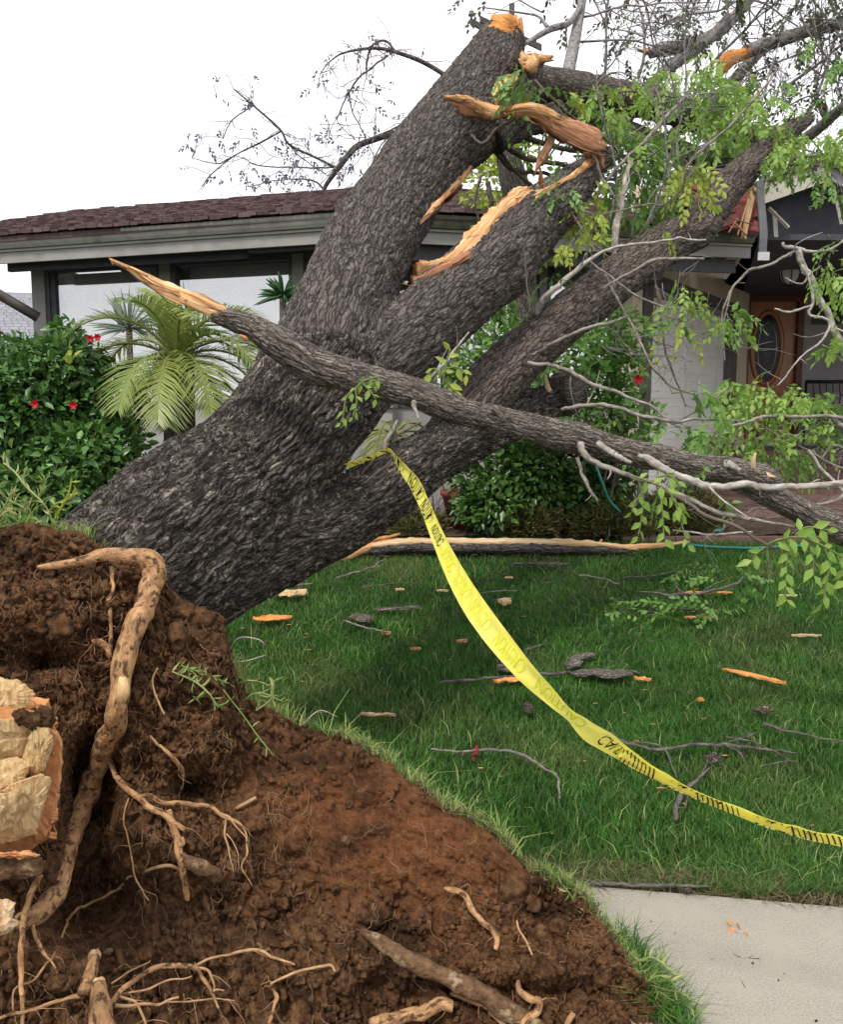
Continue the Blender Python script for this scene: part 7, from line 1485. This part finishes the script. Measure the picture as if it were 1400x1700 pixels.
gstick([[(1012, 1215, 4), (1040, 1232, 6), (1085, 1244, 7), (1130, 1240, 7), (1200, 1235, 7), (1260, 1242, 6), (1322, 1251, 5)], [(1045, 1232, 3), (1090, 1235, 4), (1110, 1255, 4), (1123, 1290, 3)], [(1205, 1235, 4), (1225, 1245, 5), (1238, 1264, 3)], [(1205, 1234, 3), (1235, 1224, 4), (1258, 1216, 3)], [(1205, 1222, 3), (1250, 1232, 4), (1285, 1248, 4), (1310, 1264, 3)], [(1262, 1272, 2), (1300, 1265, 3), (1325, 1264, 2)]], 'twig_grey', 'long forked grey twig on the grass right behind the twisted tape')
gstick([[(1122, 1360, 10), (1128, 1330, 11), (1138, 1308, 10), (1160, 1290, 7), (1178, 1276, 5)], [(1143, 1310, 3), (1142, 1325, 3), (1140, 1340, 2)], [(1165, 1286, 3), (1176, 1262, 3)]], 'twig_grey', 'thick dark forked stick on the grass under the twisted tape')
gstick([[(1268, 1200, 6), (1310, 1212, 6), (1360, 1224, 4), (1420, 1232, 3)]], 'twig_grey', 'straight grey stick at the right edge below the orange splinter')
gstick([[(962, 954, 3), (1000, 960, 4), (1028, 968, 4)]], 'twig_pale', 'short pale twig left of the low leafy twigs', .05)
gstick([[(1030, 960, 2), (1080, 955, 3), (1130, 945, 3)]], 'twig_grey', 'faint grey twig in front of the end of the split log', .05)
gstick([[(1060, 982, 3), (1120, 986, 6), (1160, 985, 6), (1210, 975, 6), (1235, 958, 4)], [(1140, 986, 4), (1128, 978, 4), (1120, 965, 3)], [(1165, 985, 3), (1185, 970, 3), (1205, 962, 2)]], 'twig_grey', 'grey forked twig lying in the shade under the hanging leaves', .06)
gstick([[(905, 1008 + 60, 3), (885, 1076, 5), (870, 1080, 3)]], 'twig_grey', 'small hooked twig right of the tape above the bark scraps', .05)
gstick([[(572, 1030, 3), (600, 1040, 4), (645, 1050, 3)]], 'twig_pale', 'short pale stick reaching to a tiny orange chip under the low limb', .05)
gstick([[(600, 975, 2), (650, 970, 3), (700, 968, 2)]], 'twig_grey', 'faint twig crossing the grass under the low limb', .05)
gstick([[(798, 984, 2), (830, 981, 3), (858, 981, 2)]], 'twig_pale', 'thin straw coloured twig just right of the tape', .05)
gstick([[(560, 958, 3), (610, 945, 4), (640, 928, 3)]], 'twig_pale', 'thin tan twig sticking out beside the left end of the split log', .06)
gstick([[(455, 960 + 30, 3), (480, 975, 4), (520, 968, 3)]], 'twig_pale', 'light twig crossing the grass behind the pale lump of wood', .05)
gstick([[(960, 1462, 5), (985, 1464, 9), (1030, 1467, 8), (1100, 1468, 8), (1160, 1470, 6), (1178, 1470, 4)], [(962, 1457, 3), (985, 1463, 4), (1000, 1469, 4)]], 'twig_grey', 'grey stick lying along the back edge of the pavement', .012)
gstick([[(1050, 1020, 2), (1110, 1012, 3), (1180, 1016, 2)]], 'twig_brown', 'brown twig under the low leafy sprays', .05)
gstick([[(1180, 1592, 1.4), (1215, 1590, 1.6), (1262, 1591, 1.2)], [(1215, 1590, 1.4), (1228, 1622, 1.4), (1238, 1640, 1)]], 'twig_brown', 'hair thin dead runner lying on the concrete pavement', .003, 'twig')
# leafy sprays lying on the grass
for (cx_, cy_, rx, n, lab) in [(1110, 1010, 55, 12, 'low leafy spray lying in the grass left of the hanging leaves'), (1235, 960, 50, 9, 'leafy spray lying in the grass below the fallen branch'), (1190, 1000, 55, 10, 'flattened leafy spray in front of the forked grey twig'), (1120, 955, 25, 4, 'small spray of leaves dangling over the grass by the log end')]:
    Ls = []; sb = MB()
    for k in range(n): Ls.append(spray(G(cx_ + random.uniform(-rx, rx), cy_ + random.uniform(-14, 14), .07), rdir(1)[0] * [1, 1, .1], .22, 9, .055, .15, sb))
    L = cat(Ls); add_leaves(sb, L); sb.build('leafy_spray', 'leaf_green', label=lab, cat='leaves', kind='stuff')
# scattered tiny bits
mb = MB()
for k in range(130):
    y = 2.9 + 4.4 * random.random() ** 1.2; x = random.uniform(-.5, .56) * y
    if y < pave_y(x) + .05: continue
    r = random.uniform(.002, .007); V, F = lump(r, False); mb.add(V * [2.4, .8, .35] + [x, y, float(gz(x, y)) + .012], None, F)
mb.build('wood_crumbs', 'rind', label='tiny orange crumbs of wood scattered all over the lawn', cat='debris', kind='stuff')
mb = MB()
for k in range(700):
    y = random.gauss(6.2, .8); x = random.gauss(.6, 1.3)
    if y < 3.3 or y > 7.3: continue
    r = random.uniform(.004, .012); V, F = POOL[random.randint(0, 39)]; a_ = random.random() * 3; V = V * [2.6, .7, .3]; V = V @ np.array([[math.cos(a_), math.sin(a_), 0], [-math.sin(a_), math.cos(a_), 0], [0, 0, 1]]); mb.add(V * r + [x, y, float(gz(x, y)) + random.uniform(.0, .03)], None, F)
for k in range(140):
    y = random.gauss(5.8, 1.0); x = random.gauss(.7, 1.4)
    if y < 3.3 or y > 7.3: continue
    c = np.array([x, y, float(gz(x, y)) + .03]); d_ = rdir(1)[0] * [1, 1, .12]; tube(mb, [c, c + d_ * random.uniform(.04, .16), c + d_ * .18 + RNG.normal(size=3) * .012], [.0025, .002, .001], 4, n=6)
mb.build('bark_litter', 'bark_brown', label='brown litter of bark bits and twiglets under the fallen limbs', cat='debris', kind='stuff')
mb = MB()
for k in range(46):
    x, y = random.uniform(.7, 1.9), random.uniform(1.7, 2.8); r = random.uniform(.0012, .004); V, F = lump(r, False); mb.add(V + [x, y, .002], None, F)
mb.build('grit', 'bark', label='dark grit scattered on the concrete pavement', cat='grit', kind='stuff')
# ---- the split log along the back of the lawn
lg = thing('split_log', 'long split log, dark bark below and pale torn wood on top, behind the lawn', 'log', G(850, 918))
rows = [(560, 930, 8), (600, 916, 20), (660, 908, 24), (740, 907, 26), (820, 908, 26), (900, 908, 25), (980, 910, 22), (1030, 913, 15), (1050, 914, 6)]
pts = np.array([G(a, 920, 0) * [0, 1, 0] + [0, 0, 0] for a, b, w in rows]); D0 = G(850, 922)[1]; rr_ = [(a, b, D0, w) for a, b, w in rows]
p, r = pxw(rr_); q = cr(np.column_stack([p, r]), 200); mb = MB(); tube(mb, q[:, :3], q[:, 3] * .95, 24, n=200, flat=1.5, up=(0, 1, 0), rough=.3, rs=14); mb.build('bark', 'bark', lg)
q2 = q.copy(); q2[:, 2] += q[:, 3] * .50; q2[:, 1] -= .03; mb = MB(); tube(mb, q2[:, :3] + np.array([0, 0, .012]), q2[:, 3] * .50, 18, n=200, flat=1.4, up=(0, 1, 0), rough=.5, rs=12, jag=.06); mb.build('torn_face', 'pale_wood', lg)
mb = MB(); p, r = pxw([(556, 933, D0 - .12, 3), (575, 925, D0 - .1, 13), (600, 913, D0 - .06, 16), (640, 905, D0, 12), (700, 898, D0, 9)]); tube(mb, p, r, 10, n=40, rough=.6, rs=18); mb.build('splinter', 'torn_wood', lg)
for rows in ([(600, 900, 8), (640, 893, 7), (665, 886, 3)], [(612, 905, 7), (650, 898, 8), (690, 896, 3)], [(880, 900, 5), (960, 903, 8), (1030, 908, 8), (1080, 905, 6)], [(1000, 908, 6), (1060, 909, 10), (1110, 904, 8), (1145, 899, 4)], [(1000, 895, 4), (996, 902, 6), (993, 908, 4)]):
    mb = MB(); p, r = pxw([(a, b, D0 - .02, w) for a, b, w in rows]); tube(mb, p, r, 7, n=24, rough=.5, rs=20); mb.build('splinter', random.choice(['pale_wood', 'torn_wood', 'rind']), lg)
mb = MB(); hp = [np.array(G(a, b, .02)) for a, b in ((1135, 903), (1170, 907), (1210, 909), (1250, 910), (1290, 908), (1330, 906))]; tube(mb, hp, [.011] * 6, 8, n=40); mb.build('garden_hose', 'hose', label='teal garden hose lying at the back edge of the lawn right of the log', cat='hose')
mb = MB(); tube(mb, [P(985, 760, 7.0), P(1000, 800, 7.0), P(1012, 830, 7.1), P(1030, 850, 7.2)], [.010] * 4, 8, n=20); mb.build('garden_hose', 'hose', label='short loop of hose showing among the shrubs under the fallen branch', cat='hose')
flake(1195, 882, .1, .05, .3, 'hose', 'small teal scrap on the planting bed near the hose', 'litter', .4, lift=.08, name='litter_scrap')
# kerb edging behind the lawn
mb = MB()
for k in range(9):
    p = G(1040 + k * 45, 903, 0); box(mb, p + [0, .12, -.03], (.22, 0, 0), (0, .09, 0), (0, 0, .07)); mb2 = mb; mb2.build('edging_brick', 'brick', bpy.data.objects['planting_bed'], False); mb = MB()

# ================================================================ caution tape
tp = thing('caution_tape', 'yellow caution tape running from the low limb down across the lawn to the right', 'tape', P(1400, 1395, 1.95))
TW = .075
ROW = [(574, 774, 3.62, 9), (608, 762, 3.5, 9), (640, 749, 3.42, 7), (652, 757, 3.38, 8), (672, 782, 3.32, 16), (690, 806, 3.25, 20), (705, 838, 3.1, 22), (722, 880, 2.9, 26), (742, 925, 2.68, 33), (765, 970, 2.48, 41), (793, 1015, 2.3, 47), (828, 1062, 2.15, 47), (868, 1110, 2.04, 41), (912, 1155, 1.98, 31), (945, 1186, 1.95, 21), (965, 1203, 1.94, 26), (990, 1222, 1.94, 34), (1018, 1240, 1.95, 30), (1050, 1262, 1.97, 24), (1090, 1286, 1.99, 18), (1135, 1310, 2.0, 14), (1200, 1338, 2.0, 13), (1260, 1361, 1.98, 14), (1330, 1383, 1.96, 16), (1420, 1402, 1.93, 17)]
R5 = cr(np.array([(*P(a, b, d), a, b, w * (.84 if 700 < a < 950 else 1)) for a, b, d, w in ROW]), 420)
Cn = R5[:, :3]; tpx = R5[:, 3:5]; wpx = R5[:, 5]
tg = np.gradient(tpx, axis=0); tg /= np.linalg.norm(tg, axis=1)[:, None]; pn = np.column_stack([-tg[:, 1], tg[:, 0]])     # across, in the picture
dpt = Cn[:, 1]; vis = wpx * dpt / FPX; hid = np.sqrt(np.maximum(TW ** 2 - vis ** 2, 0)); hid[150:] = hid[150:] 
A_ = np.array([P(tpx[i, 0] + pn[i, 0] * wpx[i] / 2, tpx[i, 1] + pn[i, 1] * wpx[i] / 2, dpt[i]) for i in range(len(Cn))]); Bp = np.array([P(tpx[i, 0] - pn[i, 0] * wpx[i] / 2, tpx[i, 1] - pn[i, 1] * wpx[i] / 2, dpt[i]) for i in range(len(Cn))])
Wd = (A_ - Bp); Tn = np.gradient(Cn, axis=0); Tn /= np.linalg.norm(Tn, axis=1)[:, None]; vw = Cn - [0, 0, EYE]; vw /= np.linalg.norm(vw, axis=1)[:, None]; vw -= Tn * np.sum(vw * Tn, 1)[:, None]
Wd = Wd + vw * hid[:, None] * .8; Nn = np.cross(Tn, Wd); Nn /= np.linalg.norm(Nn, axis=1)[:, None]; sgn = np.sign(np.sum(Nn * vw, 1)); 
M = 9; f = np.linspace(-.5, .5, M); arc = (1 - (2 * f) ** 2) * .006; ca_ = (tpx[:, 0] > 1040)
V = Cn[:, None] + Wd[:, None] * f[None, :, None] + Nn[:, None] * (arc[None, :, None] + .0035 * np.sin(np.arange(len(Cn)) * .35 + 3 * np.sin(np.arange(len(Cn)) * .06))[:, None, None] * np.cos(f * 9)[None, :, None]); N = len(Cn)
i = np.arange(N - 1)[:, None] * M; j = np.arange(M - 1)[None]; mb = MB(); mb.add(V.reshape(-1, 3), np.stack([i + j, i + j + 1, i + M + j + 1, i + M + j], -1).reshape(-1, 4)); mb.build('ribbon', 'tape', tp)
# a thin second fold where the tape twists into a cord
Ls_ = np.r_[0, np.cumsum(np.linalg.norm(np.diff(Cn, axis=0), axis=1))]
cu = bpy.data.curves.new('lettering', 'FONT'); cu.body = 'CAUTION'; cu.size = 1.0; cu.resolution_u = 2; fo = bpy.data.objects.new('lettering', cu); COL.objects.link(fo)
dg = bpy.context.evaluated_depsgraph_get(); me = fo.evaluated_get(dg).to_mesh(); me.calc_loop_triangles(); tv = np.array([v.co[:] for v in me.vertices]); tf = np.array([t_.vertices[:] for t_ in me.loop_triangles]); fo.evaluated_get(dg).to_mesh_clear(); bpy.data.objects.remove(fo); bpy.data.curves.remove(cu)
tv[:, 0] -= tv[:, 0].min(); wd_ = tv[:, 0].max(); tv[:, 1] -= tv[:, 1].min(); hg = tv[:, 1].max()
def put(s0, length, flip, mt, side, hgt=.62, off=0.0):
    s = s0 + (tv[:, 0] / wd_) * length; y = (tv[:, 1] / hg - .5) * hgt
    if flip: s = s0 + length - (tv[:, 0] / wd_) * length
    y = y + off; k = np.clip(np.searchsorted(Ls_, s) - 1, 0, N - 2); fr = ((s - Ls_[k]) / (Ls_[k + 1] - Ls_[k]))[:, None]
    C = Cn[k] * (1 - fr) + Cn[k + 1] * fr; W_ = Wd[k] * (1 - fr) + Wd[k + 1] * fr; Nq = Nn[k]; sg = np.sign(np.sum(Nq * vw[k], 1))[:, None]
    X = C + W_ * y[:, None] + Nq * ((1 - (2 * y) ** 2) * .006)[:, None] - Nq * sg * .0022 * side
    mb = MB(); mb.add(X, None, np.vstack([tf, tf[:, ::-1]]) if False else tf, rnd=0.0); mb.build('printed_word', mt, tp, smooth=False)
s = .06; tot = Ls_[-1]
while s < tot - .16:
    k = min(int(np.searchsorted(Ls_, s + .06)), N - 1); w = wpx[k]; x = tpx[k, 0]
    ink = 'tape_ink' if (x < 725 or x > 985) else ('tape_ink_reverse')
    put(s, .135 if x > 985 else .15, x < 985, ink, 1.0, .62 if w > 22 else .95); s += .20 if x < 985 else .225
# twisted cord bars: folded lettering seen edge-on past the twist
mb = MB(); x_ = [a for a in range(N) if tpx[a, 0] > 1030]; k = 0; p_ = 0
while p_ < len(x_) - 3:
    a = x_[p_]; blk = (k // 9) % 2
    if blk == 0:
        C = Cn[a]; wv = Wd[a] / np.linalg.norm(Wd[a]); r_ = wpx[a] * dpt[a] / FPX / 2 * 1.02; nv = -vw[a]; tn = Tn[a]; ln = random.uniform(.0028, .005)
        V = [];
        for u_ in np.linspace(-1, 1, 5): 
            q_ = C + (A_[a] - Bp[a]) / 2 * u_ * (1.0 if random.random() < .7 else .8) + nv * (.0075 + .004 * (1 - u_ * u_)) + tn * u_ * .006; V += [q_ - tn * ln / 2, q_ + tn * ln / 2]
        mb.add(V, [(2 * i_, 2 * i_ + 1, 2 * i_ + 3, 2 * i_ + 2) for i_ in range(4)])
    k += 1; p_ += 2 if blk == 0 else 2
mb.build('folded_print', 'tape_ink', tp, kind='stuff')
mb = MB(); q_ = R5[[a for a in x_]]; tube(mb, q_[::3, :3] + vw[x_][::3] * -.001, (q_[::3, 5] * q_[::3, 1] / FPX / 2) * .82, 8, n=140, flat=.6, up=(0, 1, 0)); mb.build('twisted_core', 'tape', tp)
print('OBJECTS', len(bpy.data.objects), 'TRIS', sum(len(m.loop_triangles) if m.loop_triangles else sum(1 for _ in ()) for m in bpy.data.meshes))
